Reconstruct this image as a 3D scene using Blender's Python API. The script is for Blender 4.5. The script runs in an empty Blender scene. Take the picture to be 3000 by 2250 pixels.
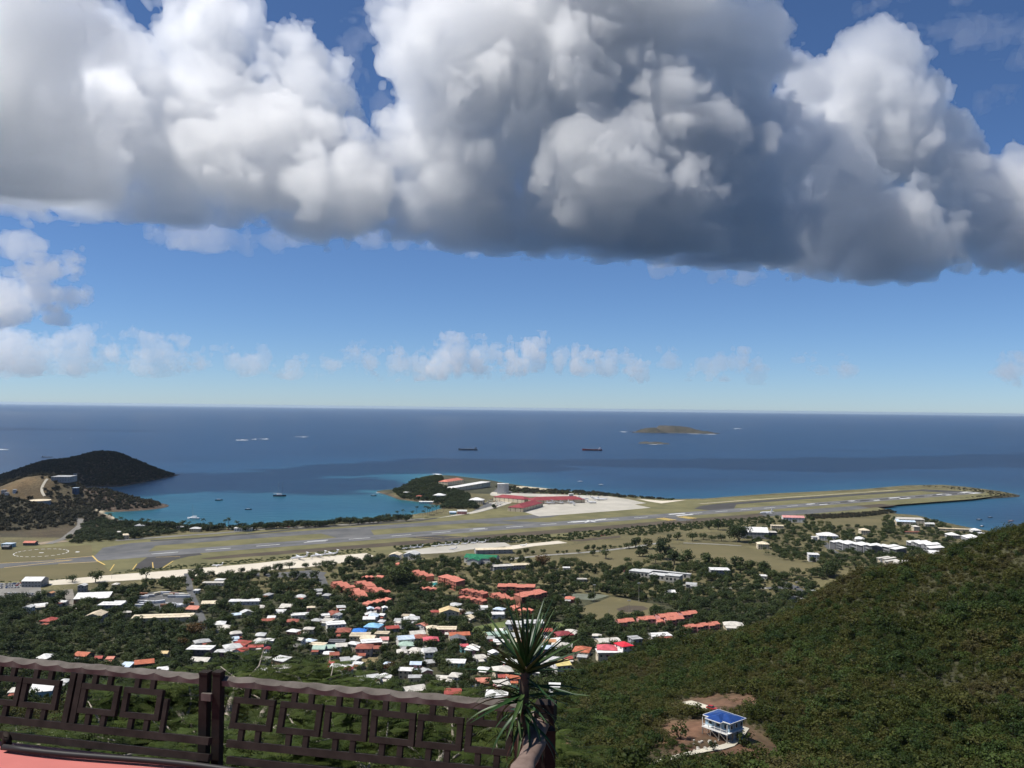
import bpy, bmesh, math, random
import numpy as np
from mathutils import Matrix, Vector
from mathutils.geometry import delaunay_2d_cdt
scene = bpy.context.scene
C = scene.collection
PI = math.pi

# ---------------------------------------------------------------- camera
F = 2598.0                      # focal length in photo pixels (3000 px wide frame, 60 degrees)
CAMZ = 216.0                    # metres above the sea
PITCH = math.atan((1195 - 1125) / F)
ROLL = math.radians(0.665)
fwd = np.array([0, math.cos(PITCH), math.sin(PITCH)])
up0 = np.array([0, -math.sin(PITCH), math.cos(PITCH)])
rt = np.array([1., 0, 0]) * math.cos(ROLL) + up0 * math.sin(ROLL)
up = up0 * math.cos(ROLL) - np.array([1., 0, 0]) * math.sin(ROLL)
CAM = np.array([0, 0, CAMZ])
cd = bpy.data.cameras.new('camera')
cam = bpy.data.objects.new('camera', cd)
C.objects.link(cam)
cd.sensor_width = 36
cd.lens = 36 * F / 3000
cd.clip_start = .1
cd.clip_end = 300000
cam.matrix_world = Matrix([[rt[i], up[i], -fwd[i], CAM[i]] for i in range(3)] + [[0, 0, 0, 1]])
scene.camera = cam

# ---------------------------------------------------------------- sky and sun
w = bpy.data.worlds.new('World')
scene.world = w
w.use_nodes = True
nt = w.node_tree
bg = nt.nodes['Background']
sky = nt.nodes.new('ShaderNodeTexSky')
sky.sky_type = 'NISHITA'
sky.sun_disc = False
EL, AZ = math.radians(58), math.radians(93)      # sun high on the camera's left
SUN = np.array([-math.sin(AZ) * math.cos(EL), math.cos(AZ) * math.cos(EL), math.sin(EL)])
sky.sun_elevation = EL
sky.sun_rotation = math.atan2(SUN[0], SUN[1])
sky.air_density = 0.68
sky.dust_density = 0.15
sky.ozone_density = 10.0
sky.altitude = 200
nt.links.new(sky.outputs[0], bg.inputs[0])
bg.inputs[1].default_value = 0.09
sl = bpy.data.lights.new('sun', 'SUN')
sl.energy = 5.0
sl.color = (1.0, .96, .9)
sl.angle = math.radians(.53)
so = bpy.data.objects.new('sun', sl)
C.objects.link(so)
so.rotation_euler = Vector(SUN).to_track_quat('Z', 'Y').to_euler()
vs = scene.view_settings
vs.view_transform = 'Standard'
vs.look = 'None'
vs.exposure = 0.25
vs.gamma = 1.0
vs.use_curve_mapping = False
cy = scene.cycles
cy.volume_bounces = 12
cy.max_bounces = 13
cy.diffuse_bounces = 3
cy.glossy_bounces = 2
cy.transparent_max_bounces = 8
cy.use_denoising = True
cy.use_adaptive_sampling = True
cy.adaptive_threshold = 0.02
cy.sample_clamp_indirect = 8

# ---------------------------------------------------------------- picking points of the photo
# regions of the photo that were read at 2.947x: name -> origin in photo pixels
REG = dict(a=(0, 1250), b=(750, 1250), c=(1500, 1250), d=(2250, 1250), e=(0, 1687), f=(750, 1687), g=(1500, 1687), h=(2250, 1687))
def P(r, x, y):
    o = REG[r]
    return (o[0] + x / 2.947, o[1] + y / 2.947)
def ray(px, py):
    d = fwd + rt * ((px - 1500) / F) - up * ((py - 1125) / F)
    return d / d[1]
def at(px, py, Y):
    return CAM + ray(px, py) * Y
def flat(px, py, z):
    d = ray(px, py)
    return CAM + d * ((z - CAMZ) / d[2])
def proj(p):
    v = np.asarray(p, float) - CAM
    q = v @ fwd
    return 1500 + F * (v @ rt) / q, 1125 - F * (v @ up) / q

# ---------------------------------------------------------------- terrain
def seg_interp(X, xs, ys):
    return np.interp(X, xs, ys)
LAND = [(-700, 1500), (-300, 1475), (0, 1470), (200, 1470), (330, 1512), (345, 1524), (480, 1533), (560, 1541), (640, 1545), (750, 1543), (870, 1533), (1000, 1525), (1110, 1518), (1180, 1512),
        (1250, 1502), (1292, 1490), (1300, 1481), (1262, 1478), (1235, 1472), (1200, 1467), (1170, 1464), (1150, 1456), (1130, 1449), (1103, 1442), (1106, 1438), (1135, 1438), (1160, 1434),
        (1185, 1424), (1232, 1405), (1236, 1397), (1265, 1392), (1340, 1396), (1440, 1408), (1500, 1419), (1600, 1434), (1700, 1444), (1830, 1454), (1960, 1464), (2050, 1463),
        (2250, 1448), (2500, 1436), (2640, 1424), (2760, 1422), (2850, 1430), (2950, 1443), (2989, 1451), (2986, 1456), (2900, 1461), (2760, 1470), (2660, 1478), (2572, 1484),
        (2592, 1490), (2612, 1500), (2640, 1508), (2702, 1513), (2745, 1526), (2795, 1536), (2840, 1546), (2880, 1553), (2920, 1560), (3000, 1572), (3150, 1600), (3400, 1660), (3700, 1800)]
LANDXY = [tuple(flat(x, y, 0.)[:2]) for x, y in LAND] + [(2600, 700), (2600, -300), (-2600, -300), (-2600, 1500)]
LP = np.array(LANDXY)
def sdf_poly(X, Y, poly):
    """signed distance, positive inside"""
    X = np.asarray(X, float); Y = np.asarray(Y, float)
    d2 = np.full(X.shape, 1e18); ins = np.zeros(X.shape, bool)
    n = len(poly)
    for i in range(n):
        ax, ay = poly[i]; bx, by = poly[(i + 1) % n]
        ex, ey = bx - ax, by - ay
        t = np.clip(((X - ax) * ex + (Y - ay) * ey) / (ex * ex + ey * ey + 1e-9), 0, 1)
        d2 = np.minimum(d2, (X - ax - t * ex) ** 2 + (Y - ay - t * ey) ** 2)
        c = ((ay > Y) != (by > Y)) & (X < (bx - ax) * (Y - ay) / (by - ay + 1e-12) + ax)
        ins ^= c
    return np.sqrt(d2) * np.where(ins, 1, -1)
def lattice2(seed, n=64):
    return np.random.default_rng(seed).uniform(-1, 1, (n, n))
_LAT = [lattice2(900 + i) for i in range(6)]
def noise2(X, Y, period, k=0):
    L = _LAT[k % 6]; n = 64
    x = X / period + 17.3 * k; y = Y / period + 5.1 * k
    i = np.floor(x).astype(int); j = np.floor(y).astype(int)
    fx = x - i; fy = y - j
    fx = fx * fx * (3 - 2 * fx); fy = fy * fy * (3 - 2 * fy)
    g = lambda a, b: L[a % n, b % n]
    return (g(i, j) * (1 - fx) + g(i + 1, j) * fx) * (1 - fy) + (g(i, j + 1) * (1 - fx) + g(i + 1, j + 1) * fx) * fy
# control points (photo x, photo y, depth) of the slopes near the camera
CTRL = [(3000, 1553, 520), (2902, 1573, 525), (2780, 1627, 530), (2658, 1665, 540), (2509, 1688, 548), (2414, 1722, 556), (2360, 1777, 560), (2278, 1831, 568), (2102, 1868, 578), (1871, 1902, 590), (1749, 1915, 600),
        (1668, 1953, 590), (1627, 2034, 545), (3000, 2250, 285), (2600, 2250, 280), (2200, 2250, 272), (1900, 2250, 268), (1650, 2250, 262),
        (2110, 2120, 318), (2110, 2180, 305), (2020, 2180, 296), (2250, 2160, 320), (3000, 1900, 400), (2600, 1900, 425), (2200, 1950, 440), (1850, 2050, 430), (1700, 2120, 390), (2600, 2080, 345), (3000, 2080, 345), (2800, 1720, 480),
        (3400, 1480, 520), (3600, 1700, 430), (3600, 2200, 300)]
_pts = [at(*c) for c in CTRL]
_pts += [np.array(p, float) for p in [(0, 12, 203), (-30, 14, 203), (30, 10, 204), (0, 50, 186), (-40, 50, 186), (60, 50, 188), (0, 150, 141), (-110, 150, 141), (100, 150, 146), (-220, 300, 84), (-100, 300, 82), (0, 300, 88),
         (-320, 430, 44), (-160, 430, 42), (-20, 430, 48), (-420, 560, 29), (-250, 560, 27), (-100, 560, 27), (-30, 560, 29), (-450, 700, 19), (-200, 700, 18), (0, 700, 19), (100, 740, 17), (-500, 850, 10), (-200, 850, 10), (50, 850, 10), (200, 850, 12),
         (-600, 1000, 4.5), (-200, 1000, 4.5), (100, 1000, 5), (300, 1000, 7), (450, 960, 10), (250, 760, 20), (330, 760, 30), (450, 780, 36), (600, 800, 45), (600, 600, 130), (450, 640, 105), (300, 660, 65), (180, 690, 34), (800, 500, 170), (800, 250, 170), (500, 200, 150), (-600, 300, 84), (-700, 500, 34), (-700, 120, 150), (400, 20, 205), (700, 0, 208), (-500, 0, 203), (0, -100, 212), (500, -100, 214), (-500, -100, 210)]]
_CP = np.array(_pts)
def _tps(r2):
    return np.where(r2 > 0, r2 * np.log(r2 + 1e-12), 0)
_XY = _CP[:, :2] / 300.0
_K = _tps(((_XY[:, None] - _XY[None]) ** 2).sum(-1)) + np.eye(len(_XY)) * 2e-3
_Pm = np.c_[np.ones(len(_XY)), _XY]
_sol = np.linalg.solve(np.block([[_K, _Pm], [_Pm.T, np.zeros((3, 3))]]), np.r_[_CP[:, 2], 0, 0, 0])
def near_h(X, Y):
    x = X / 300.0; y = Y / 300.0
    z = _sol[-3] + _sol[-2] * x + _sol[-1] * y
    for i in range(len(_XY)):
        z = z + _sol[i] * _tps((x - _XY[i, 0]) ** 2 + (y - _XY[i, 1]) ** 2)
    return z
def bump(X, Y, cx, cy_, h, sx, sy, rot=0.):
    c, s = math.cos(rot), math.sin(rot)
    u = ((X - cx) * c + (Y - cy_) * s) / sx; v = (-(X - cx) * s + (Y - cy_) * c) / sy
    return h * np.exp(-(u * u + v * v))
_RIDGE = np.array([(-1462, -10), (-1400, 21), (-1345, 45), (-1276, 53), (-1215, 66), (-1180, 76), (-1134, 75), (-1085, 54), (-1045, 30), (-1018, 8), (-1008, 1), (-1000, -6)], float)
def height(X, Y):
    X = np.asarray(X, float); Y = np.asarray(Y, float)
    sd = sdf_poly(X, Y, LANDXY)
    z = np.clip(sd * .22 + .0, -6, 4.0)
    n = noise2(X, Y, 60, 0) * 1.0 + noise2(X, Y, 23, 1) * .5
    # slopes under and beside the camera
    m = np.clip((1010 - Y) / 90, 0, 1); m = m * m * (3 - 2 * m)
    nh = near_h(X, Y)
    z = np.where(Y < 1010, z * (1 - m) + np.clip(nh, 4, 219) * m, z)
    # campus rise
    inl = np.clip(sd / 40, 0, 1)
    z = z + inl * (bump(X, Y, 480, 1180, 13, 170, 110) + bump(X, Y, 610, 1270, 9, 120, 90))
    # wooded knoll at the tip of the airport peninsula
    z = z + np.clip((sd + 4) / 30, 0, 1) * (bump(X, Y, -195, 2330, 24, 70, 130) + bump(X, Y, -185, 2170, 11, 60, 60) + bump(X, Y, -130, 2060, 5, 60, 60))
    # grassy and wooded hills on the west side of the bay
    hl = np.maximum.reduce([bump(X, Y, -975, 1850, 62, 120, 100), bump(X, Y, -1130, 1800, 30, 170, 130), bump(X, Y, -885, 1860, 38, 110, 75), bump(X, Y, -812, 1845, 22, 60, 50), bump(X, Y, -940, 1590, 42, 130, 100), bump(X, Y, -1100, 1520, 34, 150, 90), bump(X, Y, -890, 1530, 20, 60, 70)])
    hl = np.where(hl > 3, (hl - 3) * 1.06, 0) * (1 + .05 * n)
    z = np.maximum(z, np.where(hl > 0, np.where(z > 0, z + hl, hl - 1.0), z))
    # the dark headland beyond
    zr = np.interp(X, _RIDGE[:, 0], _RIDGE[:, 1], left=-10, right=-10)
    v = (Y - 2560 - 40 * np.sin(X / 140.)) / np.where(Y < 2560, 230, 200)
    hd = zr * (1 - np.clip(np.abs(v), 0, 1.6) ** 1.7) + n * .8 * np.clip(zr / 20, 0, 1)
    z = np.maximum(z, np.where(zr > -6, np.clip(np.where(zr > 0, hd, zr), -6, 200), -6))
    return z
height_exact = height
_GS = 5.0; _GX = np.arange(-1900, 2300, _GS); _GY = np.arange(-120, 2950, _GS)
_HG = height_exact(*np.meshgrid(_GX, _GY, indexing='ij'))
def height(X, Y):
    """bilinear look-up in the height grid"""
    X = np.asarray(X, float); Y = np.asarray(Y, float)
    a = np.clip((X - _GX[0]) / _GS, 0, len(_GX) - 1.001); b = np.clip((Y - _GY[0]) / _GS, 0, len(_GY) - 1.001)
    i = a.astype(int); j = b.astype(int); u = a - i; v = b - j
    return (_HG[i, j] * (1 - u) + _HG[i + 1, j] * u) * (1 - v) + (_HG[i, j + 1] * (1 - u) + _HG[i + 1, j + 1] * u) * v
def H(x, y):
    return float(height(np.array([x]), np.array([y]))[0])
def ground(px, py, lift=0., ymin=200):
    """the point of the ground (raised by lift) that the photo shows at this pixel"""
    d = ray(px, py)
    Y = np.concatenate([np.arange(ymin, 800, 3.), np.arange(max(800, ymin), 3200, 6.)])
    pts = CAM[None] + d[None] * Y[:, None]
    hh = np.maximum(height(pts[:, 0], pts[:, 1]), 0) + lift
    b = np.nonzero(pts[:, 2] <= hh)[0]
    if len(b) == 0:
        return pts[-1]
    i = max(b[0], 1)
    a0 = pts[i - 1, 2] - hh[i - 1]; a1 = pts[i, 2] - hh[i]
    t = a0 / (a0 - a1)
    p = pts[i - 1] + (pts[i] - pts[i - 1]) * t
    p[2] -= lift
    return p

# ---------------------------------------------------------------- materials
MATS = {}
def lin(c):
    """sRGB 0-255 -> linear"""
    return tuple(((v / 255) / 12.92 if v / 255 <= .04045 else ((v / 255 + .055) / 1.055) ** 2.4) for v in c)
def mat(name, col, rough=.8, var=.25, scale=.3, col2=None, spec=.3, bump_s=0., metal=0., detail=5., coords='Object', rand=0.):
    if name in MATS:
        return MATS[name]
    m = bpy.data.materials.new(name); MATS[name] = m
    m.use_nodes = True
    n = m.node_tree; b = n.nodes['Principled BSDF']
    b.inputs['Roughness'].default_value = rough
    b.inputs['Metallic'].default_value = metal
    b.inputs['Specular IOR Level'].default_value = spec
    tc = n.nodes.new('ShaderNodeTexCoord')
    nz = n.nodes.new('ShaderNodeTexNoise'); nz.inputs['Scale'].default_value = scale; nz.inputs['Detail'].default_value = detail; nz.inputs['Roughness'].default_value = .62
    n.links.new(tc.outputs[coords], nz.inputs['Vector'])
    mx = n.nodes.new('ShaderNodeMix'); mx.data_type = 'RGBA'
    c2 = col2 if col2 else tuple(max(0, v * (1 - var)) for v in col)
    c1 = col if col2 else tuple(min(1, v * (1 + var)) for v in col)
    mx.inputs[6].default_value = (*c1, 1); mx.inputs[7].default_value = (*c2, 1)
    mr = n.nodes.new('ShaderNodeMapRange'); mr.inputs[1].default_value = .32; mr.inputs[2].default_value = .68
    n.links.new(nz.outputs['Fac'], mr.inputs[0]); n.links.new(mr.outputs[0], mx.inputs[0])
    out = mx.outputs[2]
    if rand:
        oi = n.nodes.new('ShaderNodeObjectInfo')
        hs = n.nodes.new('ShaderNodeHueSaturation')
        m1 = n.nodes.new('ShaderNodeMapRange'); m1.inputs[3].default_value = 1 - rand; m1.inputs[4].default_value = 1 + rand
        n.links.new(oi.outputs['Random'], m1.inputs[0]); n.links.new(m1.outputs[0], hs.inputs['Value']); n.links.new(out, hs.inputs['Color'])
        out = hs.outputs[0]
    n.links.new(out, b.inputs['Base Color'])
    if bump_s:
        bp = n.nodes.new('ShaderNodeBump'); bp.inputs['Strength'].default_value = bump_s
        n.links.new(nz.outputs['Fac'], bp.inputs['Height']); n.links.new(bp.outputs[0], b.inputs['Normal'])
    return m

# ---------------------------------------------------------------- object helpers
def obj(name, me, m=None, parent=None, label=None, cat=None, group=None, kind=None, loc=None, rz=None):
    if m is not None and len(me.materials) == 0:
        for k in (m if isinstance(m, (list, tuple)) else [m]):
            me.materials.append(k)
    o = bpy.data.objects.new(name, me)
    C.objects.link(o)
    if parent is not None: o.parent = parent
    tag(o, label, cat, group, kind)
    if loc is not None: o.location = loc
    if rz is not None: o.rotation_euler = (0, 0, rz)
    return o
def tag(o, label=None, cat=None, group=None, kind=None):
    if label: o['label'] = label
    if cat: o['category'] = cat
    if group: o['group'] = group
    if kind: o['kind'] = kind
    return o
LAST = ['']
def thing(name, label, cat, loc, rz=0., group=None):
    o = bpy.data.objects.new(name, None)
    o.empty_display_size = .5
    C.objects.link(o)
    o.location = loc; o.rotation_euler = (0, 0, rz); LAST[0] = label
    return tag(o, label, cat, group)
def copy_tree(o, parent=None):
    c = o.copy(); C.objects.link(c); c.parent = parent
    for ch in list(o.children):
        copy_tree(ch, c)
    return c
class MB:
    """collects boxes, bars and tubes and makes one mesh of them"""
    def __init__(s): s.v = []; s.f = []; s.mi = []
    def add(s, v, f, mi=0):
        o = len(s.v); s.v += [tuple(p) for p in v]; s.f += [tuple(i + o for i in q) for q in f]; s.mi += [mi] * len(f); return s
    def box(s, c, d, rz=0., mi=0, rx=0., ry=0.):
        R = Matrix.Rotation(rz, 3, 'Z') @ Matrix.Rotation(ry, 3, 'Y') @ Matrix.Rotation(rx, 3, 'X')
        v = [Vector(c) + R @ Vector((sx * d[0] / 2, sy * d[1] / 2, sz * d[2] / 2)) for sz in (-1, 1) for sy in (-1, 1) for sx in (-1, 1)]
        return s.add(v, [(0, 2, 3, 1), (4, 5, 7, 6), (0, 1, 5, 4), (2, 6, 7, 3), (0, 4, 6, 2), (1, 3, 7, 5)], mi)
    def prism(s, poly, z0, z1, mi=0):
        n = len(poly)
        a = sum(poly[i][0] * poly[(i + 1) % n][1] - poly[(i + 1) % n][0] * poly[i][1] for i in range(n))
        if a < 0: poly = poly[::-1]
        v = [(x, y, z0) for x, y in poly] + [(x, y, z1) for x, y in poly]
        return s.add(v, [tuple(range(n))[::-1], tuple(range(n, 2 * n))] + [(i, (i + 1) % n, (i + 1) % n + n, i + n) for i in range(n)], mi)
    def tube(s, pts, rad, n=6, mi=0, cap=True):
        pts = [Vector(p) for p in pts]
        rad = rad if isinstance(rad, (list, tuple)) else [rad] * len(pts)
        o = len(s.v); ref = None
        for i, p in enumerate(pts):
            t = (pts[min(i + 1, len(pts) - 1)] - pts[max(i - 1, 0)]).normalized()
            if ref is None:
                ref = t.orthogonal().normalized()
            ref = (ref - t * ref.dot(t)).normalized(); b = t.cross(ref)
            for k in range(n):
                a = 2 * PI * k / n
                s.v.append(tuple(p + (ref * math.cos(a) + b * math.sin(a)) * rad[i]))
        for i in range(len(pts) - 1):
            for k in range(n):
                s.f.append((o + i * n + k, o + i * n + (k + 1) % n, o + (i + 1) * n + (k + 1) % n, o + (i + 1) * n + k)); s.mi.append(mi)
        if cap:
            s.f.append(tuple(o + k for k in range(n))[::-1]); s.mi.append(mi)
            s.f.append(tuple(o + (len(pts) - 1) * n + k for k in range(n))); s.mi.append(mi)
        return s
    def mesh(s, name, smooth=False):
        me = bpy.data.meshes.new(name); me.from_pydata(s.v, [], s.f)
        if any(s.mi): me.polygons.foreach_set('material_index', s.mi)
        if smooth: me.polygons.foreach_set('use_smooth', [True] * len(s.f))
        me.update(); return me
def np_mesh(name, v, q, smooth=False):
    v = np.asarray(v, np.float32); q = np.asarray(q, np.int32); k = q.shape[1]
    me = bpy.data.meshes.new(name)
    me.vertices.add(len(v)); me.vertices.foreach_set('co', v.ravel())
    me.loops.add(q.size); me.loops.foreach_set('vertex_index', q.ravel())
    me.polygons.add(len(q)); me.polygons.foreach_set('loop_start', np.arange(0, q.size, k, dtype=np.int32)); me.polygons.foreach_set('loop_total', np.full(len(q), k, np.int32))
    if smooth: me.polygons.foreach_set('use_smooth', np.ones(len(q), bool))
    me.update(calc_edges=True); return me

# ================================================================ SETTING
def attr_mat(name, rough=.9, scale=.02, var=.35, spec=.2, scale2=.25):
    """colour from the vertex attribute 'tint', broken up by two noises"""
    m = bpy.data.materials.new(name); MATS[name] = m; m.use_nodes = True
    n = m.node_tree; b = n.nodes['Principled BSDF']; b.inputs['Roughness'].default_value = rough; b.inputs['Specular IOR Level'].default_value = spec
    a = n.nodes.new('ShaderNodeAttribute'); a.attribute_name = 'tint'
    tc = n.nodes.new('ShaderNodeTexCoord')
    prev = a.outputs['Color']
    for sc, vr in ((scale, var), (scale2, var)):
        nz = n.nodes.new('ShaderNodeTexNoise'); nz.inputs['Scale'].default_value = sc; nz.inputs['Detail'].default_value = 6
        n.links.new(tc.outputs['Object'], nz.inputs['Vector'])
        mr = n.nodes.new('ShaderNodeMapRange'); mr.inputs[1].default_value = .3; mr.inputs[2].default_value = .7; mr.inputs[3].default_value = 1 - vr; mr.inputs[4].default_value = 1 + vr
        n.links.new(nz.outputs['Fac'], mr.inputs[0])
        hs = n.nodes.new('ShaderNodeHueSaturation'); n.links.new(mr.outputs[0], hs.inputs['Value']); n.links.new(prev, hs.inputs['Color']); prev = hs.outputs[0]
    n.links.new(prev, b.inputs['Base Color'])
    return m
def set_tint(me, col):
    at_ = me.attributes.new('tint', 'FLOAT_COLOR', 'POINT')
    at_.data.foreach_set('color', np.c_[col, np.ones(len(col))].astype(np.float32).ravel())
def grid_mesh(name, xs, ys, zf):
    X, Y = np.meshgrid(xs, ys, indexing='ij')
    Z = zf(X, Y)
    v = np.stack([X, Y, Z], -1).reshape(-1, 3)
    nx, ny = X.shape
    i = np.arange(nx * ny).reshape(nx, ny)
    q = np.stack([i[:-1, :-1], i[1:, :-1], i[1:, 1:], i[:-1, 1:]], -1).reshape(-1, 4)
    return v, q
# ---- land
xs = np.arange(-1750, 2101, 9.); ys = np.concatenate([np.arange(-60, 700, 7.), np.arange(700, 2870, 9.)])
v, q = grid_mesh('land', xs, ys, lambda X, Y: height(X, Y))
keep = (v[:, 2].reshape(-1) > -5.5)
q = q[keep[q].any(1)]
used = np.unique(q); remap = -np.ones(len(v), int); remap[used] = np.arange(len(used)); v = v[used]; q = remap[q]
X, Y, Z = v.T
sd = sdf_poly(X, Y, LANDXY)
col = np.tile(np.array([.052, .052, .027]), (len(v), 1))
nz1 = noise2(X, Y, 70, 2); nz2 = noise2(X, Y, 26, 3)
def blend(mask, c):
    global col
    mk = np.clip(mask, 0, 1)[:, None]; col = col * (1 - mk) + np.array(c) * mk
blend((Y > 1010) * .9, (.12, .105, .05))                                             # airfield grass
blend((Y > 2180) & (X < 60), (.05, .05, .028))                                       # peninsula
west = (X < -600) & (Y > 1395)
blend(west, (.058, .05, .03)); blend(west * np.clip(nz1 * 1.6, 0, 1) * .5, (.085, .06, .032))
g = np.exp(-(((X + 1000) / 75) ** 2 + ((Y - 1790) / 55) ** 2)); blend(g * 1.4 * (.7 + .4 * nz2), (.12, .082, .04))     # dry grass knoll
blend(np.clip((2350 - 0 * X) < Y, 0, 1) * (X < -900), (.03, .026, .016))
hillr = (Y < 700) & (X > 0)
blend(hillr * .8, (.046, .045, .022))
shore = np.clip(1 - np.abs(sd - 3) / 9, 0, 1)
bay = (Y > 1480) & (Y < 1780) & (X > -830) & (X < -120)
blend(shore * bay, (.55, .47, .34))                                                  # beach sand
blend(np.clip(1 - (sd - 0) / 22, 0, 1) * (Y > 1850) * (X > 250), (.035, .03, .026))         # rock armour of the runway tip
blend(np.clip(1 - (sd - 2) / 9, 0, 1) * (Y > 1700) * (X < 250) * (~bay), (.075, .055, .04))     # reddish shore rocks
# bare red earth round the house on stilts and along its drive
hb = ground(2110, 2165); bare = np.exp(-((((X - hb[0] + 2) / 21) ** 2 + ((Y - hb[1] + 2) / 27) ** 2) ** 1.5))
bare = bare * (.75 + .6 * noise2(X, Y, 8, 1) + .3 * noise2(X, Y, 17, 2)); blend(bare * 1.6, (.155, .083, .05))
hb2 = ground(2080, 2060); blend(np.exp(-(((X - hb2[0] - 6) / 18) ** 2 + ((Y - hb2[1] - 2) / 17) ** 2) ** 1.5) * 1.4 * (.75 + .6 * noise2(X, Y, 8, 3) + .3 * noise2(X, Y, 17, 4)), (.15, .085, .052))
me = np_mesh('land', v, q, True); set_tint(me, col)
obj('land', me, attr_mat('land'), kind='structure')

# ---- sea
def geo(a, b, n):
    return a * (b / a) ** (np.arange(1, n + 1) / n)
mid = np.arange(-1700, 2601, 28.)
xs = np.concatenate([-1700 - geo(60, 83000, 26)[::-1], mid, 2600 + geo(60, 82000, 26)])
ys = np.concatenate([[-400, 300, 900], np.arange(1250, 3500, 24.), 3500 + geo(40, 82000, 34)])
v, q = grid_mesh('sea', xs, ys, lambda X, Y: 0 * X)
X, Y, Z = v.T
sd = -sdf_poly(X, Y, LANDXY)                       # distance from the land
deep = np.array([.005, .022, .052]); mid_c = np.array([.008, .044, .088]); shal = np.array([.014, .088, .115]); tur = np.array([.026, .14, .15])
inbay = 1 / (1 + np.exp((X + 60) / 130.))                     # the bay is shallower than the open south side
dd = sd / (1 + 2.2 * inbay) + noise2(X, Y, 160, 1) * 22 + noise2(X, Y, 60, 4) * 9
t = np.clip(1 - dd / 230, 0, 1) ** 1.3
col = deep + (mid_c - deep) * np.clip(1 - dd / 420, 0, 1)[:, None]
col = col + (shal - col) * (t * (.35 + .65 * inbay))[:, None]
t2 = np.clip(1 - sd / 42, 0, 1) ** 1.5 * (.15 + .85 * inbay)
col = col + (tur - col) * t2[:, None]
col = col * (1 - .22 * np.clip(noise2(X, Y * 2.2, 330, 5), 0, 1))[:, None]         # darker reef patches
me = np_mesh('sea', v, q); set_tint(me, col)
m = bpy.data.materials.new('sea_water'); m.use_nodes = True
n = m.node_tree; b = n.nodes['Principled BSDF']
b.inputs['Roughness'].default_value = .3; b.inputs['Specular IOR Level'].default_value = .17
a = n.nodes.new('ShaderNodeAttribute'); a.attribute_name = 'tint'
tc = n.nodes.new('ShaderNodeTexCoord'); mp = n.nodes.new('ShaderNodeMapping'); mp.inputs['Scale'].default_value = (.5, 1.2, 1)
n.links.new(tc.outputs['Object'], mp.inputs[0])
nz = n.nodes.new('ShaderNodeTexNoise'); nz.inputs['Scale'].default_value = .055; nz.inputs['Detail'].default_value = 7; n.links.new(mp.outputs[0], nz.inputs[0])
bp = n.nodes.new('ShaderNodeBump'); bp.inputs['Strength'].default_value = .6; bp.inputs['Distance'].default_value = 2.2
n.links.new(nz.outputs['Fac'], bp.inputs['Height']); n.links.new(bp.outputs[0], b.inputs['Normal'])
nl = n.nodes.new('ShaderNodeTexNoise'); nl.inputs['Scale'].default_value = .0022; nl.inputs['Detail'].default_value = 5; n.links.new(mp.outputs[0], nl.inputs[0])
mr = n.nodes.new('ShaderNodeMapRange'); mr.inputs[1].default_value = .3; mr.inputs[2].default_value = .7; mr.inputs[3].default_value = .8; mr.inputs[4].default_value = 1.22
n.links.new(nl.outputs['Fac'], mr.inputs[0])
hs = n.nodes.new('ShaderNodeHueSaturation'); n.links.new(mr.outputs[0], hs.inputs['Value']); n.links.new(a.outputs['Color'], hs.inputs['Color']); n.links.new(hs.outputs[0], b.inputs['Base Color'])
obj('sea', me, m, kind='structure')

NOTREE = []
ROADS = []
# ---- flat sheets of the airfield, each a few centimetres above the one below
def sheet(name, pts, z, m, kind='structure', parent=None, label=None, cat=None):
    """pts in photo pixels, laid on the level ground at height z"""
    pp = [tuple(flat(x, y, z)[:2]) for x, y in pts]
    if name != 'airfield_grass': NOTREE.append(pp)
    bm = bmesh.new()
    f = bm.faces.new([bm.verts.new((x, y, z)) for x, y in pp]); bm.normal_update()
    if f.normal.z < 0: f.normal_flip()
    bmesh.ops.triangulate(bm, faces=bm.faces[:])
    me = bpy.data.meshes.new(name); bm.to_mesh(me); bm.free()
    return obj(name, me, m, kind=kind, parent=parent, label=label, cat=cat)
def draped(name, pts, m, lift=.18, cell=6., kind='structure', px=True):
    """a sheet that follows the slope of the ground"""
    poly = [tuple(ground(x, y, 0., 640 if y < 1810 and x > 2300 else 200)[:2]) for x, y in pts] if px else list(pts)
    NOTREE.append(poly)
    ptsd = []
    n = len(poly)
    for i in range(n):
        a = np.array(poly[i]); b_ = np.array(poly[(i + 1) % n]); k = max(1, int(np.linalg.norm(b_ - a) / cell))
        ptsd += [tuple(a + (b_ - a) * j / k) for j in range(k)]
    ne = len(ptsd)
    A = np.array(poly); lo = A.min(0); hi = A.max(0)
    gx, gy = np.meshgrid(np.arange(lo[0], hi[0], cell), np.arange(lo[1], hi[1], cell))
    s_ = sdf_poly(gx, gy, poly); ok = s_ > cell * .5
    inner = list(zip(gx[ok], gy[ok]))
    allp = [Vector(p) for p in ptsd + inner]
    vv, ee, ff, _, _, _ = delaunay_2d_cdt(allp, [(i, (i + 1) % ne) for i in range(ne)], [list(range(ne))], 1, 1e-4)
    V = np.array([(p.x, p.y) for p in vv]); zz = np.maximum(height(V[:, 0], V[:, 1]), 1.) + lift
    me = bpy.data.meshes.new(name); me.from_pydata([(x, y, z) for (x, y), z in zip(V, zz)], [], [tuple(f) for f in ff])
    bm = bmesh.new(); bm.from_mesh(me); bm.normal_update()
    for f in bm.faces:
        if f.normal.z < 0: f.normal_flip()
    bm.to_mesh(me); bm.free()
    return obj(name, me, m, kind=kind)
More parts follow.
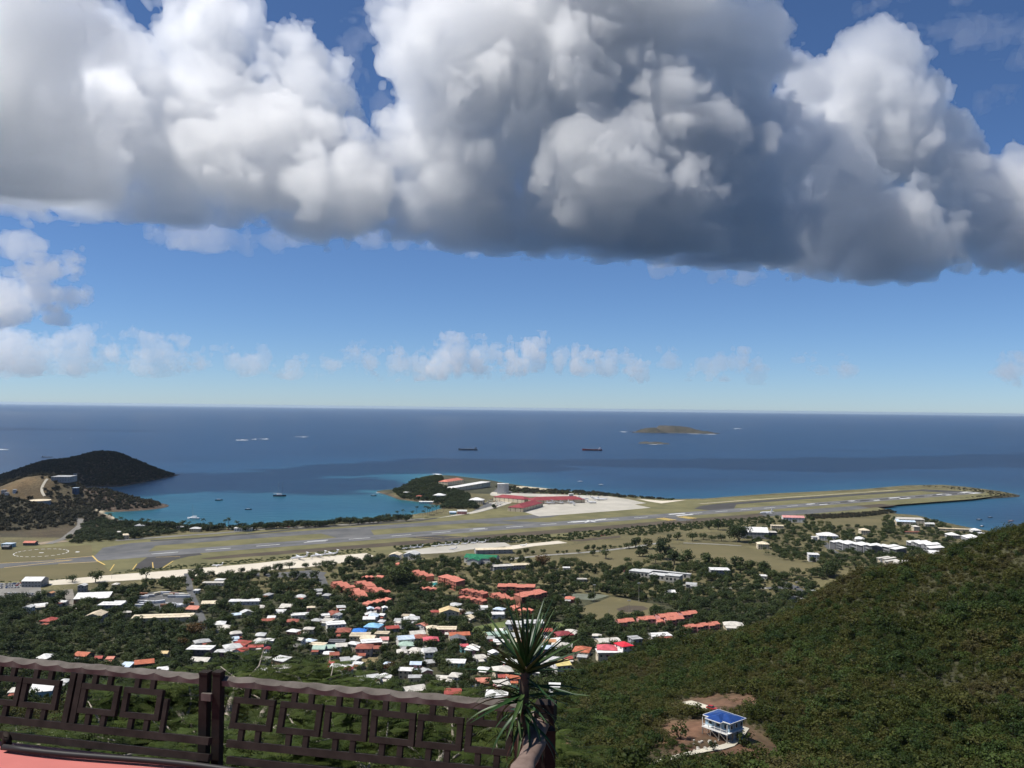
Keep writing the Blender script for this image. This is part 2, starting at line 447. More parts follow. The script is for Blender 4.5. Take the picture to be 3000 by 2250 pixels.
def strip(name, pts, width, m, lift=.2, kind='structure'):
    """a road: centre line in photo pixels, width in metres"""
    g = [ground(x, y, 0., 640 if y < 1810 and x > 2300 else 200)[:2] for x, y in pts]
    c = []
    for i in range(len(g) - 1):
        k = max(1, int(np.linalg.norm(g[i + 1] - g[i]) / 7))
        c += [g[i] + (g[i + 1] - g[i]) * j / k for j in range(k)]
    c.append(g[-1]); c = np.array(c)
    for _ in range(4):
        c[1:-1] = (c[:-2] + c[1:-1] * 2 + c[2:]) / 4
    ROADS.append((c, width))
    t = np.gradient(c, axis=0); t /= np.linalg.norm(t, axis=1)[:, None] + 1e-9
    nn = np.c_[-t[:, 1], t[:, 0]]
    V = []
    for s in (-.5, 0, .5):
        p = c + nn * width * s; V.append(np.c_[p, np.maximum(height(p[:, 0], p[:, 1]), 1.) + lift])
    k = len(c); V = np.concatenate(V)
    Q = [(i, i + 1, i + 1 + k * s, i + k * s) if False else (i + k * (s - 1), i + 1 + k * (s - 1), i + 1 + k * s, i + k * s) for s in (1, 2) for i in range(k - 1)]
    me = np_mesh(name, V, [r[::-1] for r in Q])
    return obj(name, me, m, kind=kind)
Lr = flat(285, 1635, 4.2); Rr = flat(2861, 1442, 4.2)
RU = (Rr - Lr)[:2]; RL = np.linalg.norm(RU); RU /= RL; RN = np.array([-RU[1], RU[0]])       # along and across (towards the sea)
def rw(s, t):
    return Lr[:2] + RU * s + RN * t
def rpoly(name, st, z, m, parent=None):
    me = bpy.data.meshes.new(name)
    pp = [rw(s, t) for s, t in st]
    a = sum(pp[i][0] * pp[(i + 1) % len(pp)][1] - pp[(i + 1) % len(pp)][0] * pp[i][1] for i in range(len(pp)))
    if a < 0: pp = pp[::-1]
    me.from_pydata([(p[0], p[1], z) for p in pp], [], [tuple(range(len(pp)))])
    return obj(name, me, m, kind=None if parent else 'structure', parent=parent)
grass = mat('airfield_grass', (.18, .165, .08), .95, scale=.02, col2=(.105, .102, .052), spec=.1, detail=8)
drygrass = mat('dry_grass', (.15, .128, .066), .95, scale=.012, col2=(.112, .1, .052), spec=.1, detail=8)
asphalt = mat('asphalt', (.135, .133, .126), .9, scale=.03, col2=(.075, .077, .08), spec=.2, detail=8)
runway_m = mat('runway_asphalt', (.165, .163, .155), .9, scale=.022, col2=(.095, .096, .1), spec=.2, detail=8)
dark_asph = mat('dark_asphalt', (.07, .067, .064), .9, scale=.03, col2=(.05, .046, .042), spec=.2, detail=8)
dirt = mat('brown_earth', (.10, .082, .058), .95, scale=.02, col2=(.068, .055, .042), spec=.1, detail=8)
concrete = mat('apron_concrete', (.46, .43, .365), .85, scale=.02, col2=(.34, .32, .27), spec=.2, detail=8)
cream_conc = mat('pale_concrete', (.60, .54, .43), .85, scale=.02, col2=(.5, .45, .36), spec=.2, detail=6)
white_line = mat('white_marking', (.78, .78, .75), .7, .1, 1.)
yellow_line = mat('yellow_marking', (.62, .43, .12), .7, .15, 1.)
sand = mat('sand', (.42, .36, .25), .9, .2, .02)
# airfield turf sheets
sheet('airfield_grass', [(-300, 1622), (60, 1601), (230, 1580), (440, 1572), (760, 1552), (1000, 1532), (1300, 1510), (1500, 1485), (1900, 1462), (2050, 1464), (2260, 1452), (2500, 1440), (2700, 1431), (2850, 1437), (2940, 1450), (2850, 1462), (2660, 1476), (2560, 1483), (2590, 1492), (2520, 1502), (2400, 1512), (2300, 1520), (2200, 1512), (2000, 1530), (1850, 1550), (1700, 1568), (1500, 1590), (1280, 1612), (1060, 1630), (750, 1652), (500, 1672), (200, 1700), (-300, 1720)], 4.04, grass)
sheet('overrun_grass', P('a', -900, 1100) and [P('a', -900, 1110), P('a', 160, 1055), P('a', 790, 1020), P('a', 800, 1100), P('a', 900, 1200), P('a', 980, 1285), P('a', 400, 1320), P('a', -900, 1380)], 4.08, drygrass)
# the brown earth strip and dark drainage strip on the landward side
rpoly('earth_strip', [(120, -70), (160, -60), (760, -62), (1650, -64), (1650, -104), (1150, -112), (700, -104), (300, -92), (130, -84)], 4.10, dirt)
# runway, taxiway and links
rpoly('taxiway', [(20, 92), (60, 118), (520, 128), (800, 122), (800, 84), (520, 84), (90, 76), (70, 24), (0, 24)], 4.12, asphalt)
rpoly('taxiway_south', [(1180, 62), (1230, 96), (1290, 112), (1450, 118), (2050, 122), (2110, 120), (2150, 40), (2150, 24), (2060, 24), (2050, 92), (1450, 88), (1330, 82), (1260, 24), (1190, 24)], 4.12, dark_asph)
rpoly('taxiway_link', [(355, 24), (350, 84), (440, 84), (420, 24)], 4.16, asphalt)
rpoly('taxiway_link', [(700, 24), (640, 84), (700, 84), (770, 24)], 4.16, asphalt)
rpoly('taxiway_link', [(1010, -24), (1005, -78), (1040, -78), (1045, -24)], 4.16, asphalt)
rpoly('exit_strip', [(455, -24), (480, -60), (505, -110), (560, -152), (600, -145), (570, -90), (530, -50), (505, -24)], 4.16, dark_asph)
rpoly('exit_strip', [(60, -24), (40, -70), (28, -112), (58, -120), (82, -70), (110, -44), (130, -40), (130, -24)], 4.16, dark_asph)
rpoly('turning_pad', [(1240, -60), (1560, -64), (1545, -110), (1330, -118), (1215, -104)], 4.17, asphalt)
runway = rpoly('runway', [(-4, -24), (RL + 4, -24), (RL + 4, 24), (-4, 24)], 4.20, runway_m)
rpoly('rubber_streak', [(150, -9), (650, -6), (650, 6), (150, 9)], 4.225, asphalt, runway)
rpoly('rubber_streak', [(1480, -10), (2120, -11), (2120, 11), (1480, 10)], 4.225, dark_asph, runway)
for k in range(28):
    s0 = 70 + k * 74
    if not (1010 < s0 < 1060): rpoly('centre_line', [(s0, -.9), (s0 + 36, -.9), (s0 + 36, .9), (s0, .9)], 4.24, white_line, runway)
for s0, ln, t0, w_ in ((300, 34, 8, 3), (600, 24, 9, 3), (1060, 44, 11, 6), (1060, 44, -11, 6), (1480, 28, 10, 5), (1500, 28, -10, 5), (1630, 24, 10, 5), (1700, 24, -10, 5), (1790, 44, 11, 6), (1800, 44, -11, 6), (1990, 24, 10, 6), (2000, 24, -10, 6)):
    rpoly('aiming_mark', [(s0, t0 - w_ / 2), (s0 + ln, t0 - w_ / 2), (s0 + ln, t0 + w_ / 2), (s0, t0 + w_ / 2)], 4.24, white_line, runway)
for t0 in (-18, -13, -8, 8, 13, 18):
    rpoly('threshold_bar', [(RL - 50, t0 - 1.6), (RL - 14, t0 - 1.6), (RL - 14, t0 + 1.6), (RL - 50, t0 + 1.6)], 4.24, white_line, runway)
    
for a_, b_ in (((-4, -23), (-4, 24)), ((0, -60), (-4, -23))):
    d_ = np.array([2.0, 0]); rpoly('threshold_line', [a_, b_, tuple(np.array(b_) + d_), tuple(np.array(a_) + d_)], 4.245, yellow_line, runway)
# the overrun with its chevrons, left of the threshold
rpoly('overrun_pad', [(-4, 24), (-4, -34), (-60, -24), (-160, -22), (-182, 0), (-160, 18), (-60, 16)], 4.15, asphalt)
for (a_, b_) in (((-30, 0), (-118, 18)), ((-30, 0), (-112, -22)), ((-125, 0), (-176, 8)), ((-125, 0), (-172, -8)), ((-4, 20), (-50, 17)), ((-4, -30), (-50, -24))):
    a_, b_ = np.array(a_, float), np.array(b_, float); nn = np.array([-(b_ - a_)[1], (b_ - a_)[0]]); nn *= .9 / np.linalg.norm(nn)
    rpoly('chevron', [tuple(a_ - nn), tuple(b_ - nn), tuple(b_ + nn), tuple(a_ + nn)], 4.24, yellow_line, runway)
# edge lines of the exit, numerals and hold marks
for (a_, b_) in (((38, -72), (26, -112)), ((58, -70), (50, -116)), ((84, -72), (62, -118)), ((12, -62), (0, -108)), ((70, -30), (100, -40)), ((470, -28), (500, -62)), ((505, -62), (545, -66))):
    a_, b_ = np.array(a_, float), np.array(b_, float); nn = np.array([-(b_ - a_)[1], (b_ - a_)[0]]); nn *= .55 / np.linalg.norm(nn)
    rpoly('exit_line', [tuple(a_ - nn), tuple(b_ - nn), tuple(b_ + nn), tuple(a_ + nn)], 4.24, yellow_line, runway)
for (a_, b_, hw) in (((852, -14), (852, 12), 2.2), ((800, 4), (890, 4), 1.6), ((812, 10), (842, 6), 1.4), ((868, 8), (900, 14), 1.4), ((830, -10), (850, 2), 1.4)):
    a_, b_ = np.array(a_, float), np.array(b_, float); nn = np.array([-(b_ - a_)[1], (b_ - a_)[0]]); nn *= hw / np.linalg.norm(nn)
    rpoly('runway_mark', [tuple(a_ - nn), tuple(b_ - nn), tuple(b_ + nn), tuple(a_ + nn)], 4.24, white_line, runway)
# yellow hold marks at the link to the turning pad
for s0 in (992, 1000, 1008, 1046, 1054, 1062):
    rpoly('hold_mark', [(s0, -26), (s0 + 4, -26), (s0 + 4, -62), (s0, -62)], 4.19, yellow_line, runway)
# helipad circle in the overrun grass
hc = flat(*P('a', 357, 1088), 4.2)[:2]
mb = MB()
for k in range(26):
    a0 = 2 * PI * k / 26; a1 = a0 + 2 * PI / 26 * .6
    mb.add([(hc[0] + r_ * math.cos(a_) , hc[1] + r_ * math.sin(a_), 4.2) for a_, r_ in ((a0, 33.6), (a1, 33.6), (a1, 35), (a0, 35))], [(0, 1, 2, 3)])
mb.box((hc[0], hc[1], 4.22), (6, 3, .05)); mb.box((hc[0] + 46, hc[1] + 10, 4.22), (5, 5, .05))
obj('helipad_circle', mb.mesh('helipad_circle'), white_line, kind='structure')
# aprons
sheet('terminal_apron', [P('c', 100, 735), P('c', 225, 650), P('c', 600, 640), P('c', 600, 612), P('c', -250, 595), P('c', -700, 560), P('c', -720, 548), P('c', -250, 565), P('c', 60, 575), P('c', 560, 590), P('c', 830, 600), P('c', 1000, 625), P('c', 1160, 660), P('c', 1060, 672), P('c', 1200, 700), P('c', 870, 728), P('c', 550, 752), P('c', 235, 775)], 4.18, concrete)
sheet('apron_corner', [P('c', 1080, 622), P('c', 1300, 640), P('c', 1510, 632), P('c', 1290, 662), P('c', 1180, 645)], 4.19, cream_conc)
rpoly('apron_taxilane', [(760, 84), (760, 128), (860, 140), (880, 118), (820, 84)], 4.17, asphalt)
sheet('road_to_terminal', [P('b', 1560, 790), P('b', 1900, 745), P('b', 2100, 690), P('b', 2200, 660), P('b', 2210, 650), P('b', 1700, 520), P('b', 1690, 530), P('b', 2060, 680), P('b', 1860, 735), P('b', 1500, 800)], 4.17, concrete)
sheet('car_park', [P('b', 1960, 605), P('b', 2200, 660), P('b', 2110, 690), P('b', 1950, 735), P('b', 1850, 740), P('b', 1960, 680), P('b', 1980, 640)], 4.16, asphalt)
sheet('cargo_apron', [P('b', 1690, 520), P('b', 1990, 498), P('b', 2060, 530), P('b', 2210, 560), P('b', 2210, 585), P('b', 1960, 580)], 4.165, asphalt)
sheet('cargo_edge', [P('b', 1780, 540), P('b', 2210, 580), P('b', 2210, 600), P('b', 1940, 580)], 4.172, cream_conc)
sheet('general_aviation_apron', [P('a', 420, 1330), P('a', 900, 1285), P('a', 1500, 1240), P('a', 2210, 1180), P('b', 400, 1135), P('b', 955, 1092), P('b', 1015, 1115), P('b', 960, 1150), P('b', 420, 1215), P('b', 0, 1245), P('a', 1700, 1290), P('a', 900, 1340), P('a', 430, 1370)], 4.18, cream_conc)
sheet('light_aircraft_apron', [P('b', 1260, 1075), P('b', 1520, 1040), P('b', 1900, 1005), P('b', 2150, 1000), P('b', 2210, 1030), P('b', 1850, 1060), P('b', 1700, 1085), P('b', 1430, 1100)], 4.18, concrete)
sheet('works_apron', [P('c', -60, 1035), P('c', 0, 1025), P('c', 400, 985), P('c', 480, 1003), P('c', 200, 1030), P('c', 0, 1060)], 4.18, cream_conc)
sheet('yard', [P('c', 480, 985), P('c', 700, 960), P('c', 930, 940), P('c', 940, 955), P('c', 600, 990)], 4.17, dirt)
sheet('far_bank_sand', [P('c', 20, 515), P('c', 100, 513), P('c', 380, 540), P('c', 300, 548), P('c', 60, 530)], 4.12, sand)
rpoly('shore_road', [(1260, 134), (1400, 140), (2020, 143), (2020, 137), (1400, 133), (1270, 128)], 4.14, sand)
# fields and roads on the landward side
draped('field', [P('c', 150, 1060), P('c', 700, 1000), P('c', 1100, 960), P('c', 1400, 925), P('c', 1620, 905), P('c', 1760, 930), P('c', 1500, 965), P('c', 1240, 1010), P('c', 800, 1070), P('c', 480, 1095), P('c', 200, 1100)], drygrass)
draped('field', [P('c', 260, 1160), P('c', 900, 1075), P('c', 1230, 1035), P('c', 1500, 1020), P('c', 1900, 1030), P('c', 2140, 1075), P('d', 0, 1140), P('d', 250, 1170), P('d', 470, 1210), P('d', 430, 1260), P('d', 120, 1290), P('c', 2150, 1230), P('c', 1850, 1160), P('c', 1400, 1110), P('c', 1150, 1170), P('c', 1060, 1190), P('c', 900, 1245), P('c', 700, 1230), P('c', 480, 1200), P('c', 260, 1170)], drygrass)
draped('field', [P('d', 600, 1310), P('d', 640, 1240), P('d', 830, 1270), P('d', 860, 1300), P('d', 760, 1325)], drygrass)
draped('field', [P('d', 400, 800), P('d', 700, 790), P('d', 1000, 800), P('d', 940, 860), P('d', 600, 870), P('d', 420, 840)], drygrass)
draped('field', [P('d', 1010, 990), P('d', 1230, 1000), P('d', 1250, 1050), P('d', 1170, 1060), P('d', 1060, 1030)], drygrass)
draped('ball_field', [P('c', 480, 1610), P('c', 640, 1545), P('c', 850, 1470), P('c', 950, 1480), P('c', 1280, 1540), P('c', 1270, 1580), P('c', 1150, 1650), P('g', 870, 380), P('g', 770, 400), P('g', 600, 330)], drygrass)
draped('ball_field_infield', [P('c', 900, 1575), P('c', 1000, 1545), P('c', 1130, 1550), P('c', 1180, 1575), P('c', 1080, 1605), P('c', 930, 1600)], dirt, .24)
draped('sports_court', [P('c', 390, 1440), P('c', 730, 1445), P('c', 840, 1460), P('c', 700, 1500), P('c', 540, 1490)], mat('court_green', (.13, .14, .10), .9, .2, .05), .2)
green_lawn = mat('green_lawn', (.10, .125, .04), .95, .3, .03)
draped('lawn', [P('f', 1830, 450), P('f', 2160, 390), P('f', 2210, 440), P('f', 2200, 470), P('f', 1990, 480), P('f', 1900, 540)], green_lawn)
draped('lawn', [P('g', 280, 400), P('g', 500, 410), P('g', 520, 440), P('g', 300, 470)], green_lawn)
draped('lawn', [P('f', 890, 700), P('f', 1050, 690), P('f', 1060, 740), P('f', 960, 790), P('f', 900, 740)], mat('tan_lawn', (.19, .15, .075), .95, .25, .04))
draped('lawn', [P('f', 1640, 790), P('f', 1810, 765), P('f', 1810, 800), P('f', 1680, 830)], green_lawn)
draped('yard', [P('e', 1180, 165), P('e', 1400, 130), P('e', 1600, 150), P('e', 1640, 260), P('e', 1500, 290), P('e', 1190, 290)], asphalt)
draped('yard', [P('e', -20, 60), P('e', 350, 80), P('e', 360, 180), P('e', -20, 200)], mat('yard_gravel', (.2, .19, .17), .95, .2, .05))
draped('yard', [P('b', 60, 1270), P('b', 480, 1240), P('b', 610, 1260), P('b', 560, 1310), P('b', 100, 1300)], asphalt)
draped('yard', [P('f', -20, -10), P('f', 30, -30), P('f', 30, 10)], asphalt)
strip('road', [P('e', 1615, -20), P('e', 1640, 120), P('e', 1690, 250), P('e', 1740, 370), P('e', 1770, 460)], 7.5, asphalt)
strip('road', [P('e', 590, 120), P('e', 605, 200), P('e', 620, 290)], 9, mat('pale_road', (.2, .18, .15), .9, .2, .1))
strip('road', [P('b', 560, 1290), P('b', 580, 1340), P('b', 600, 1380)], 9, asphalt)
strip('shore_highway', [P('a', 1300, 985), P('a', 1700, 965), P('a', 2210, 922), P('b', 400, 880), P('b', 900, 850), P('b', 1400, 812), P('b', 1560, 790)], 12, dark_asph, .25)
strip('beach_lane', [P('a', 1000, 985), P('a', 1450, 950), P('a', 1900, 920), P('a', 2210, 890), P('b', 400, 870), P('b', 900, 838), P('b', 1450, 795)], 14, mat('lane_pale', (.17, .16, .14), .9, .2, .02), .3)
strip('hill_road', [P('a', 420, 1015), P('a', 560, 965), P('a', 640, 900), P('a', 700, 850), P('a', 690, 795)], 11, mat('lane_pale', ()), .5)
strip('quarry_track', [P('a', 300, 1015), P('a', 450, 1000), P('a', 560, 985)], 26, mat('track_tan', (.24, .19, .13), .9, .2, .02), .4)
strip('hill_lane', [P('a', 385, 600), P('a', 345, 565), P('a', 350, 530), P('a', 385, 485), P('a', 410, 452)], 5, mat('lane_bright', (.38, .35, .28), .9, .2, .02), .6)
strip('avenue', [P('c', -30, 1145), P('c', 300, 1110), P('c', 600, 1090), P('c', 900, 1060), P('c', 1150, 1025), P('c', 1300, 1000)], 9, mat('avenue_pale', (.26, .25, .22), .9, .2, .05), .3)
strip('avenue', [P('c', 1480, 1005), P('c', 1750, 1015), P('c', 1980, 1030)], 6, mat('avenue_pale', ()), .3)
strip('highway', [P('c', 1400, 1365), P('c', 1700, 1385), P('c', 1980, 1400), P('d', 0, 1395)], 8, mat('avenue_pale', ()), .3)
strip('campus_road', [P('d', 490, 1000), P('d', 540, 1060), P('d', 620, 1110), P('d', 700, 1140)], 9, asphalt, .3)
strip('junction_road', [P('d', 130, 1340), P('d', 210, 1380), P('d', 300, 1420), P('d', 310, 1450)], 10, asphalt, .3)
strip('junction_road', [P('d', 0, 1400), P('d', 150, 1385), P('d', 250, 1400)], 12, asphalt, .34)
strip('drive', [P('g', 1040, 1655), P('g', 1250, 1600), P('g', 1450, 1545), P('g', 1700, 1525), P('g', 1850, 1505), P('g', 1950, 1420), P('g', 2000, 1350), P('g', 2010, 1310)], 3.2, mat('drive_pale', (.5, .46, .36), .9, .2, .2), .3)
strip('drive', [P('g', 1500, 1090), P('g', 1600, 1115), P('g', 1720, 1160)], 5, mat('drive_pale', ()), .3)
strip('dirt_track', [P('g', 400, 1400), P('g', 460, 1470), P('g', 520, 1550)], 4, mat('track_red', (.22, .13, .07), .9, .2, .3), .35)

# ================================================================ CLOUDS AND AIR
def vnoise(shape, cell, period, seed):
    r = np.random.default_rng(seed)
    L = r.uniform(-1, 1, [int(s * cell / period) + 3 for s in shape]).astype(np.float32)
    for ax in range(3):
        x = np.arange(shape[ax]) * cell / period; i = x.astype(int); f = (x - i).astype(np.float32); f = f * f * f * (f * (f * 6 - 15) + 10)
        sh = [1, 1, 1]; sh[ax] = -1; f = f.reshape(sh)
        L = np.take(L, i, axis=ax) * (1 - f) + np.take(L, i + 1, axis=ax) * f
    return L
def surface_nets(V):
    """closed surface of V > 0"""
    s = V > 0
    nx, ny, nz = V.shape
    offs = [(0, 0, 0), (1, 0, 0), (0, 1, 0), (1, 1, 0), (0, 0, 1), (1, 0, 1), (0, 1, 1), (1, 1, 1)]
    tot = sum(s[o[0]:nx - 1 + o[0], o[1]:ny - 1 + o[1], o[2]:nz - 1 + o[2]].astype(np.int8) for o in offs)
    act = (tot > 0) & (tot < 8); idx = np.argwhere(act); N = len(idx)
    ids = -np.ones(act.shape, np.int32); ids[act] = np.arange(N)
    acc = np.zeros((N, 3), np.float32); cnt = np.zeros(N, np.float32)
    vals = [V[idx[:, 0] + o[0], idx[:, 1] + o[1], idx[:, 2] + o[2]] for o in offs]
    for a in range(8):
        for b in range(a + 1, 8):
            if sum(abs(offs[a][k] - offs[b][k]) for k in range(3)) != 1: continue
            va, vb = vals[a], vals[b]; m = (va > 0) != (vb > 0)
            t = np.where(m, va / np.where(m, va - vb, 1), 0)
            p = np.array(offs[a], np.float32)[None] + t[:, None] * (np.array(offs[b]) - np.array(offs[a]))[None]
            acc += np.where(m[:, None], p, 0); cnt += m
    verts = idx + acc / cnt[:, None]
    quads = []
    for ax in range(3):
        u, v = [(1, 2), (2, 0), (0, 1)][ax]
        s0 = [slice(None)] * 3; s1 = [slice(None)] * 3; s0[ax] = slice(0, -1); s1[ax] = slice(1, None)
        e = np.argwhere(s[tuple(s0)] != s[tuple(s1)])
        e = e[(e[:, u] > 0) & (e[:, v] > 0) & (e[:, u] < V.shape[u] - 1) & (e[:, v] < V.shape[v] - 1)]
        ins = s[e[:, 0], e[:, 1], e[:, 2]]
        def cid(du, dv):
            q = e.copy(); q[:, u] -= du; q[:, v] -= dv; return ids[q[:, 0], q[:, 1], q[:, 2]]
        Q = np.stack([cid(0, 0), cid(1, 0), cid(1, 1), cid(0, 1)], 1)
        Q[~ins] = Q[~ins][:, ::-1]
        quads.append(Q)
    return verts, np.concatenate(quads)
def volmat(name, dens, g):
    m = bpy.data.materials.new(name); m.use_nodes = True; n = m.node_tree; n.nodes.clear()
    o = n.nodes.new('ShaderNodeOutputMaterial'); p = n.nodes.new('ShaderNodeVolumeScatter')
    p.inputs['Density'].default_value = dens; p.inputs['Anisotropy'].default_value = g; p.inputs['Color'].default_value = (1, 1, 1, 1)
    n.links.new(p.outputs[0], o.inputs['Volume']); return m
def cloud(blobs, base, cell, seed, m, label, amp=1., kids=12, p0=260., flat_base=True, kind=None, far=1., skin=0, crumbs=60):
    """blobs: photo x, photo y, radius in photo pixels, depth in metres"""
    Cb = np.array([np.append(at(b[0], b[1], b[3] * far), b[2] / F * b[3] * far) for b in blobs])
    rr = np.random.default_rng(seed); ext = []
    for x, y, z, R in Cb:
        for j in range(kids):
            d = rr.normal(size=3); d /= np.linalg.norm(d); d[2] = d[2] * .8 + .12
            r1 = R * rr.uniform(.25, .5); p = np.array([x, y, z]) + d * R * rr.uniform(.75, 1.0); ext.append([*p, r1])
            for q_ in range(4):
                e = rr.normal(size=3); e /= np.linalg.norm(e); ext.append([*(p + e * r1 * .95), r1 * rr.uniform(.25, .5)])
    if ext: Cb = np.concatenate([Cb, np.array(ext)])
    pad = 5 * cell
    lo = (Cb[:, :3] - Cb[:, 3:4]).min(0) - pad; hi = (Cb[:, :3] + Cb[:, 3:4]).max(0) + pad
    if flat_base: lo[2] = max(lo[2], base - 7 * cell)
    n = np.ceil((hi - lo) / cell).astype(int)
    ax = [lo[i] + np.arange(n[i]) * cell for i in range(3)]
    V = np.full(n, -20 * cell, np.float32); k = 2.0 * cell
    for x, y, z, R in Cb:
        sl_ = []
        for i, c in enumerate((x, y, z)):
            a = int(max(0, (c - R - 14 * cell - lo[i]) / cell)); b = int(min(n[i], max(0, (c + R + 14 * cell - lo[i]) / cell + 1))); sl_.append(slice(a, b))
        sl_ = tuple(sl_)
        A = (ax[0][sl_[0]] - x)[:, None, None].astype(np.float32); B = (ax[1][sl_[1]] - y)[None, :, None].astype(np.float32); D = (ax[2][sl_[2]] - z)[None, None, :].astype(np.float32)
        if A.size == 0 or B.size == 0 or D.size == 0: continue
        d = R - np.sqrt(A * A + B * B + D * D)
        o = V[sl_]; h = np.clip(.5 + .5 * (d - o) / k, 0, 1); V[sl_] = o * (1 - h) + d * h + k * h * (1 - h)
    p, a = p0 * cell / 10, 4.6 * cell * amp
    for i in range(6):
        nz = vnoise(n, cell, p, seed * 17 + i)
        V += nz * a if i == 0 else (np.abs(nz) * 2.3 - .8) * a
        p /= 2.03; a *= .75
        if p < 2.2 * cell: break
    if flat_base:
        zz = (ax[2] - base)[None, None, :].astype(np.float32)
        V = np.minimum(V, zz + (vnoise((n[0], n[1], 1), cell, 30 * cell, seed + 99) * 2.5 + vnoise((n[0], n[1], 1), cell, 11 * cell, seed + 98) * 1.4 + vnoise((n[0], n[1], 1), cell, 4.5 * cell, seed + 97) * .7) * cell)
    V[0] = V[-1] = -1; V[:, 0] = V[:, -1] = -1; V[:, :, 0] = V[:, :, -1] = -1
    v, q = surface_nets(V)
    v = v * cell + lo
    # leave out crumbs that hang loose beside the cloud
    lab = np.arange(len(v))
    E = np.concatenate([q[:, [0, 1]], q[:, [1, 2]], q[:, [2, 3]]])
    for _ in range(200):
        old = lab.copy(); mn = np.minimum(lab[E[:, 0]], lab[E[:, 1]])
        np.minimum.at(lab, lab[E[:, 0]], mn); np.minimum.at(lab, lab[E[:, 1]], mn); lab = lab[lab]
        if (lab == old).all(): break
    cn_ = np.bincount(lab, minlength=len(v)); good = cn_[lab] > crumbs
    if not good.all():
        q = q[good[q[:, 0]]]; rm = -np.ones(len(v), int); rm[good] = np.arange(good.sum()); v = v[good]; q = rm[q]
    core = None
    if skin:
        # a dense skin round a clearer heart: crisp billows that still let the light through
        v2, q2 = surface_nets(V - skin); v2 = v2 * cell + lo
        core = np_mesh('cloud_core', v2, q2); core.materials.append(m[1])
        v = np.concatenate([v, v2 + 0]); q = np.concatenate([q, q2[:, ::-1] + len(v) - len(v2)]); m = m[0]
    me = np_mesh('cloud', v, q); me.materials.append(m)
    o = tag(obj('cloud', me), label, 'cloud', 'clouds over the sea', kind)
    if core: c_ = obj('core', core, None, o); c_.scale = (.99999, .99999, .99999)
    return o
vm = volmat('cloud_vapour', .018, .77)
vsmall = volmat('small_cloud_vapour', .006, .72)
vthin = volmat('thin_cloud_vapour', .0035, .6)
vfar = volmat('far_cloud_vapour', .0009, .3)
vfar2 = volmat('far_cumulus_vapour', .0014, .3)
vwisp = volmat('wisp_vapour', .0016, .6)
BASE = 216 + 450
cloud([(-150, 330, 250, 1900), (80, 420, 200, 2000), (40, 160, 190, 1900), (190, 60, 130, 2000), (250, 520, 150, 2150), (0, 560, 140, 2100), (330, 220, 120, 2500), (250, 330, 130, 2300),
       (600, 150, 125, 2800), (560, 60, 85, 2800), (700, 80, 75, 2850), (835, 145, 72, 2850), (930, 240, 85, 2850), (1000, 290, 50, 2850), (880, 330, 115, 2750), (650, 330, 160, 2650), (500, 400, 160, 2500),
       (760, 480, 150, 2550), (920, 430, 95, 2650), (1010, 395, 45, 2700), (540, 560, 120, 2350), (720, 590, 110, 2400), (900, 580, 120, 2450), (1020, 580, 110, 2500), (390, 600, 90, 2250), (-300, 480, 220, 2000), (-350, 200, 260, 1900), (60, -100, 200, 1900), (620, 470, 150, 2450), (1080, 520, 90, 2550), (330, 450, 130, 2250), (820, 620, 90, 2450), (560, 620, 90, 2350)],
      216 + 450 * 1.25, 10, 4, vm, crumbs=1500, far=1.25, label='broad cumulus bank at the left with dark grey base and white billowing tops')
cloud([(1215, 110, 105, 2600), (1060, 560, 90, 2500), (1050, 640, 70, 2450), (1200, 620, 100, 2500), (1330, 640, 110, 2500), (1450, 650, 110, 2500), (1900, 690, 110, 2650), (2080, 720, 110, 2800), (2830, 640, 100, 3200), (2760, 560, 110, 3200), (2250, 180, 100, 2700), (1180, 20, 80, 2600), (1290, 230, 150, 2550), (1280, 400, 165, 2550), (1170, 500, 95, 2550), (1120, 590, 90, 2550), (1400, 300, 180, 2550), (1390, 560, 165, 2500), (1480, 90, 180, 2600), (1330, 40, 120, 2550),
       (1650, 260, 190, 2550), (1680, 540, 190, 2450), (1930, 380, 190, 2600), (1960, 600, 190, 2500), (2180, 640, 170, 2750), (2380, 680, 150, 2950), (2560, 700, 140, 3050), (2700, 720, 110, 3100),
       (1850, 110, 180, 2700), (2080, 150, 140, 2750), (2230, 80, 100, 2800), (1680, 60, 170, 2700), (1550, 650, 110, 2550), (1800, 690, 120, 2650),
       (2480, 260, 120, 3350), (2590, 200, 105, 3350), (2680, 310, 100, 3350), (2555, 140, 62, 3350), (2735, 420, 85, 3350), (2600, 420, 150, 3250), (2420, 400, 110, 3200), (2810, 480, 55, 3350), (2300, 450, 120, 2900), (2200, 330, 110, 2700), (2120, 480, 130, 2600), (2330, 250, 90, 3000), (2250, 540, 120, 2800), (2450, 540, 130, 3050), (1560, 430, 150, 2500), (1820, 500, 160, 2500),
       (2890, 560, 85, 3400), (2990, 540, 85, 3400), (2930, 690, 85, 3400), (3090, 640, 150, 3400), (3250, 600, 170, 3400), (1700, -100, 190, 2700), (2000, -80, 170, 2750)],
      216 + 450 * 1.4, 11, 3, vm, crumbs=1500, far=1.4, label='huge dark-based cumulus bank in the middle with a bright cauliflower tower on its right')
cloud([(60, 725, 28, 7000), (130, 745, 26, 7000), (205, 760, 42, 7000), (170, 800, 50, 7000), (110, 840, 70, 7000), (210, 870, 55, 7000), (40, 900, 85, 7000), (-80, 890, 110, 7000), (160, 930, 60, 7000), (-250, 860, 130, 7000)],
      216 + 560, 16, 7, vsmall, label= 'small towering white cumulus low at the left edge', kids=9)
cloud([(450, 690, 28, 4600), (530, 695, 40, 4600), (620, 702, 42, 4600), (720, 708, 40, 4600), (800, 712, 32, 4600), (870, 706, 25, 4600)], 216 + 790, 12, 11, vthin, 'thin pale cloud strip peeping below the left cumulus bank', kids=6)
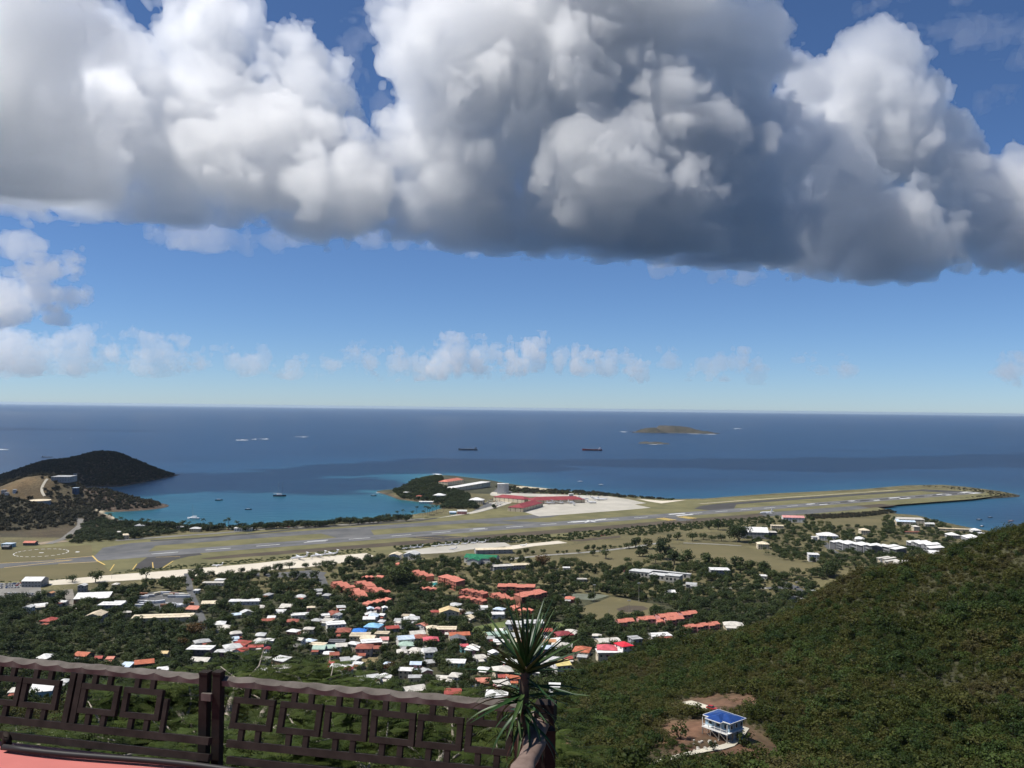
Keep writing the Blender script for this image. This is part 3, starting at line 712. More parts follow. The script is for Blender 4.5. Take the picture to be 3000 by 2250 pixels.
cloud([(1080, 690, 40, 4600), (1160, 705, 42, 4600), (1270, 715, 42, 4600), (1380, 722, 36, 4600), (1460, 722, 30, 4600)], 216 + 800, 12, 12, vthin, 'thin pale cloud strip below the gap between the two banks', kids=6)
cloud([(1920, 775, 30, 5000), (2000, 778, 36, 5000), (2090, 795, 36, 5000), (2180, 812, 28, 5000)], 216 + 720, 12, 13, vthin, 'ragged pale cloud scrap under the dark middle bank', kids=6)
far_c = [([(1290, 1050, 20), (1335, 1035, 30), (1390, 1050, 26), (1432, 990, 9), (1440, 1025, 26), (1490, 1045, 38), (1550, 1030, 34), (1585, 1050, 30), (1400, 1070, 40), (1500, 1072, 44), (1320, 1070, 34)], 'bright little cumulus heads above the horizon in the middle'),
         ([(1640, 1065, 26), (1700, 1045, 32), (1750, 1055, 30), (1800, 1055, 26), (1690, 1075, 36), (1780, 1078, 34), (1860, 1080, 26)], 'low cumulus row just right of the middle horizon heads'),
         ([(1960, 1068, 16), (2010, 1050, 18), (2040, 1068, 22), (2090, 1075, 24), (2170, 1055, 12)], 'small cumulus puffs above the two offshore islands'),
         ([(2220, 1085, 26), (2360, 1065, 18), (2390, 1085, 20), (2480, 1090, 14), (2950, 1085, 30), (3000, 1070, 24)], 'faint far puffs near the horizon at the right'),
         ([(420, 1010, 24), (480, 1015, 20), (510, 1005, 12), (300, 985, 26), (370, 975, 20), (250, 1000, 40), (150, 1010, 50), (40, 1020, 60), (330, 1040, 50), (220, 1050, 60), (90, 1060, 70), (430, 1055, 40), (-60, 1040, 80), (520, 1050, 34)], 'hazy pale cloud layer below the left towering cumulus'),
         ([(640, 1040, 16), (690, 1045, 20), (780, 1040, 20), (800, 1010, 9), (900, 1045, 18), (1000, 1050, 24), (1050, 1035, 22), (1110, 1030, 12), (1210, 1050, 26), (590, 1055, 30), (740, 1060, 34), (850, 1060, 34), (950, 1065, 36), (1080, 1060, 36), (1160, 1065, 34), (1250, 1068, 34)], 'faint scattered puffs above the horizon at left of middle')]
for k_, (bl, lb) in enumerate(far_c):
    cloud([(*b, 24000) for b in bl], 216 + 24000 * (78 / F), 36, 20 + k_, vfar2 if k_ in (0, 1) else vfar, lb, amp=1.5, kids=8, kind='stuff')
cloud([(2560, 40, 34, 3600), (2620, 60, 40, 3600), (2680, 90, 30, 3600), (2780, 60, 36, 3600), (2830, 90, 44, 3600), (2900, 110, 36, 3600), (2960, 130, 30, 3600)], 0, 12, 31, vwisp, 'thin torn wisps in the blue at the upper right', amp=2.0, kids=6, flat_base=False, kind='stuff')
cloud([(2910, 305, 20, 3600), (2915, 345, 16, 3600), (2930, 300, 16, 3600)], 0, 8, 32, vwisp, 'tiny wisp right of the bright cauliflower tower', amp=2.0, kids=5, flat_base=False, kind='stuff')
cloud([(1075, 90, 22, 2900), (1110, 330, 24, 2900), (1080, 300, 16, 2900), (1000, 160, 22, 2900)], 0, 8, 33, vwisp, 'torn wisps in the blue gap between the two banks', amp=2.0, kids=5, flat_base=False, kind='stuff')

# ---- the hazy sea air: one even closed box round camera and land, below the clouds
mb = MB(); mb.box((0, 44000, 108), (176000, 92000, 236))
hz = bpy.data.materials.new('sea_haze'); hz.use_nodes = True; n = hz.node_tree; n.nodes.clear()
o_ = n.nodes.new('ShaderNodeOutputMaterial'); pv = n.nodes.new('ShaderNodeVolumePrincipled')
pv.inputs['Color'].default_value = (.72, .86, 1., 1); pv.inputs['Density'].default_value = 1.25e-5; pv.inputs['Anisotropy'].default_value = .3
n.links.new(pv.outputs[0], o_.inputs['Volume'])
tag(obj('haze', mb.mesh('haze'), hz), 'pale blue sea haze thickening towards the horizon', 'haze', None, 'stuff')

# ================================================================ BUILDINGS
RC = dict(white=(.66, .65, .62), off=(.52, .49, .43), cream=(.62, .53, .38), grey=(.36, .36, .35), lgrey=(.5, .5, .48), dgrey=(.12, .12, .125), red=(.32, .07, .055), orange=(.42, .13, .07), brick=(.28, .09, .06),
          pinkred=(.52, .10, .12), coral=(.50, .175, .12), brightred=(.62, .03, .05), blue=(.035, .17, .52), lblue=(.22, .44, .62), pblue=(.48, .56, .64), pgreen=(.33, .44, .36), green=(.015, .15, .07), yellow=(.6, .5, .2), tan=(.56, .42, .22),
          rust=(.42, .17, .07), maroon=(.23, .045, .05), pink=(.55, .26, .24), teal=(.18, .4, .42), wblue=(.3, .5, .62), beige=(.5, .42, .3), dark=(.07, .065, .06), wwhite=(.66, .64, .6), wcream=(.58, .5, .36), wgrey=(.3, .3, .3), wcoral=(.42, .16, .11), salmon=(.5, .2, .14), brown=(.2, .12, .07), plantblue=(.05, .09, .16))
def rmat(k):
    if k == 'rust':
        return mat('roof_rust', RC['rust'], .8, scale=.25, col2=(.5, .33, .2), spec=.2)
    return mat('roof_' + k, RC[k], .65, .24, .3, spec=.25, detail=7)
def wmat(k):
    return mat('wall_' + k, RC[k], .85, .14, .25, spec=.2)
glass = mat('window_glass', (.03, .035, .04), .15, .2, .5, spec=.5)
trim_white = mat('trim_white', (.75, .74, .7), .6, .08, 1.)
WIN = MB().box((0, 0, 0), (1.3, .12, 1.2)).mesh('window'); WIN.materials.append(glass)
WINW = MB().box((0, 0, 0), (2.2, .12, 1.3)).mesh('window'); WINW.materials.append(glass)
DOOR = MB().box((0, 0, 1.0), (1.0, .12, 2.0)).mesh('door'); DOOR.materials.append(mat('door_wood', (.12, .08, .05), .6, .2, 1.))
FOOT = []
RH = random.Random(31)
FLABEL = []
def footp(t):
    FOOT.append(t); FLABEL.append(LAST[0])
#           # footprints: x, y, radius, and the top for keeping trees clear
def roof_mesh(kind, L, D, h, pitch=None, ov=.5):
    mb = MB(); x = L / 2 + ov; y = D / 2 + ov; t = .22
    if kind == 'f':
        return mb.box((0, 0, h + .2), (2 * x, 2 * y, .4)).box((0, 0, h + .55), (2 * x - 1.2, .3, .25)).mesh('roof'), h + .5
    if kind == 's':
        r = .12 * D
        v = [(-x, -y, h), (x, -y, h), (x, y, h + r), (-x, y, h + r)]; v += [(a, b, c + .3) for a, b, c in v]
        return mb.add(v, [(3, 2, 1, 0), (4, 5, 6, 7), (0, 1, 5, 4), (1, 2, 6, 5), (2, 3, 7, 6), (3, 0, 4, 7)]).mesh('roof'), h + r
    if kind == 'c':      # shallow barrel
        n = 8; pr = [(-y + 2 * y * i / n, h + .1 * D * math.sin(PI * i / n)) for i in range(n + 1)]
        v = [(-x, a, b) for a, b in pr] + [(x, a, b) for a, b in pr] + [(-x, a, b + t) for a, b in pr] + [(x, a, b + t) for a, b in pr]; k = n + 1
        f = []
        for i in range(n):
            f += [(i, i + k, i + 1 + k, i + 1)[::-1], (i + 2 * k, i + 3 * k, i + 1 + 3 * k, i + 1 + 2 * k), (i, i + 1, i + 1 + 2 * k, i + 2 * k), (i + k, i + 3 * k, i + 1 + 3 * k, i + 1 + k)]
        f += [(0, 2 * k, 3 * k, k), (n, n + k, n + 3 * k, n + 2 * k)]
        return mb.add(v, f).mesh('roof'), h + .1 * D
    if kind in 'gx':
        if kind == 'x': x, y = y, x
        r = y * (pitch or .30)
        pr = [(-y, h - .12), (0, h + r), (y, h - .12)]
        v = [(-x, a, b) for a, b in pr] + [(x, a, b) for a, b in pr] + [(-x, a, b + t) for a, b in pr] + [(x, a, b + t) for a, b in pr]
        if kind == 'x': v = [(-b, a, c) for a, b, c in v]
        f = [(0, 1, 4, 3), (1, 2, 5, 4), (6, 9, 10, 7), (7, 10, 11, 8), (0, 6, 7, 1), (1, 7, 8, 2), (3, 4, 10, 9), (4, 5, 11, 10), (0, 3, 9, 6), (2, 8, 11, 5)]
        return mb.add(v, f).mesh('roof'), h + r
    if kind == 'h':
        s_ = min(x, y); r = s_ * (pitch or .36)
        if x >= y: rd = [(-(x - y), 0), (x - y, 0)]
        else: rd = [(0, -(y - x)), (0, y - x)]
        b0 = [(-x, -y), (x, -y), (x, y), (-x, y)]
        v = [(a, b, h - .1) for a, b in b0] + [(a, b, h + t) for a, b in b0] + [(rd[0][0], rd[0][1], h + r + t), (rd[1][0], rd[1][1], h + r + t)]
        f = [(3, 2, 1, 0)] + [(i, (i + 1) % 4, (i + 1) % 4 + 4, i + 4) for i in range(4)]
        f += [(4, 5, 9, 8), (5, 6, 9), (6, 7, 8, 9), (7, 4, 8)] if x >= y else [(4, 5, 8), (5, 6, 9, 8), (6, 7, 9), (7, 4, 8, 9)]
        return mb.add(v, f).mesh('roof'), h + r
def wall_mesh(kind, L, D, h, below=3.):
    mb = MB(); x = L / 2; y = D / 2
    if kind in 'gx':
        if kind == 'x': x, y = y, x
        r = y * .30 - .05
        v = []
        for sx in (-x, x):
            v += [(sx, -y, -below), (sx, -y, h - .05), (sx, 0, h + r), (sx, y, h - .05), (sx, y, -below)]
        if kind == 'x': v = [(-b, a, c) for a, b, c in v]
        return mb.add(v, [(0, 1, 2, 3, 4), (9, 8, 7, 6, 5), (0, 5, 6, 1), (1, 6, 7, 2), (2, 7, 8, 3), (3, 8, 9, 4), (4, 9, 5, 0)]).mesh('wall')
    return mb.box((0, 0, (h - .02 - below) / 2), (L, D, h - .02 + below)).mesh('wall')
def building(name, at_xy, L, D, h, yaw, kind, rc, wc, label, cat='house', group=None, win=True, storeys=None, below=3., wide=False):
    x, y = at_xy; z = H(x, y)
    e = thing(name, label, cat, (x, y, z), yaw, group)
    me, top = roof_mesh(kind, L, D, h)
    obj('roof', me, rmat(rc), e)
    obj('wall', wall_mesh(kind, L, D, h, below), wmat(wc), e)
    footp((x, y, max(L, D) * .5, math.hypot(L, D) * .5, z + top, L, D, yaw))
    if name == 'house' and RH.random() < .5:
        # a lower wing or verandah under its own roof
        sd_ = RH.choice((-1, 1)); wl = L * RH.uniform(.4, .7); wd = D * RH.uniform(.35, .5); wx = sd_ * (L - wl) / 2 * RH.uniform(.3, 1); wy = -(D + wd) / 2 + .05; hh = max(2.5, min(h - .7, 3.))
        obj('wing_wall', MB().box((wx, wy, hh / 2 - 1.5), (wl, wd, hh + 3 - .06)).mesh('wing_wall'), wmat(wc), e)
        r_ = obj('wing_roof', roof_mesh('s', wl, wd, hh)[0], rmat(RH.choice([rc, rc, 'off', 'grey', 'brick'])), e); r_.location = (wx, wy, 0)
        if RH.random() < .5:
            obj('water_tank', MB().prism([(.8 * math.cos(k * PI / 5), .8 * math.sin(k * PI / 5)) for k in range(10)], 0, 1.6).mesh('water_tank'), wmat('dark'), e).location = (-wx * .8, wy + .2, -.1)
    if win:
        st = storeys or max(1, int(round(h / 3.1)))
        wm = WINW if wide else WIN
        cx, cyv = -x, -y                                      # direction to the camera
        # the long wall and the end wall that face the camera
        lc = (cx * math.cos(-yaw) - cyv * math.sin(-yaw), cx * math.sin(-yaw) + cyv * math.cos(-yaw))
        sy = -1 if lc[1] < 0 else 1; sx = -1 if lc[0] < 0 else 1
        for s in range(st):
            zz = h / st * (s + .55)
            k = max(2, min(7, int(L / 3.2)))
            for i in range(k):
                if s == 0 and i == k // 2:
                    d = obj('door', DOOR, None, e); d.location = (-L / 2 + L * (i + .5) / k, sy * (D / 2 + .02), 0); continue
                q_ = obj('window', wm, None, e); q_.location = (-L / 2 + L * (i + .5) / k, sy * (D / 2 + .02), zz)
            k = max(1, min(3, int(D / 4)))
            if abs(lc[0]) > .12 * abs(lc[1]):
                for i in range(k):
                    q_ = obj('window', wm, None, e); q_.location = (sx * (L / 2 + .02), -D / 2 + D * (i + .5) / k, zz); q_.rotation_euler = (0, 0, PI / 2)
    return e
def ymin(r, px):
    return 900 if r in 'abcd' and px[1] < 1700 else 640 if px[0] > 2000 and px[1] < 1860 else 200
def place(line, name='house', cat='house', group=None, win=True, **kw):
    """'region x y width depth height yaw roof roofcolour wallcolour | label': x, y = middle of the roof as read in the photo"""
    a, lb = line.split('|'); t = a.split()
    px = P(t[0], float(t[1]), float(t[2])); D, h, yaw = float(t[4]), float(t[5]), math.radians(float(t[6]))
    g = ground(px[0], px[1], h + .6, ymin(t[0], px))
    W = float(t[3]) / 2.947 * g[1] / F
    view = math.atan2(g[0], g[1])
    L = max(5., (W - D * abs(math.sin(yaw + view))) / max(.5, abs(math.cos(yaw + view))))
    yaw += math.radians(RH.uniform(-16, 20)) if name == 'house' else 0.
    L = max(5., (W - D * abs(math.sin(yaw + view))) / max(.5, abs(math.cos(yaw + view))))
    D = min(D * (1.18 if name == 'house' else 1), L * 1.3)
    return building(name, (g[0], g[1]), L, D, h, yaw, t[7], t[8], t[9], lb.strip(), cat, group, win, **kw)
random.seed(3)
# ---- sheds and warehouses by the airfield
for ln in '''e 305 28 205 20 7 4 g white wgrey | white gabled warehouse beside the airfield grass, farthest left
e 440 140 165 30 7 -6 x rust wgrey | rust-streaked orange metal warehouse roof in the industrial yard
e 715 75 105 18 7 3 x lgrey wgrey | pale grey ribbed shed between dark trees below the runway exit
e 805 175 300 20 6 14 s white brown | long tilted white warehouse roof right of the pale road
e 965 235 220 15 6 4 f white wgrey | flat white warehouse roof touching the large grey one
e 835 325 235 34 7 2 x beige wgrey | largest beige-grey warehouse roof in the industrial yard
e 250 260 142 20 6 -2 x lgrey wwhite | pale grey square shed standing alone in the trees at left
e 1410 342 505 15 5 11 f cream wcream | very long cream flat roof below the container yard
e 1820 226 152 12 4 9 g cream wcream | cream shed roof just right of the asphalt road
e 2115 208 265 11 4 6 f white wwhite | long thin white roof among trees right of the asphalt road
e 1900 28 90 10 4 5 f white wwhite | small white hut beside the pale apron left of two tree pairs
e 1850 52 190 9 3.5 5 f off wwhite | low off-white shed below the small hut by the apron
e 1002 66 72 10 4 0 h off wcream | tiny off-white hut in the trees under the pale apron
e 1700 118 60 8 3.5 0 f white wwhite | little white hut at the head of the asphalt road
b 1205 1098 118 22 7 -6 x cream wwhite | cream hangar roof at the end of the pale apron
b 1345 1092 150 26 7 -10 x lgrey wwhite | grey hangar roof right of the cream hangar
b 2125 1195 200 14 6 20 f off wgrey | long low cream roof behind the green roofed building
c 85 1185 190 13 6 14 f cream wgrey | cream roofed shed at the left end of the field
b 2050 1052 330 16 6 12 c cream wgrey | long curved cream hangar roof beside the light aircraft apron
c 470 1212 60 8 3.5 0 f white wwhite | tiny white hut below the trees of the field
c 600 1310 90 7 3 2 f off wgrey | low white shed in the trees below the field'''.splitlines():
    place(ln, 'warehouse', 'shed')
# ---- town houses
for ln in '''e 432 373 148 12 5 4 h red wcream | red hipped roof alone in the dense trees at left
e 1900 404 96 10 5 0 h white wwhite | small square white hip-roofed house standing alone above the orange-flowered tree
e 1735 615 225 10 7 7 f white dgrey | white flat roof on dark two storey walls above the railing
e 1740 716 182 9 4 5 g off wcream | off-white ridge roof just below the dark walled flat roof house
e 2010 604 160 11 4 12 h lgrey wgrey | pale grey hip roof right of the dark walled house
e 2182 602 82 9 4 4 g red wcream | red roof at the right of the pale grey hip roof
e 725 670 156 9 5 3 g orange dark | orange gable roof left of centre above the railing
e 855 698 62 8 4 0 g red dark | small dark red roof right of the orange gable above the railing
e 960 702 84 9 4 -4 g salmon dark | salmon coloured broken roof next to the small dark red one
e 392 690 152 11 5 3 h white wcream | white hip roof peeping over the railing at left
e 1245 736 152 9 5 4 g orange dark | orange gable roof just above the railing beside a pale metal roof
e 1095 767 112 8 4 4 s pblue wwhite | pale bluish metal roof touching the orange gable above the railing
e 1405 797 84 8 4 3 f white wwhite | small white box house on the railing line
e 1425 655 82 8 4 8 g tan wcream | tan roof half hidden behind a round dark tree
e 2032 530 58 8 4 20 g pblue wwhite | little pale blue roof edge among the trees right of the white hip house
e 365 968 185 11 4 10 s white wblue | white roof with blue wall seen through the railing at left
e 130 985 110 9 4 8 s off wwhite | off-white roof seen through the railing left of the blue walled one
e 560 900 110 9 4 14 h lgrey wgrey | grey roof just under the railing near the double bar
f 105 156 92 10 4 0 h grey wgrey | grey hip roof near the left of the tree belt below the apron
f 20 200 52 9 4 6 g white wwhite | small bright white roof at the left of the tree belt
f 388 172 104 10 4 4 h lgrey wgrey | pale grey hip roof in the middle of the tree belt
f 548 120 84 11 5 0 f grey wgrey | grey flat roof by the end of the short asphalt road
f 612 160 80 9 4 -8 h grey wgrey | low grey roof right of the flat one by the short road
f 210 297 96 8 4 6 f white wgrey | white strip roof in trees left of the stilted white houses
f 138 352 78 9 4 10 g white wwhite | bright white sloping roof at the left of the house cluster
f 382 326 154 8 4 5 f white wwhite | long white strip roof with an orange tree in front
f 592 330 84 8 4 4 f white wwhite | white strip roof left of the grey gabled white house
f 622 376 112 8 4 5 f off wwhite | off-white strip roof below the grey gabled house
f 704 330 92 11 7 -6 x grey wwhite | two storey white house with a grey gable end facing out
f 688 402 165 11 7 3 f white wwhite | long white two storey block with balconies below the grey gable
f 735 262 76 10 5 0 f lgrey wcoral | grey flat roof over red walls beside the big tree
f 756 466 128 12 5 4 h brick wcream | brown-red hip roof left of the bright blue roof
f 892 470 132 11 4 2 h blue wcream | bright blue hip roof, brightest blue in the town
f 1016 425 160 11 7 -4 h lblue wwhite | light blue hip roof on a white two storey house
f 988 276 62 8 5 0 x pblue wwhite | small white gabled house under the stepped coral row
f 1048 277 48 8 5 0 x pink pink | small pink gabled house under the stepped coral row
f 1112 268 36 8 5 10 x white wwhite | narrow white gable right of the small pink house
f 1016 337 92 10 5 5 h pblue wwhite | pale blue hip roof above the white slanted roof
f 1096 330 74 9 5 -30 g white wwhite | bright white slanted roof turned away beside the pale blue one
f 1086 386 72 9 4 0 h lgrey wgrey | pale hip roof above the light blue two storey house
f 1290 336 74 10 6 0 f beige wcream | beige stepped house at the top of the cluster
f 1344 362 134 10 5 4 h lgrey wcream | pale hip roof right of the beige stepped house
f 1234 376 82 9 4 8 g grey wgrey | grey roof left of the pale hip roof in the cluster's upper part
f 1668 296 172 13 8 -12 x tan wcream | big tan gabled house with a verandah facing out
f 1718 246 112 11 5 -4 h lgrey wcream | pale grey-green hip roof behind the big tan gabled house
f 1960 263 78 8 4 3 f white wwhite | white flat roof right of the big tan gabled house
f 1842 318 72 9 4 0 h grey wgrey | grey roof at the right foot of the big tan house
f 2092 320 114 9 4 5 f white wwhite | long white roof above the small lawn with the shed
f 900 502 176 11 7 3 f beige wcream | beige flat roof left of the light blue two storey house's foot
f 972 524 142 10 7 4 g cream wcream | cream ridge roof in the dense middle cluster
f 996 557 180 10 7 4 f white brown | broad white roof over brown walls in the middle cluster
f 936 606 145 11 7 0 h brick wgrey | red-brown hip roof on a two storey dark house
f 1046 612 84 9 4 4 g brick wcream | red-brown gable right of the two storey dark house
f 1090 486 124 8 4 6 f beige wcream | thin beige roof below the light blue hip roof
f 1108 536 74 8 5 4 g pink wwhite | pink and white gable in the middle cluster
f 1290 528 152 10 7 4 g pblue wwhite | blue-grey gable on a white two storey house
f 1390 487 144 10 5 4 g off wcream | off-white gable behind the brown-red hip roof
f 1420 520 122 10 5 2 h brick wcream | brown-red hip roof beside the pink-red one
f 1300 584 134 10 4 3 h pgreen wcream | pale green hip roof below the blue-grey gable
f 1510 542 132 11 7 0 h pinkred wgrey | pink-red hip roof on a two storey house
f 1522 442 114 10 5 4 h cream wcream | cream hip roof left of the long cream block
f 1650 446 158 10 6 6 f cream pink | long cream flat roof over pinkish walls
f 1755 496 182 9 5 4 g orange wcream | orange-red long roof under the cream flat block
f 1745 536 140 11 6 -8 x dgrey dark | dark grey gabled house below the orange-red long roof
f 1796 596 78 9 5 0 g pinkred teal | pink-red gable over teal walls
f 1870 622 122 10 5 5 f white pink | white roof over pink walls right of the teal walled gable
f 1506 637 118 11 6 0 h grey wwhite | grey hip roof on white walls in the trees
f 1260 646 84 9 4 10 h off wcream | pale hip roof half in trees below the pale green one
f 2082 490 205 8 4 8 g pgreen wcream | long pale green roof beside the small lawn
f 2112 556 124 8 4 6 f white brick | white roof below the long pale green roof
f 532 584 154 8 4 4 f cream wgrey | cream strip roof left of the green-grey gables
f 548 614 116 9 4 4 g pgreen wgrey | green-grey gable left of its twin
f 645 606 94 9 4 -4 g pgreen wgrey | green-grey gable right of its twin
f 700 556 144 8 3.5 3 f dgrey wgrey | dark grey flat roof above the green-grey gables
f 738 592 94 9 5 4 g off wwhite | off-white gable beside a palm below the dark flat roof
f 676 668 78 9 5 4 g brick wcream | small red-brown verandah house left of the palm
f 664 740 84 9 5 8 h red dark | bright red hip roof above the white and red pair
f 742 770 194 8 5 7 f white wcream | long white sloping roof above the railing with a red neighbour
f 790 798 104 9 5 -4 x red wwhite | red gable over white walls in front of the long white roof
f 772 722 92 9 4 20 s grey wgrey | grey metal roof behind the bright red hip roof
f 852 712 110 7 3 -40 s lgrey wgrey | long narrow grey metal roof beside the dry lawn
f 40 502 94 10 4 0 h lgrey wgrey | grey hip roof at the left edge of the cluster, upper of two
f 45 562 106 10 4 -4 h lgrey wgrey | grey hip roof at the left edge of the cluster, lower of two
f 120 547 78 7 4 4 f white wwhite | white strip beside the two grey hip roofs
f 28 600 64 9 4 6 g red wcream | red gable below the two grey hip roofs
f 96 622 62 9 5 4 x maroon wwhite | dark red gable with a white wing beside the red one
f 76 706 114 10 6 0 h off wgrey | pale hip roof on dark walls near the railing at left
f 222 782 156 8 4 5 f off wcream | pale roof half hidden in treetops near the railing
f 52 802 64 8 4 0 f white wwhite | small white box half hidden in treetops by the railing
f 965 872 206 10 5 8 g lgrey pink | pale grey-pink ridge roof just above the railing
f 1134 752 72 9 5 0 h pblue wwhite | pale bluish hip roof above the flowering tree
f 1720 732 178 9 5 4 f white wblue | white roof over bright blue walls
f 1930 692 114 9 4 8 g off wwhite | white ridge roof left of the spiky plant
f 1720 850 124 11 5 0 h off wwhite | white hip roof alone below the small green lawn
f 2130 800 176 11 5 0 h off wcream | white hip roof behind the spiky plant's left leaves
f 1362 966 214 10 5 9 g off wwhite | white ridge roof just over the railing in the middle
f 1702 990 144 10 5 0 g red wwhite | red and white roof just over the railing near the spiky plant
f 2080 1012 186 12 6 6 f white wwhite | large bright white flat roof just left of the spiky plant
f 2200 856 64 9 6 0 h orange wwhite | orange roof on white walls behind the spiky plant
g 825 550 220 11 6 7 c off wcream | off-white curved roof on a cream block left of the bright red roof
g 966 585 164 11 5 6 h brightred wwhite | brightest red hip roof at the foot of the scrub hill
g 820 614 164 10 5 2 h pinkred wwhite | pink-red hip roof left of the brightest red one
g 838 642 224 8 4 6 f white wcream | white strip roof in front of the pink-red hip roof
g 605 630 154 11 5 0 h orange wcream | orange hip roof right of the spiky plant's top leaves
g 430 596 176 11 6 7 h off wcream | cream-white hip roof behind the spiky plant's right leaves
g 306 560 144 10 5 8 g rust wwhite | rust and white striped roof behind the spiky plant
g 1062 528 124 9 6 4 f grey wgrey | grey flat roofed box house behind the brightest red roof
g 1275 502 204 10 4 4 f white wwhite | white flat roofs at the edge of the scrub hill
g 1910 412 172 11 4 2 h off wcream | white roof alone in scrub below the junction
g 2085 467 194 11 4 0 h pink wwhite | pinkish white hip roof in the scrub
g 2190 416 84 9 4 0 g white wwhite | small white roof right of the pinkish hip roof
g 420 744 172 11 6 10 g yellow wwhite | yellow gable roof right of the spiky plant
g 300 722 110 9 5 8 g lgrey wwhite | pale grey roof left of the yellow gable
g 482 700 84 8 4 4 g red wcream | small red roof behind the yellow gable
g 368 938 92 9 6 0 f white wwhite | white box house standing in scrub right of the spiky plant
g 1368 132 88 10 5 0 g white wwhite | small white gable in the trees right of the ball field
g 1550 66 92 9 4 -6 g grey wgrey | grey gabled shed beside the highway
g 445 494 172 11 5 6 h maroon wcoral | dark red hip roof right of the spiky plant's tips
g 500 188 84 10 4 0 h coral wcoral | small coral hip roof beside the sports court
g 180 392 190 12 6 2 f lgrey wwhite | pale flat roofed apartment block behind the spiky plant, right one
g 20 400 150 12 6 4 f lgrey wwhite | pale flat roofed apartment block behind the spiky plant, left one
g 30 860 96 9 5 0 h orange wwhite | orange roof behind the spiky plant's trunk'''.splitlines():
    place(ln, 'house', 'house', 'houses of the town below')
# ---- coral apartment rows: each row one building of stepped units
def coral_row(p0, p1, n, D, h, label, zig=1.6, roof='coral', wall='wcoral', st=None, kind='x', lift=.3):
    a = ground(*P(*p0), h + .6)[:2]; b = ground(*P(*p1), h + .6)[:2]
    d = b - a; Lt = np.linalg.norm(d); yaw = math.atan2(d[1], d[0]); mid_ = (a + b) / 2
    e = thing('apartment_row', label, 'apartments', (mid_[0], mid_[1], H(*mid_)), yaw, 'coral roofed apartment rows')
    st = st or max(1, int(round(h / 3)))
    u = Lt / n
    lcy = -( -mid_[0] * math.sin(yaw) + mid_[1] * math.cos(yaw)); sy = -1 if lcy < 0 else 1
    for i in range(n):
        off = zig * (i % 2 - .5); x = -Lt / 2 + u * (i + .5)
        wl = MB().box((x, off, (h - 3) / 2 - .03), (u - .02, D, h + 3 - .06)); obj('wall', wl.mesh('wall'), wmat(wall), e)
        me, _ = roof_mesh('s' if kind == 's' else kind, u - .9 if kind != 'f' else u - .8, D, h + lift * (i % 2))
        r = obj('roof', me, rmat(roof), e); r.location = (x, off, 0)
        for s in range(st):
            for q_ in (-.25, .25):
                w_ = obj('window', WINW, None, e); w_.location = (x + u * q_, off + sy * (D / 2 + .02), h / st * (s + .52))
            if s: 
                bl = obj('balcony', MB().box((0, 0, 0), (u * .8, .9, .12)).box((0, sy * .4, .5), (u * .8, .08, .7)).mesh('balcony'), wmat(wall), e); bl.location = (x, off + sy * (D / 2 + .42), h / st * s)
    footp((mid_[0], mid_[1], Lt / 2, Lt / 2, H(*mid_) + h + 2, Lt, D + zig, yaw))
    return e
coral_row(('f', 690, 48), ('f', 812, 100), 4, 11, 6, 'coral stepped apartment row leading down left of the large dark tree')
coral_row(('f', 838, 112), ('f', 928, 172), 3, 11, 6, 'short coral apartment row continuing the stepped left row')
coral_row(('f', 892, 45), ('f', 1000, 85), 3, 11, 7, 'coral apartment row upper part beside the largest dark tree')
coral_row(('f', 985, 95), ('f', 1118, 140), 4, 11, 7, 'coral apartment row lower part ending in a tall gable')
coral_row(('f', 938, 232), ('f', 1170, 200), 6, 9, 5, 'low row of six small coral gables above the white houses')
coral_row(('b', 1358, 1240), ('b', 1498, 1290), 4, 11, 6, 'coral apartment row behind the swimming pool')
coral_row(('b', 1615, 1285), ('b', 1770, 1335), 3, 12, 10, 'three storey coral block right of the swimming pool', kind='s')
coral_row(('b', 1782, 1400), ('b', 1985, 1435), 5, 10, 7, 'coral row with scalloped roof right of the three storey block')
coral_row(('b', 1752, 1465), ('b', 1980, 1495), 5, 9, 4, 'low coral row half hidden in trees below the scalloped one')
coral_row(('b', 2056, 1437), ('b', 2208, 1485), 4, 10, 6, 'coral row left of the spiky plant tips')
coral_row(('b', 2088, 1368), ('c', 198, 1380), 4, 11, 10, 'long three storey coral block behind the tips of the spiky plant', kind='s')
coral_row(('c', 45, 1455), ('c', 275, 1425), 4, 12, 11, 'tall coral block with balconies right above the spiky plant', kind='s')
coral_row(('b', 1405, 1392), ('b', 1560, 1396), 3, 9, 4, 'low coral pavilion in front of the swimming pool')
coral_row(('b', 915, 1298), ('b', 1018, 1290), 3, 9, 5, 'small coral row behind the left stepped rows')
coral_row(('b', 1058, 1295), ('b', 1092, 1285), 2, 9, 5, 'tiny coral house against the largest dark tree')
coral_row(('b', 1212, 1182), ('b', 1252, 1178), 2, 8, 4, 'coral roof corner in the trees below the hangars')
coral_row(('g', 0, 268), ('g', 58, 262), 2, 10, 5, 'coral roof at the left of the spiky plant tips, upper')
coral_row(('g', 66, 296), ('g', 180, 285), 3, 10, 5, 'coral roof under the tall balcony block')
coral_row(('g', 905, 385), ('g', 1045, 378), 2, 11, 6, 'pink-walled school block nearest the ball field', wall='pink', kind='g')
coral_row(('g', 1080, 365), ('g', 1228, 358), 2, 11, 6, 'second pink-walled school block from the ball field', wall='pink', kind='g')
coral_row(('g', 1255, 342), ('g', 1425, 330), 2, 12, 7, 'third pink-walled school block from the ball field', wall='pink', kind='g')
coral_row(('g', 1318, 366), ('g', 1472, 356), 2, 11, 6, 'pink-walled school block in front of the third one', wall='pink', kind='g')
coral_row(('g', 1452, 322), ('g', 1588, 312), 2, 11, 6, 'farthest right pink-walled school block', wall='pink', kind='g')
coral_row(('g', 1468, 440), ('g', 1775, 402), 6, 9, 5, 'long thin coral roofed school wing at the edge of the scrub', wall='pink', kind='g')
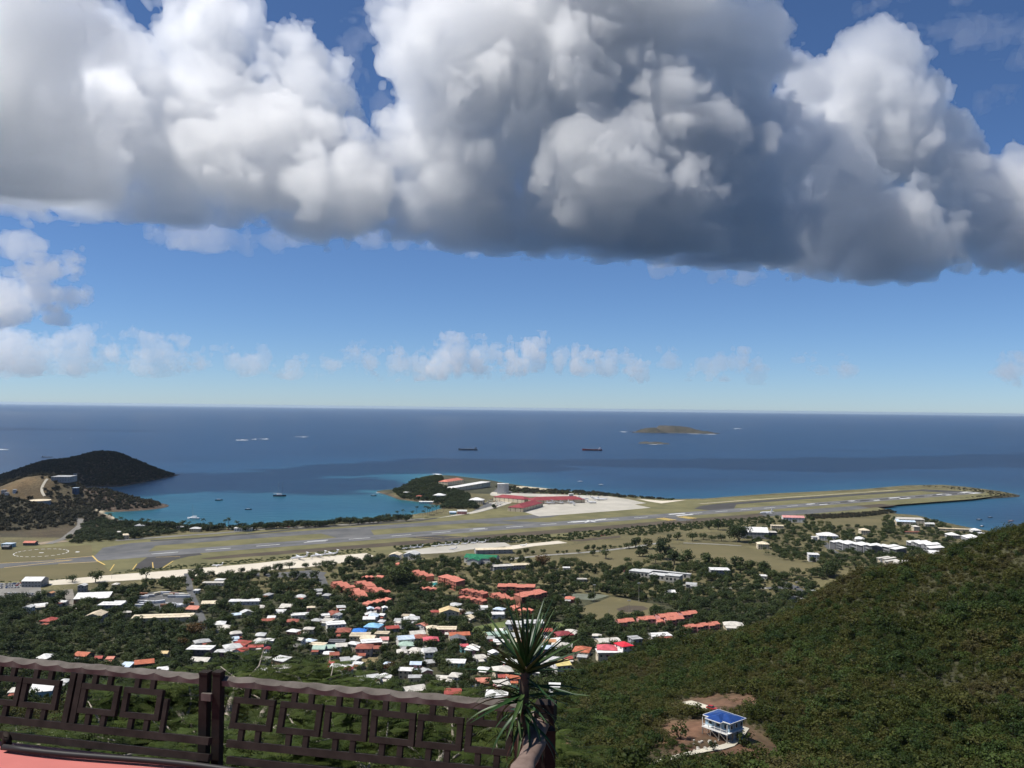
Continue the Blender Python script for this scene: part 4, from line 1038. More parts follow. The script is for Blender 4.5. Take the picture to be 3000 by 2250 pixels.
coral_row(('g', 1240, 385), ('g', 1300, 382), 2, 8, 4, 'small coral link roof between the pink school blocks', wall='pink', kind='g')

# ---- the many small pale houses between them
_rf = random.Random(77); _n = 0; _fp = {}
def _near(px, py):
    q = [proj((f[0], f[1], f[4])) for f in FOOT]; i = min(range(len(q)), key=lambda k: (q[k][0] - px) ** 2 + (2 * (q[k][1] - py)) ** 2)
    w_ = FLABEL[i].split(',')[0].split()[:8]
    while w_[-1] in ('the', 'of', 'a', 'in', 'beside', 'above', 'below', 'with', 'on', 'by', 'and', 'right', 'left', 'its', 'at', 'behind', 'under', 'over', 'just', 'from', 'between', 'among', 'two', 'white', 'grey', 'pink', 'dark', 'red', 'blue', 'bright', 'small', 'facing', 'seen', 'half', 'touching', 'coral', 'pale', 'long', 'large', 'orange'): w_.pop()
    return ('left of' if q[i][0] > px else 'right of') + ' the ' + ' '.join(w_)
ZONES = [([(930, 1790), (1500, 1775), (1640, 1850), (1640, 1960), (1480, 2020), (1000, 1975), (780, 1930), (900, 1850)], 44), ([(560, 1770), (950, 1760), (930, 1840), (760, 1930), (560, 1930), (600, 1850)], 17), ([(60, 1740), (560, 1735), (560, 1790), (60, 1800)], 5), ([(1480, 1800), (1760, 1860), (1700, 1920), (1500, 1960)], 8)]
NEWF = []
for zp, cnt in ZONES:
    A = np.array(zp); tries = 0; got = 0
    while got < cnt and tries < 2500:
        tries += 1
        px = _rf.uniform(A[:, 0].min(), A[:, 0].max()); py = _rf.uniform(A[:, 1].min(), A[:, 1].max())
        if sdf_poly(np.array([px]), np.array([py]), zp)[0] < 0: continue
        h = _rf.choice([3.4, 3.6, 4, 6]); g = ground(px, py, h + .5, 560); L = _rf.uniform(7, 12.5); D = L * _rf.uniform(.7, 1.0)
        if any((f[0] - g[0]) ** 2 + (f[1] - g[1]) ** 2 < ((f[5] + L) * .5 + 1) ** 2 for f in FOOT): continue
        if any(abs(pr[0] - px) < (pr[2] + L / g[1] * F) * .5 and abs(pr[1] - py) < 13 for pr in NEWF): continue
        if any(sdf_poly(np.array([g[0]]), np.array([g[1]]), p_)[0] > -6 for p_ in NOTREE): continue
        rc = _rf.choice(['white', 'white', 'off', 'off', 'lgrey', 'lgrey', 'pblue', 'grey', 'grey', 'brick', 'cream', 'off', 'salmon', 'white', 'red'])
        wd = dict(white='white', off='off-white', lgrey='pale grey', pblue='pale bluish', grey='grey', brick='brown-red', pgreen='pale green', cream='cream', salmon='salmon', red='red')[rc]
        kd = _rf.choice('hhhgggxs'); tx = dict(h='hip', g='gable', x='gabled', s='lean-to')[kd]
        lb = 'small %s %s roof %s' % (wd, tx, _near(px, py)); _fp[lb] = _fp.get(lb, 0) + 1
        if _fp[lb] > 1: continue
        building('house', (g[0], g[1]), L, D, h, math.radians(_rf.uniform(-30, 34)), kd, rc, _rf.choice(['wwhite', 'wcream', 'wgrey', 'pink', 'wwhite', 'beige']), lb, 'house', 'houses of the town below')
        NEWF.append((px, py, L / g[1] * F)); got += 1
# ---- swimming pool
draped('pool_terrace', [P('b', 1470, 1345), P('b', 1560, 1335), P('b', 1600, 1370), P('b', 1510, 1385)], cream_conc, .22)
draped('swimming_pool', [P('b', 1498, 1352), P('b', 1556, 1346), P('b', 1588, 1366), P('b', 1518, 1376)], mat('pool_water', (.03, .25, .2), .1, .1, .2, spec=.5), .3)
# ---- green roofed market hall
building('green_hall', ground(*P('b', 1950, 1125), 7)[:2], 44, 22, 7, math.radians(-14), 'g', 'green', 'wwhite', 'large green gabled hall beside the light aircraft apron', 'hall')
building('green_hall', ground(*P('b', 1900, 1140), 6)[:2], 16, 34, 6.5, math.radians(-14), 'x', 'green', 'wwhite', 'green cross wing of the large green hall, gable facing out', 'hall', win=False)
# ---- airport terminal and neighbours
def long_hall(p0, p1, D, h, kind, rc, wc, label, name='terminal_hall', cat='terminal', wide=True, win=True):
    a = ground(*P(*p0), h + 1., 900)[:2]; b = ground(*P(*p1), h + 1., 900)[:2]; d = b - a
    return building(name, tuple((a + b) / 2), float(np.linalg.norm(d)), D, h, math.atan2(d[1], d[0]), kind, rc, wc, label, cat, None, win, wide=wide)
long_hall(('c', 150, 628), ('c', 605, 618), 34, 8, 'h', 'maroon', 'beige', 'long dark red terminal roof pointing at the parked aircraft')
long_hall(('c', 30, 695), ('c', 205, 650), 34, 8.2, 'h', 'maroon', 'beige', 'dark red terminal wing nearest the camera')
long_hall(('b', 2085, 598), ('c', 140, 622), 30, 8.4, 'h', 'maroon', 'wcream', 'dark red terminal roof along the car park')
long_hall(('b', 1648, 500), ('b', 1985, 485), 26, 9, 'f', 'white', 'wcream', 'long white flat cargo building on the peninsula', 'cargo_building', 'building')
long_hall(('b', 1615, 470), ('b', 1755, 465), 26, 7, 'h', 'coral', 'wcream', 'red hip roof behind the long white cargo building', 'cargo_building', 'building')
for ln in '''b 2115 490 62 22 24 0 f white wwhite | white tower block by the far shore, left one
b 2160 490 44 20 22 0 f off wwhite | white tower block by the far shore, right one
b 1905 628 136 26 9 -8 h white wcream | white hip-roofed building by the car park
b 1585 588 112 20 8 -10 h white wwhite | white house in the peninsula trees, right of three
b 1470 643 124 16 5 0 f white wwhite | long low white house by the cove
b 1305 564 66 14 6 -6 f white wwhite | small white house on the wooded point
b 1780 725 80 14 6 4 g lgrey pink | pale blue and pink hut by the shore highway
b 1700 735 60 10 4 0 g pblue wblue | little blue hut by the shore highway
b 1410 598 60 12 5 0 h brick wcream | brown hut in the trees on the point
c 510 578 40 12 8 0 f white wwhite | tiny white box beyond the terminal
a 2105 870 160 14 5 6 f white wwhite | long white beach bar roof behind the palms
a 1215 848 100 14 5 4 h grey wcream | grey hut roof among the beach palms, left
a 1550 862 70 12 5 0 h lgrey wcream | pale hut roof among the beach palms, middle
a 1690 875 100 12 5 6 h lgrey wcream | pale long hut roof among the beach palms, right
a 1030 905 50 14 5 0 g off wcream | off-white hut left of the round beach tree
a 1090 930 50 14 6 20 g cream wcream | cream hut beside the round beach tree'''.splitlines():
    place(ln, 'building', 'building')
# ---- the buildings of the west hills
e_ = place('a 555 425 200 40 9 6 f grey wgrey | long pale two level building on the knoll below the dark headland', 'hilltop_building', 'building', storeys=2)  # grey walls stand in for the cloud shade on this pale building
e_ = place('a 650 405 60 34 8 6 f grey wgrey | pale end block of the long building on the knoll', 'hilltop_building', 'building')  # walls greyed for the same cloud shade
e_ = place('a 655 525 74 24 11 4 f pblue plantblue | dark blue and white plant building under the knoll', 'plant_building', 'building')
tp = ground(*P('a', 345, 634), 8); mb = MB(); tr = 50 / 2.947 * tp[1] / F * 1.7
mb.prism([(tr * math.cos(2 * PI * k / 40), tr * math.sin(2 * PI * k / 40)) for k in range(40)], -4, 8)
tk = thing('storage_tank', 'wide low round tank with a cream roof on the west hill', 'tank', tuple(tp))
obj('wall', mb.mesh('wall'), wmat('wgrey'), tk)
mb = MB(); k_ = 40; mb.add([((tr + .5) * math.cos(2 * PI * k / k_), (tr + .5) * math.sin(2 * PI * k / k_), 8.05) for k in range(k_)] + [(0, 0, 9.6)], [(k, (k + 1) % k_, k_) for k in range(k_)])
obj('roof', mb.mesh('roof'), rmat('cream'), tk); footp((tp[0], tp[1], tr, tr, tp[2] + 9, 2 * tr, 2 * tr, 0))
for ln in '''a 60 565 50 16 6 0 f lgrey wwhite | pale shed by the lagoon at the far left, front
a 128 540 36 14 6 0 f white wwhite | small white shed by the lagoon at the far left
a 35 545 60 16 7 0 f grey wgrey | grey shed by the lagoon at the far left, behind
a 265 995 115 12 4 4 g coral dgrey | coral roofed shed at the foot of the west hill
a 75 1005 110 12 5 -4 f pblue wblue | pale blue shed at the far left foot of the west hill
a 60 1030 80 10 4 0 g dgrey dark | dark shed at the far left foot of the west hill'''.splitlines():
    place(ln, 'shed', 'shed')
# ---- campus
for ln in '''c 2085 895 250 40 11 -8 g white wgrey | large white gabled hall with grey end wall behind trees
c 2165 1005 110 18 8 -6 h cream wcream | cream two storey building at the right end of the field
c 1790 1225 176 18 9 -4 f white wgrey | white flat-roofed block alone below the field
c 2160 1280 90 10 4 -20 f white wwhite | low white roof right of the block below the field
d 215 778 190 20 9 -8 g pink wwhite | pink-roofed white building beside the runway scrub
d 78 850 110 14 7 -10 f cream wcream | cream flat-roofed building left of the campus
d 30 905 95 22 9 -6 f off dgrey | off-white roof of the dark-sided hall at the field's far edge
d 510 932 182 24 8 -8 h white wwhite | broad white roof behind the first dormitory row
d 400 948 60 14 6 0 f white wwhite | small white annex left of the broad white campus roof
d 390 1095 100 16 9 -10 f white wwhite | square white two storey house in the campus trees
d 830 888 96 18 8 -6 h cream wcream | cream house with hip roof on the campus rise
d 790 962 110 18 6 -6 h white wwhite | white roof behind the first dormitory row, middle
d 1225 790 230 30 12 -12 f off wcream | big pale building complex by the small bay
d 1180 812 170 24 8 -12 g pblue wcream | blue-grey roofed wing of the complex by the small bay
d 1275 858 72 16 8 -6 h off wcream | small pale house with hip roof below the bay complex
d 1390 835 90 14 5 -10 g lgrey wgrey | grey roof half in trees right of the bay complex
d 1600 878 270 10 4 -14 f cream wcream | long cream walkway roof by the water
d 1592 928 130 30 6 -8 h white wgrey | white pavilion roof left of the waterside group
d 1790 888 96 20 8 -8 h white wwhite | white pavilion roof nearest the water
d 1760 950 170 30 6 -8 h white wgrey | broad white pavilion roof above the scrub ridge
d 1840 915 80 20 8 -8 f white wwhite | white flat roof at the right of the waterside group
d 1925 912 60 20 8 -8 f off wwhite | last white roof before the scrub ridge hides the shore
d 1452 1092 140 26 9 -12 s white wwhite | white wedge-roofed lecture building behind the scrub ridge
d 1250 905 170 8 3 -4 f brick wcream | low brown roof strip on the campus rise'''.splitlines():
    place(ln, 'campus_building', 'building')
def dorm(p0, p1, n, D, h, label, roofk='white', wall='dgrey', zig=0.):  # default dark grey wall paints in the shade of the fronts
    """a row of tall narrow units with white roofs, white fins and recessed fronts whose dark colour stands in for shade"""
    a = ground(*P(*p0), h + .5, 900)[:2]; b = ground(*P(*p1), h + .5, 900)[:2]; d = b - a; Lt = float(np.linalg.norm(d)); yaw = math.atan2(d[1], d[0]); m_ = (a + b) / 2
    e = thing('dormitory_row', label, 'dormitory', (m_[0], m_[1], H(*m_)), yaw, 'stepped dormitory rows of the campus')
    u = Lt / n; lcy = -(-m_[0] * math.sin(yaw) + m_[1] * math.cos(yaw)); sy = -1 if lcy < 0 else 1
    for i in range(n):
        x = -Lt / 2 + u * (i + .5); g = H(*(a + d * (i + .5) / n)) - H(*m_)
        zg_ = 3.0 if u > 8 else 1.5
        obj('wall', MB().box((x, zg_ * (i % 2 - .5), g + h / 2 - 2), (u * .8, D, h + 4)).mesh('wall'), wmat(wall), e)
        r = obj('roof', roof_mesh('s', u * .66, D + 2, h + .8 * (i % 2))[0], rmat(roofk), e); r.location = (x, zg_ * (i % 2 - .5), g); r.rotation_euler = (0, 0, PI if sy > 0 else 0)
        obj('fin', MB().box((x - u * .47, sy * .6, g + h / 2 - 2), (.5, D + 1.6, h + 3.6)).mesh('fin'), wmat('wwhite'), e)
        for s in range(3):
            w_ = obj('balcony', MB().box((0, 0, 0), (u * .78, .5, .9)).mesh('balcony'), wmat('wgrey'), e); w_.location = (x, sy * (D / 2 + .2), g + h / 3 * s + .4)
    footp((m_[0], m_[1], Lt / 2, Lt / 2, H(*m_) + h + 2, Lt, D, yaw))
dorm(('d', 575, 985), ('d', 935, 1030), 6, 14, 11, 'first dormitory row of white-roofed dark units stepping down to the right')
dorm(('d', 945, 1028), ('d', 1170, 1058), 3, 16, 9, 'lower end of the first dormitory row with a broad white roof')
dorm(('d', 1250, 990), ('d', 1480, 1058), 5, 16, 11, 'second dormitory row of five white units behind the scrub ridge')
dorm(('d', 988, 1125), ('d', 1090, 1165), 3, 14, 10, 'cream dormitory units at the left of the third row', 'off', 'wcream')
dorm(('d', 1075, 1168), ('d', 1270, 1195), 3, 16, 11, 'cream dormitory block at the right of the third row', 'off', 'wcream')
# ---- grey concrete shell under construction below the field
cs = ground(*P('c', 1250, 1270), 6)
sh = thing('concrete_shell', 'unfinished grey concrete building with open frames below the field', 'building', tuple(cs), math.radians(-28))
cm = mat('raw_concrete', (.34, .33, .3), .9, .2, .2)
for x0, y0, L_, D_, hh in ((-22, 4, 26, 16, 7), (8, -2, 30, 16, 6), (26, -12, 18, 14, 9), (6, 18, 64, 5, 6.5)):
    obj('wall', MB().box((x0, y0, hh / 2 - 1.5), (L_, D_, hh + 3)).mesh('wall'), cm, sh)
    obj('roof_slab', MB().box((x0, y0, hh + .2), (L_ + 1, D_ + 1, .35)).mesh('roof_slab'), rmat('lgrey'), sh)
    for k in range(int(L_ / 5)):
        q_ = obj('opening', WINW, None, sh); q_.location = (x0 - L_ / 2 + 2.5 + 5 * k, y0 - D_ / 2 - .03, hh * .55); q_.scale = (1.2, 1, 2.2)
footp((cs[0], cs[1], 34, 36, cs[2] + 9, 70, 40, math.radians(-28)))

# ================================================================ VEGETATION
def leaf_mat(name, ramp, patch=.012, rnd=.5, trans=.25, lo=.3, hi=.7):
    """foliage whose colour drifts from plant to plant and from patch to patch"""
    m = bpy.data.materials.new(name); MATS[name] = m; m.use_nodes = True
    n = m.node_tree; b = n.nodes['Principled BSDF']; b.inputs['Roughness'].default_value = .6; b.inputs['Specular IOR Level'].default_value = .12
    gp = n.nodes.new('ShaderNodeNewGeometry'); oi = n.nodes.new('ShaderNodeObjectInfo')
    nz = n.nodes.new('ShaderNodeTexNoise'); nz.inputs['Scale'].default_value = patch; nz.inputs['Detail'].default_value = 4; nz.inputs['Roughness'].default_value = .65
    n.links.new(gp.outputs['Position'], nz.inputs['Vector'])
    mr = n.nodes.new('ShaderNodeMapRange'); mr.inputs[1].default_value = lo; mr.inputs[2].default_value = hi; n.links.new(nz.outputs['Fac'], mr.inputs[0])
    mx = n.nodes.new('ShaderNodeMix'); mx.inputs[0].default_value = rnd; n.links.new(mr.outputs[0], mx.inputs[2]); n.links.new(oi.outputs['Random'], mx.inputs[3])
    rp = n.nodes.new('ShaderNodeValToRGB'); n.links.new(mx.outputs[0], rp.inputs[0])
    while len(rp.color_ramp.elements) < len(ramp): rp.color_ramp.elements.new(.5)
    for e, (p, c) in zip(rp.color_ramp.elements, ramp): e.position = p; e.color = (*c, 1)
    hs = n.nodes.new('ShaderNodeHueSaturation')
    n2 = n.nodes.new('ShaderNodeTexNoise'); n2.inputs['Scale'].default_value = .9; n2.inputs['Detail'].default_value = 2; n.links.new(gp.outputs['Position'], n2.inputs['Vector'])
    m2 = n.nodes.new('ShaderNodeMapRange'); m2.inputs[1].default_value = .3; m2.inputs[2].default_value = .7; m2.inputs[3].default_value = .6; m2.inputs[4].default_value = 1.4; n.links.new(n2.outputs['Fac'], m2.inputs[0])
    n.links.new(m2.outputs[0], hs.inputs['Value']); n.links.new(rp.outputs[0], hs.inputs['Color']); n.links.new(hs.outputs[0], b.inputs['Base Color'])
    if trans:
        tr = n.nodes.new('ShaderNodeBsdfTranslucent'); ms = n.nodes.new('ShaderNodeMixShader'); ms.inputs[0].default_value = trans
        n.links.new(hs.outputs[0], tr.inputs['Color']); n.links.new(b.outputs[0], ms.inputs[1]); n.links.new(tr.outputs[0], ms.inputs[2])
        n.links.new(ms.outputs[0], n.nodes['Material Output'].inputs['Surface'])
    return m
town_leaf = leaf_mat('town_foliage', [(0, (.024, .036, .014)), (.35, (.038, .056, .019)), (.65, (.058, .078, .025)), (1., (.09, .092, .034))], .02, .6)
scrub_leaf = leaf_mat('hill_scrub_foliage', [(0, (.020, .036, .009)), (.3, (.036, .052, .012)), (.55, (.064, .07, .016)), (.8, (.078, .072, .022)), (1., (.078, .064, .03))], .02, .36, .25, .37, .63)
hill_leaf = leaf_mat('hill_tree_foliage', [(0, (.022, .042, .012)), (.4, (.036, .06, .015)), (.75, (.055, .08, .018)), (1., (.08, .095, .022))], .02, .6)
dark_leaf = leaf_mat('headland_foliage', [(0, (.02, .022, .013)), (.5, (.036, .036, .02)), (.8, (.055, .045, .025)), (1., (.08, .055, .03))], .012, .4)
shore_leaf = leaf_mat('shore_foliage', [(0, (.022, .034, .013)), (.5, (.035, .05, .017)), (1., (.055, .065, .025))], .02, .6)
flower_leaf = leaf_mat('flowering_foliage', [(0, (.06, .05, .018)), (.5, (.10, .06, .022)), (1., (.16, .075, .03))], .4, .3)
marsh_leaf = leaf_mat('mangrove_foliage', [(0, (.03, .048, .016)), (.5, (.045, .065, .02)), (1., (.07, .085, .03))], .015, .4)
bark = mat('bark', (.12, .10, .08), .9, .25, .8)
palm_bark = mat('palm_bark', (.2, .17, .13), .9, .25, .8)
def crown_mesh(name, seed, lobes, n, size, m, hollow=.55):
    """leaf-sized faces spread through several lobes; lobes: x, y, z, rx, ry, rz"""
    r = np.random.default_rng(seed)
    L = np.array(lobes, float); wgt = (L[:, 3] * L[:, 4] * L[:, 5]) ** .67; wgt /= wgt.sum()
    k = r.choice(len(L), n, p=wgt)
    d = r.normal(size=(n, 3)); d /= np.linalg.norm(d, axis=1)[:, None]
    rad = hollow + (1 - hollow) * r.random(n) ** .6
    rad *= 1 + .12 * r.normal(size=n)
    c = L[k, :3] + d * L[k, 3:] * rad[:, None]
    nr = d + r.normal(size=(n, 3)) * .55 + np.array([0, 0, .35]); nr /= np.linalg.norm(nr, axis=1)[:, None]
    t = np.cross(nr, r.normal(size=(n, 3))); t /= np.linalg.norm(t, axis=1)[:, None]; b = np.cross(nr, t)
    s = size * r.uniform(.55, 1.3, n)[:, None]
    droop = -nr * s * .25
    v = np.stack([c - t * s, c - b * s * .6 + droop * .3, c + t * s + droop, c + b * s * .6 + droop * .3], 1).reshape(-1, 3)
    v[:, 2] = np.maximum(v[:, 2], .05)
    q = np.arange(4 * n).reshape(-1, 4)
    me = np_mesh(name, v, q); me.materials.append(m); return me
def lobes_round(seed, R, h0, h1, k=7, spread=.55):
    r = np.random.default_rng(seed); zc = (h0 + h1) / 2; out = [(0, 0, zc, R * .72, R * .72, (h1 - h0) * .46)]
    for i in range(k):
        a = r.uniform(0, 2 * PI); d = R * spread * r.uniform(.7, 1.1); rr = R * r.uniform(.32, .5)
        out.append((d * math.cos(a), d * math.sin(a), zc + (h1 - h0) * r.uniform(-.28, .3), rr, rr, rr * r.uniform(.7, .95)))
    return out
def trunk_mesh(seed, R, h0, h1):
    r = random.Random(seed); mb = MB(); rr = .035 * (h1) + .05
    mb.tube([(0, 0, -1), (.05, 0, h0 * .5), (.1 * r.uniform(-1, 1), .1, h0 + .1)], [rr * 1.3, rr, rr * .8], 6)
    for i in range(4):
        a = 2 * PI * i / 4 + r.uniform(-.4, .4)
        mb.tube([(0, 0, h0 * .8), (R * .3 * math.cos(a), R * .3 * math.sin(a), h0 + (h1 - h0) * .3), (R * .6 * math.cos(a), R * .6 * math.sin(a), h0 + (h1 - h0) * .6)], [rr * .6, rr * .4, rr * .15], 5)
    return mb.mesh('trunk')
# prototypes, unit size about 9 m wide
PROTO = {}
def proto(key, seed, R, h0, h1, n, size, m, k=7, spread=.55, hollow=.55, tm=None):
    cm_ = crown_mesh('crown', seed, lobes_round(seed, R, h0, h1, k, spread), n, size, m, hollow)
    tk_ = trunk_mesh(seed, R, h0, h1); tk_.materials.append(tm or bark)
    PROTO[key] = (cm_, tk_, R, h1)
for i in range(4):
    proto('town%d' % i, 40 + i, 4.6, 1.3 + .3 * i, 7.6 + .7 * i, 620, .55, town_leaf, 8)
proto('umbrella0', 60, 6.0, 3.0, 7.6, 620, .55, town_leaf, 9, .62)
proto('umbrella1', 61, 6.5, 3.2, 7.2, 620, .55, town_leaf, 9, .66)
proto('airy', 62, 4.6, 2.6, 8.2, 300, .5, town_leaf, 8, .6, .3)
proto('flower', 63, 4.6, 1.6, 7.6, 520, .5, flower_leaf, 8)
proto('shore0', 64, 4.6, 1.2, 7.2, 420, .65, shore_leaf, 7)
proto('shore1', 65, 5.0, 1.0, 6.4, 420, .65, shore_leaf, 8)
proto('big', 66, 6.0, 1.2, 11.0, 1800, .5, town_leaf, 14, .62)
for i in range(4):
    proto('scrub%d' % i, 70 + i, 2.3, .1, 3.4 + .5 * i, 300, .27, scrub_leaf, 6, .6, .35)
for i in range(2):
    proto('hilltree%d' % i, 78 + i, 3.6, .2, 5.6, 620, .36, hill_leaf, 9, .62, .4)
proto('dry', 76, 2.3, .2, 3.6, 150, .22, scrub_leaf, 7, .65, .2)
for i in range(2):
    proto('dark%d' % i, 80 + i, 4.0, .1, 4.4, 160, .85, dark_leaf, 6, .6)
    proto('marsh%d' % i, 84 + i, 3.2, .1, 3.0, 140, .7, marsh_leaf, 6, .6)
# palm
def palm_meshes(seed, h=9.):
    r = random.Random(seed); mb = MB(); lean = r.uniform(-.8, .8)
    mb.tube([(0, 0, -1), (lean * .3, 0, h * .4), (lean * .8, .1, h * .8), (lean, .1, h)], [.24, .2, .17, .15], 6)
    cr = MB()
    for i in range(15):
        a = 2 * PI * i / 15 + r.uniform(-.2, .2); el = r.uniform(-.25, .95); Lf = r.uniform(2.6, 3.5)
        p = Vector((lean, .1, h)); d = Vector((math.cos(a) * math.cos(el), math.sin(a) * math.cos(el), math.sin(el))); side = Vector((-math.sin(a), math.cos(a), 0))
        pts = []
        for j in range(7):
            pts.append(p.copy()); p = p + d * (Lf / 6); d = (d + Vector((0, 0, -.24))).normalized()
        for j in range(6):
            w0 = .55 * math.sin(PI * (j + .4) / 7) + .06; w1 = .55 * math.sin(PI * (j + 1.4) / 7) * .9 + .02
            for s in (-1, 1):
                dn = Vector((0, 0, -.45))
                cr.add([pts[j], pts[j + 1], pts[j + 1] + side * s * w1 + dn * w1, pts[j] + side * s * w0 + dn * w0], [(0, 1, 2, 3) if s > 0 else (3, 2, 1, 0)])
    c_ = cr.mesh('crown'); c_.materials.append(shore_leaf); t_ = mb.mesh('trunk'); t_.materials.append(palm_bark)
    return c_, t_, 3.2, h
for i in range(3): PROTO['palm%d' % i] = palm_meshes(90 + i, 8.5 + i)
NTREE = []
_o1 = 'first second third fourth fifth sixth seventh eighth ninth tenth eleventh twelfth thirteenth fourteenth fifteenth sixteenth seventeenth eighteenth nineteenth twentieth'.split()
ORD = _o1 + [t + '-' + u for t in ('twenty', 'thirty', 'forty', 'fifty', 'sixty', 'seventy', 'eighty') for u in _o1[:9]]
def tree(key, x, y, R, hs, label, group=None, name='tree', cat='tree', rz=None, z=None, mat_=None):
    c_, t_, R0, h0 = PROTO[key]
    e = thing(name, label, cat, (x, y, (H(x, y) if z is None else z)), random.uniform(0, 6.28) if rz is None else rz, group)
    s = R / R0; e.scale = (s, s, hs)
    obj('crown', c_, None, e); obj('trunk', t_, None, e)
    NTREE.append((x, y, R)); SRC.setdefault(key, e.children[0])
    return e
SRC = {}
def scatter(name, pts, sc, rot, pick, keys, label, cat):
    """a mass of plants nobody could count: instances of the crowns of standing plants"""
    pts = np.asarray(pts, np.float32)
    me = bpy.data.meshes.new(name); me.vertices.add(len(pts)); me.vertices.foreach_set('co', pts.ravel())
    a = me.attributes.new('s', 'FLOAT_VECTOR', 'POINT'); a.data.foreach_set('vector', np.asarray(sc, np.float32).ravel())
    a = me.attributes.new('r', 'FLOAT', 'POINT'); a.data.foreach_set('value', np.asarray(rot, np.float32))
    a = me.attributes.new('k', 'INT', 'POINT'); a.data.foreach_set('value', np.asarray(pick, np.int32))
    me.update()
    o = tag(obj(name, me), label, cat, None, 'stuff')
    ng = bpy.data.node_groups.new(name, 'GeometryNodeTree')
    ng.interface.new_socket('Geometry', in_out='INPUT', socket_type='NodeSocketGeometry'); ng.interface.new_socket('Geometry', in_out='OUTPUT', socket_type='NodeSocketGeometry')
    N = ng.nodes; gi = N.new('NodeGroupInput'); go = N.new('NodeGroupOutput')
    ip = N.new('GeometryNodeInstanceOnPoints'); jg = N.new('GeometryNodeJoinGeometry'); mp_ = N.new('GeometryNodeMeshToPoints')
    ng.links.new(gi.outputs[0], mp_.inputs['Mesh']); ng.links.new(mp_.outputs[0], ip.inputs['Points'])
    for k in keys[::-1]:
        oi = N.new('GeometryNodeObjectInfo'); oi.transform_space = 'ORIGINAL'; oi.inputs['Object'].default_value = SRC[k]; oi.inputs['As Instance'].default_value = True
        ng.links.new(oi.outputs['Geometry'], jg.inputs[0])
    ng.links.new(jg.outputs[0], ip.inputs['Instance']); ip.inputs['Pick Instance'].default_value = True
    for nm, dt, sk in (('k', 'INT', 'Instance Index'), ('s', 'FLOAT_VECTOR', 'Scale')):
        na = N.new('GeometryNodeInputNamedAttribute'); na.data_type = dt; na.inputs['Name'].default_value = nm; ng.links.new(na.outputs['Attribute'], ip.inputs[sk])
    na = N.new('GeometryNodeInputNamedAttribute'); na.data_type = 'FLOAT'; na.inputs['Name'].default_value = 'r'
    cx = N.new('ShaderNodeCombineXYZ'); ng.links.new(na.outputs['Attribute'], cx.inputs['Z']); er = N.new('FunctionNodeEulerToRotation'); ng.links.new(cx.outputs[0], er.inputs[0]); ng.links.new(er.outputs[0], ip.inputs['Rotation'])
    ng.links.new(ip.outputs[0], go.inputs[0])
    md = o.modifiers.new('scatter', 'NODES'); md.node_group = ng
    return o
# ---- where plants may stand
def near_label(what, x, y, z):
    px, py = proj((x, y, z + 4)); fx = FPX[:, 0] - px; fy = FPX[:, 1] - py
    i = int(np.argmin(fx ** 2 + (fy * 2.2) ** 2))
    w_ = FLAB[i].split(',')[0].split()[:8]
    while w_[-1] in ('the', 'of', 'a', 'in', 'beside', 'above', 'below', 'with', 'on', 'by', 'and', 'right', 'left', 'its', 'at', 'behind', 'under', 'over', 'just', 'from', 'between', 'among', 'two', 'white', 'grey', 'pink', 'dark', 'red', 'blue', 'bright', 'small', 'facing', 'seen', 'half', 'touching', 'coral', 'pale', 'long', 'large', 'orange'): w_.pop()
    d = ('left of' if fx[i] > 0 else 'right of') if abs(fx[i]) > 1.4 * abs(fy[i]) else ('behind' if fy[i] > 0 else 'in front of')
    return what + ' ' + d + ' the ' + ' '.join(w_)

FT = np.array([(f[0], f[1], f[5], f[6], f[7], f[4]) for f in FOOT])
FLAB = FLABEL
FPX = [proj((f[0], f[1], f[4] - 1)) for f in FOOT]; FPX = np.array(FPX); FD = FT[:, 1]
FWID = np.array([max(f[5] * abs(math.cos(f[7])), f[6]) / 2 / f[1] * F for f in FOOT])
RD = np.concatenate([np.c_[c, np.full(len(c), w_ / 2)] for c, w_ in ROADS])
def free(X, Y, rad, fields=True, roads=True):
    X = np.asarray(X, float); Y = np.asarray(Y, float); ok = np.ones(len(X), bool)
    for x, y, L_, D_, yw, _ in FT:
        dx = X - x; dy = Y - y; m_ = (np.abs(dx) < 60) & (np.abs(dy) < 60)
        if not m_.any(): continue
        c, s = math.cos(yw), math.sin(yw); u = np.abs(dx * c + dy * s) - L_ / 2; v_ = np.abs(-dx * s + dy * c) - D_ / 2
        ok &= ~((np.maximum(u, v_) < rad))
    if fields:
        for poly in NOTREE:
            A = np.array(poly); bb = (X > A[:, 0].min() - 5) & (X < A[:, 0].max() + 5) & (Y > A[:, 1].min() - 5) & (Y < A[:, 1].max() + 5) & ok
            if bb.any():
                i = np.nonzero(bb)[0]; ok[i[sdf_poly(X[i], Y[i], poly) > -1.5]] = False
    if roads:
        for i in range(0, len(X), 2000):
            d = (X[i:i + 2000, None] - RD[None, :, 0]) ** 2 + (Y[i:i + 2000, None] - RD[None, :, 1]) ** 2
            ok[i:i + 2000] &= ~(d < (RD[None, :, 2] + rad * .6) ** 2).any(1)
    return ok
def clear_view(x, y, z, R, h):
    """False when a plant this size would hide a roof that the photo shows"""
    px, py = proj((x, y, z + h * .75)); w_ = R / y * F
    m_ = (FD > y + 2) & (np.abs(FPX[:, 0] - px) < FWID * .62 + w_ * .5) & (FPX[:, 1] > py - w_ * .55) & (FPX[:, 1] < py + h / y * F)
    return not m_.any()
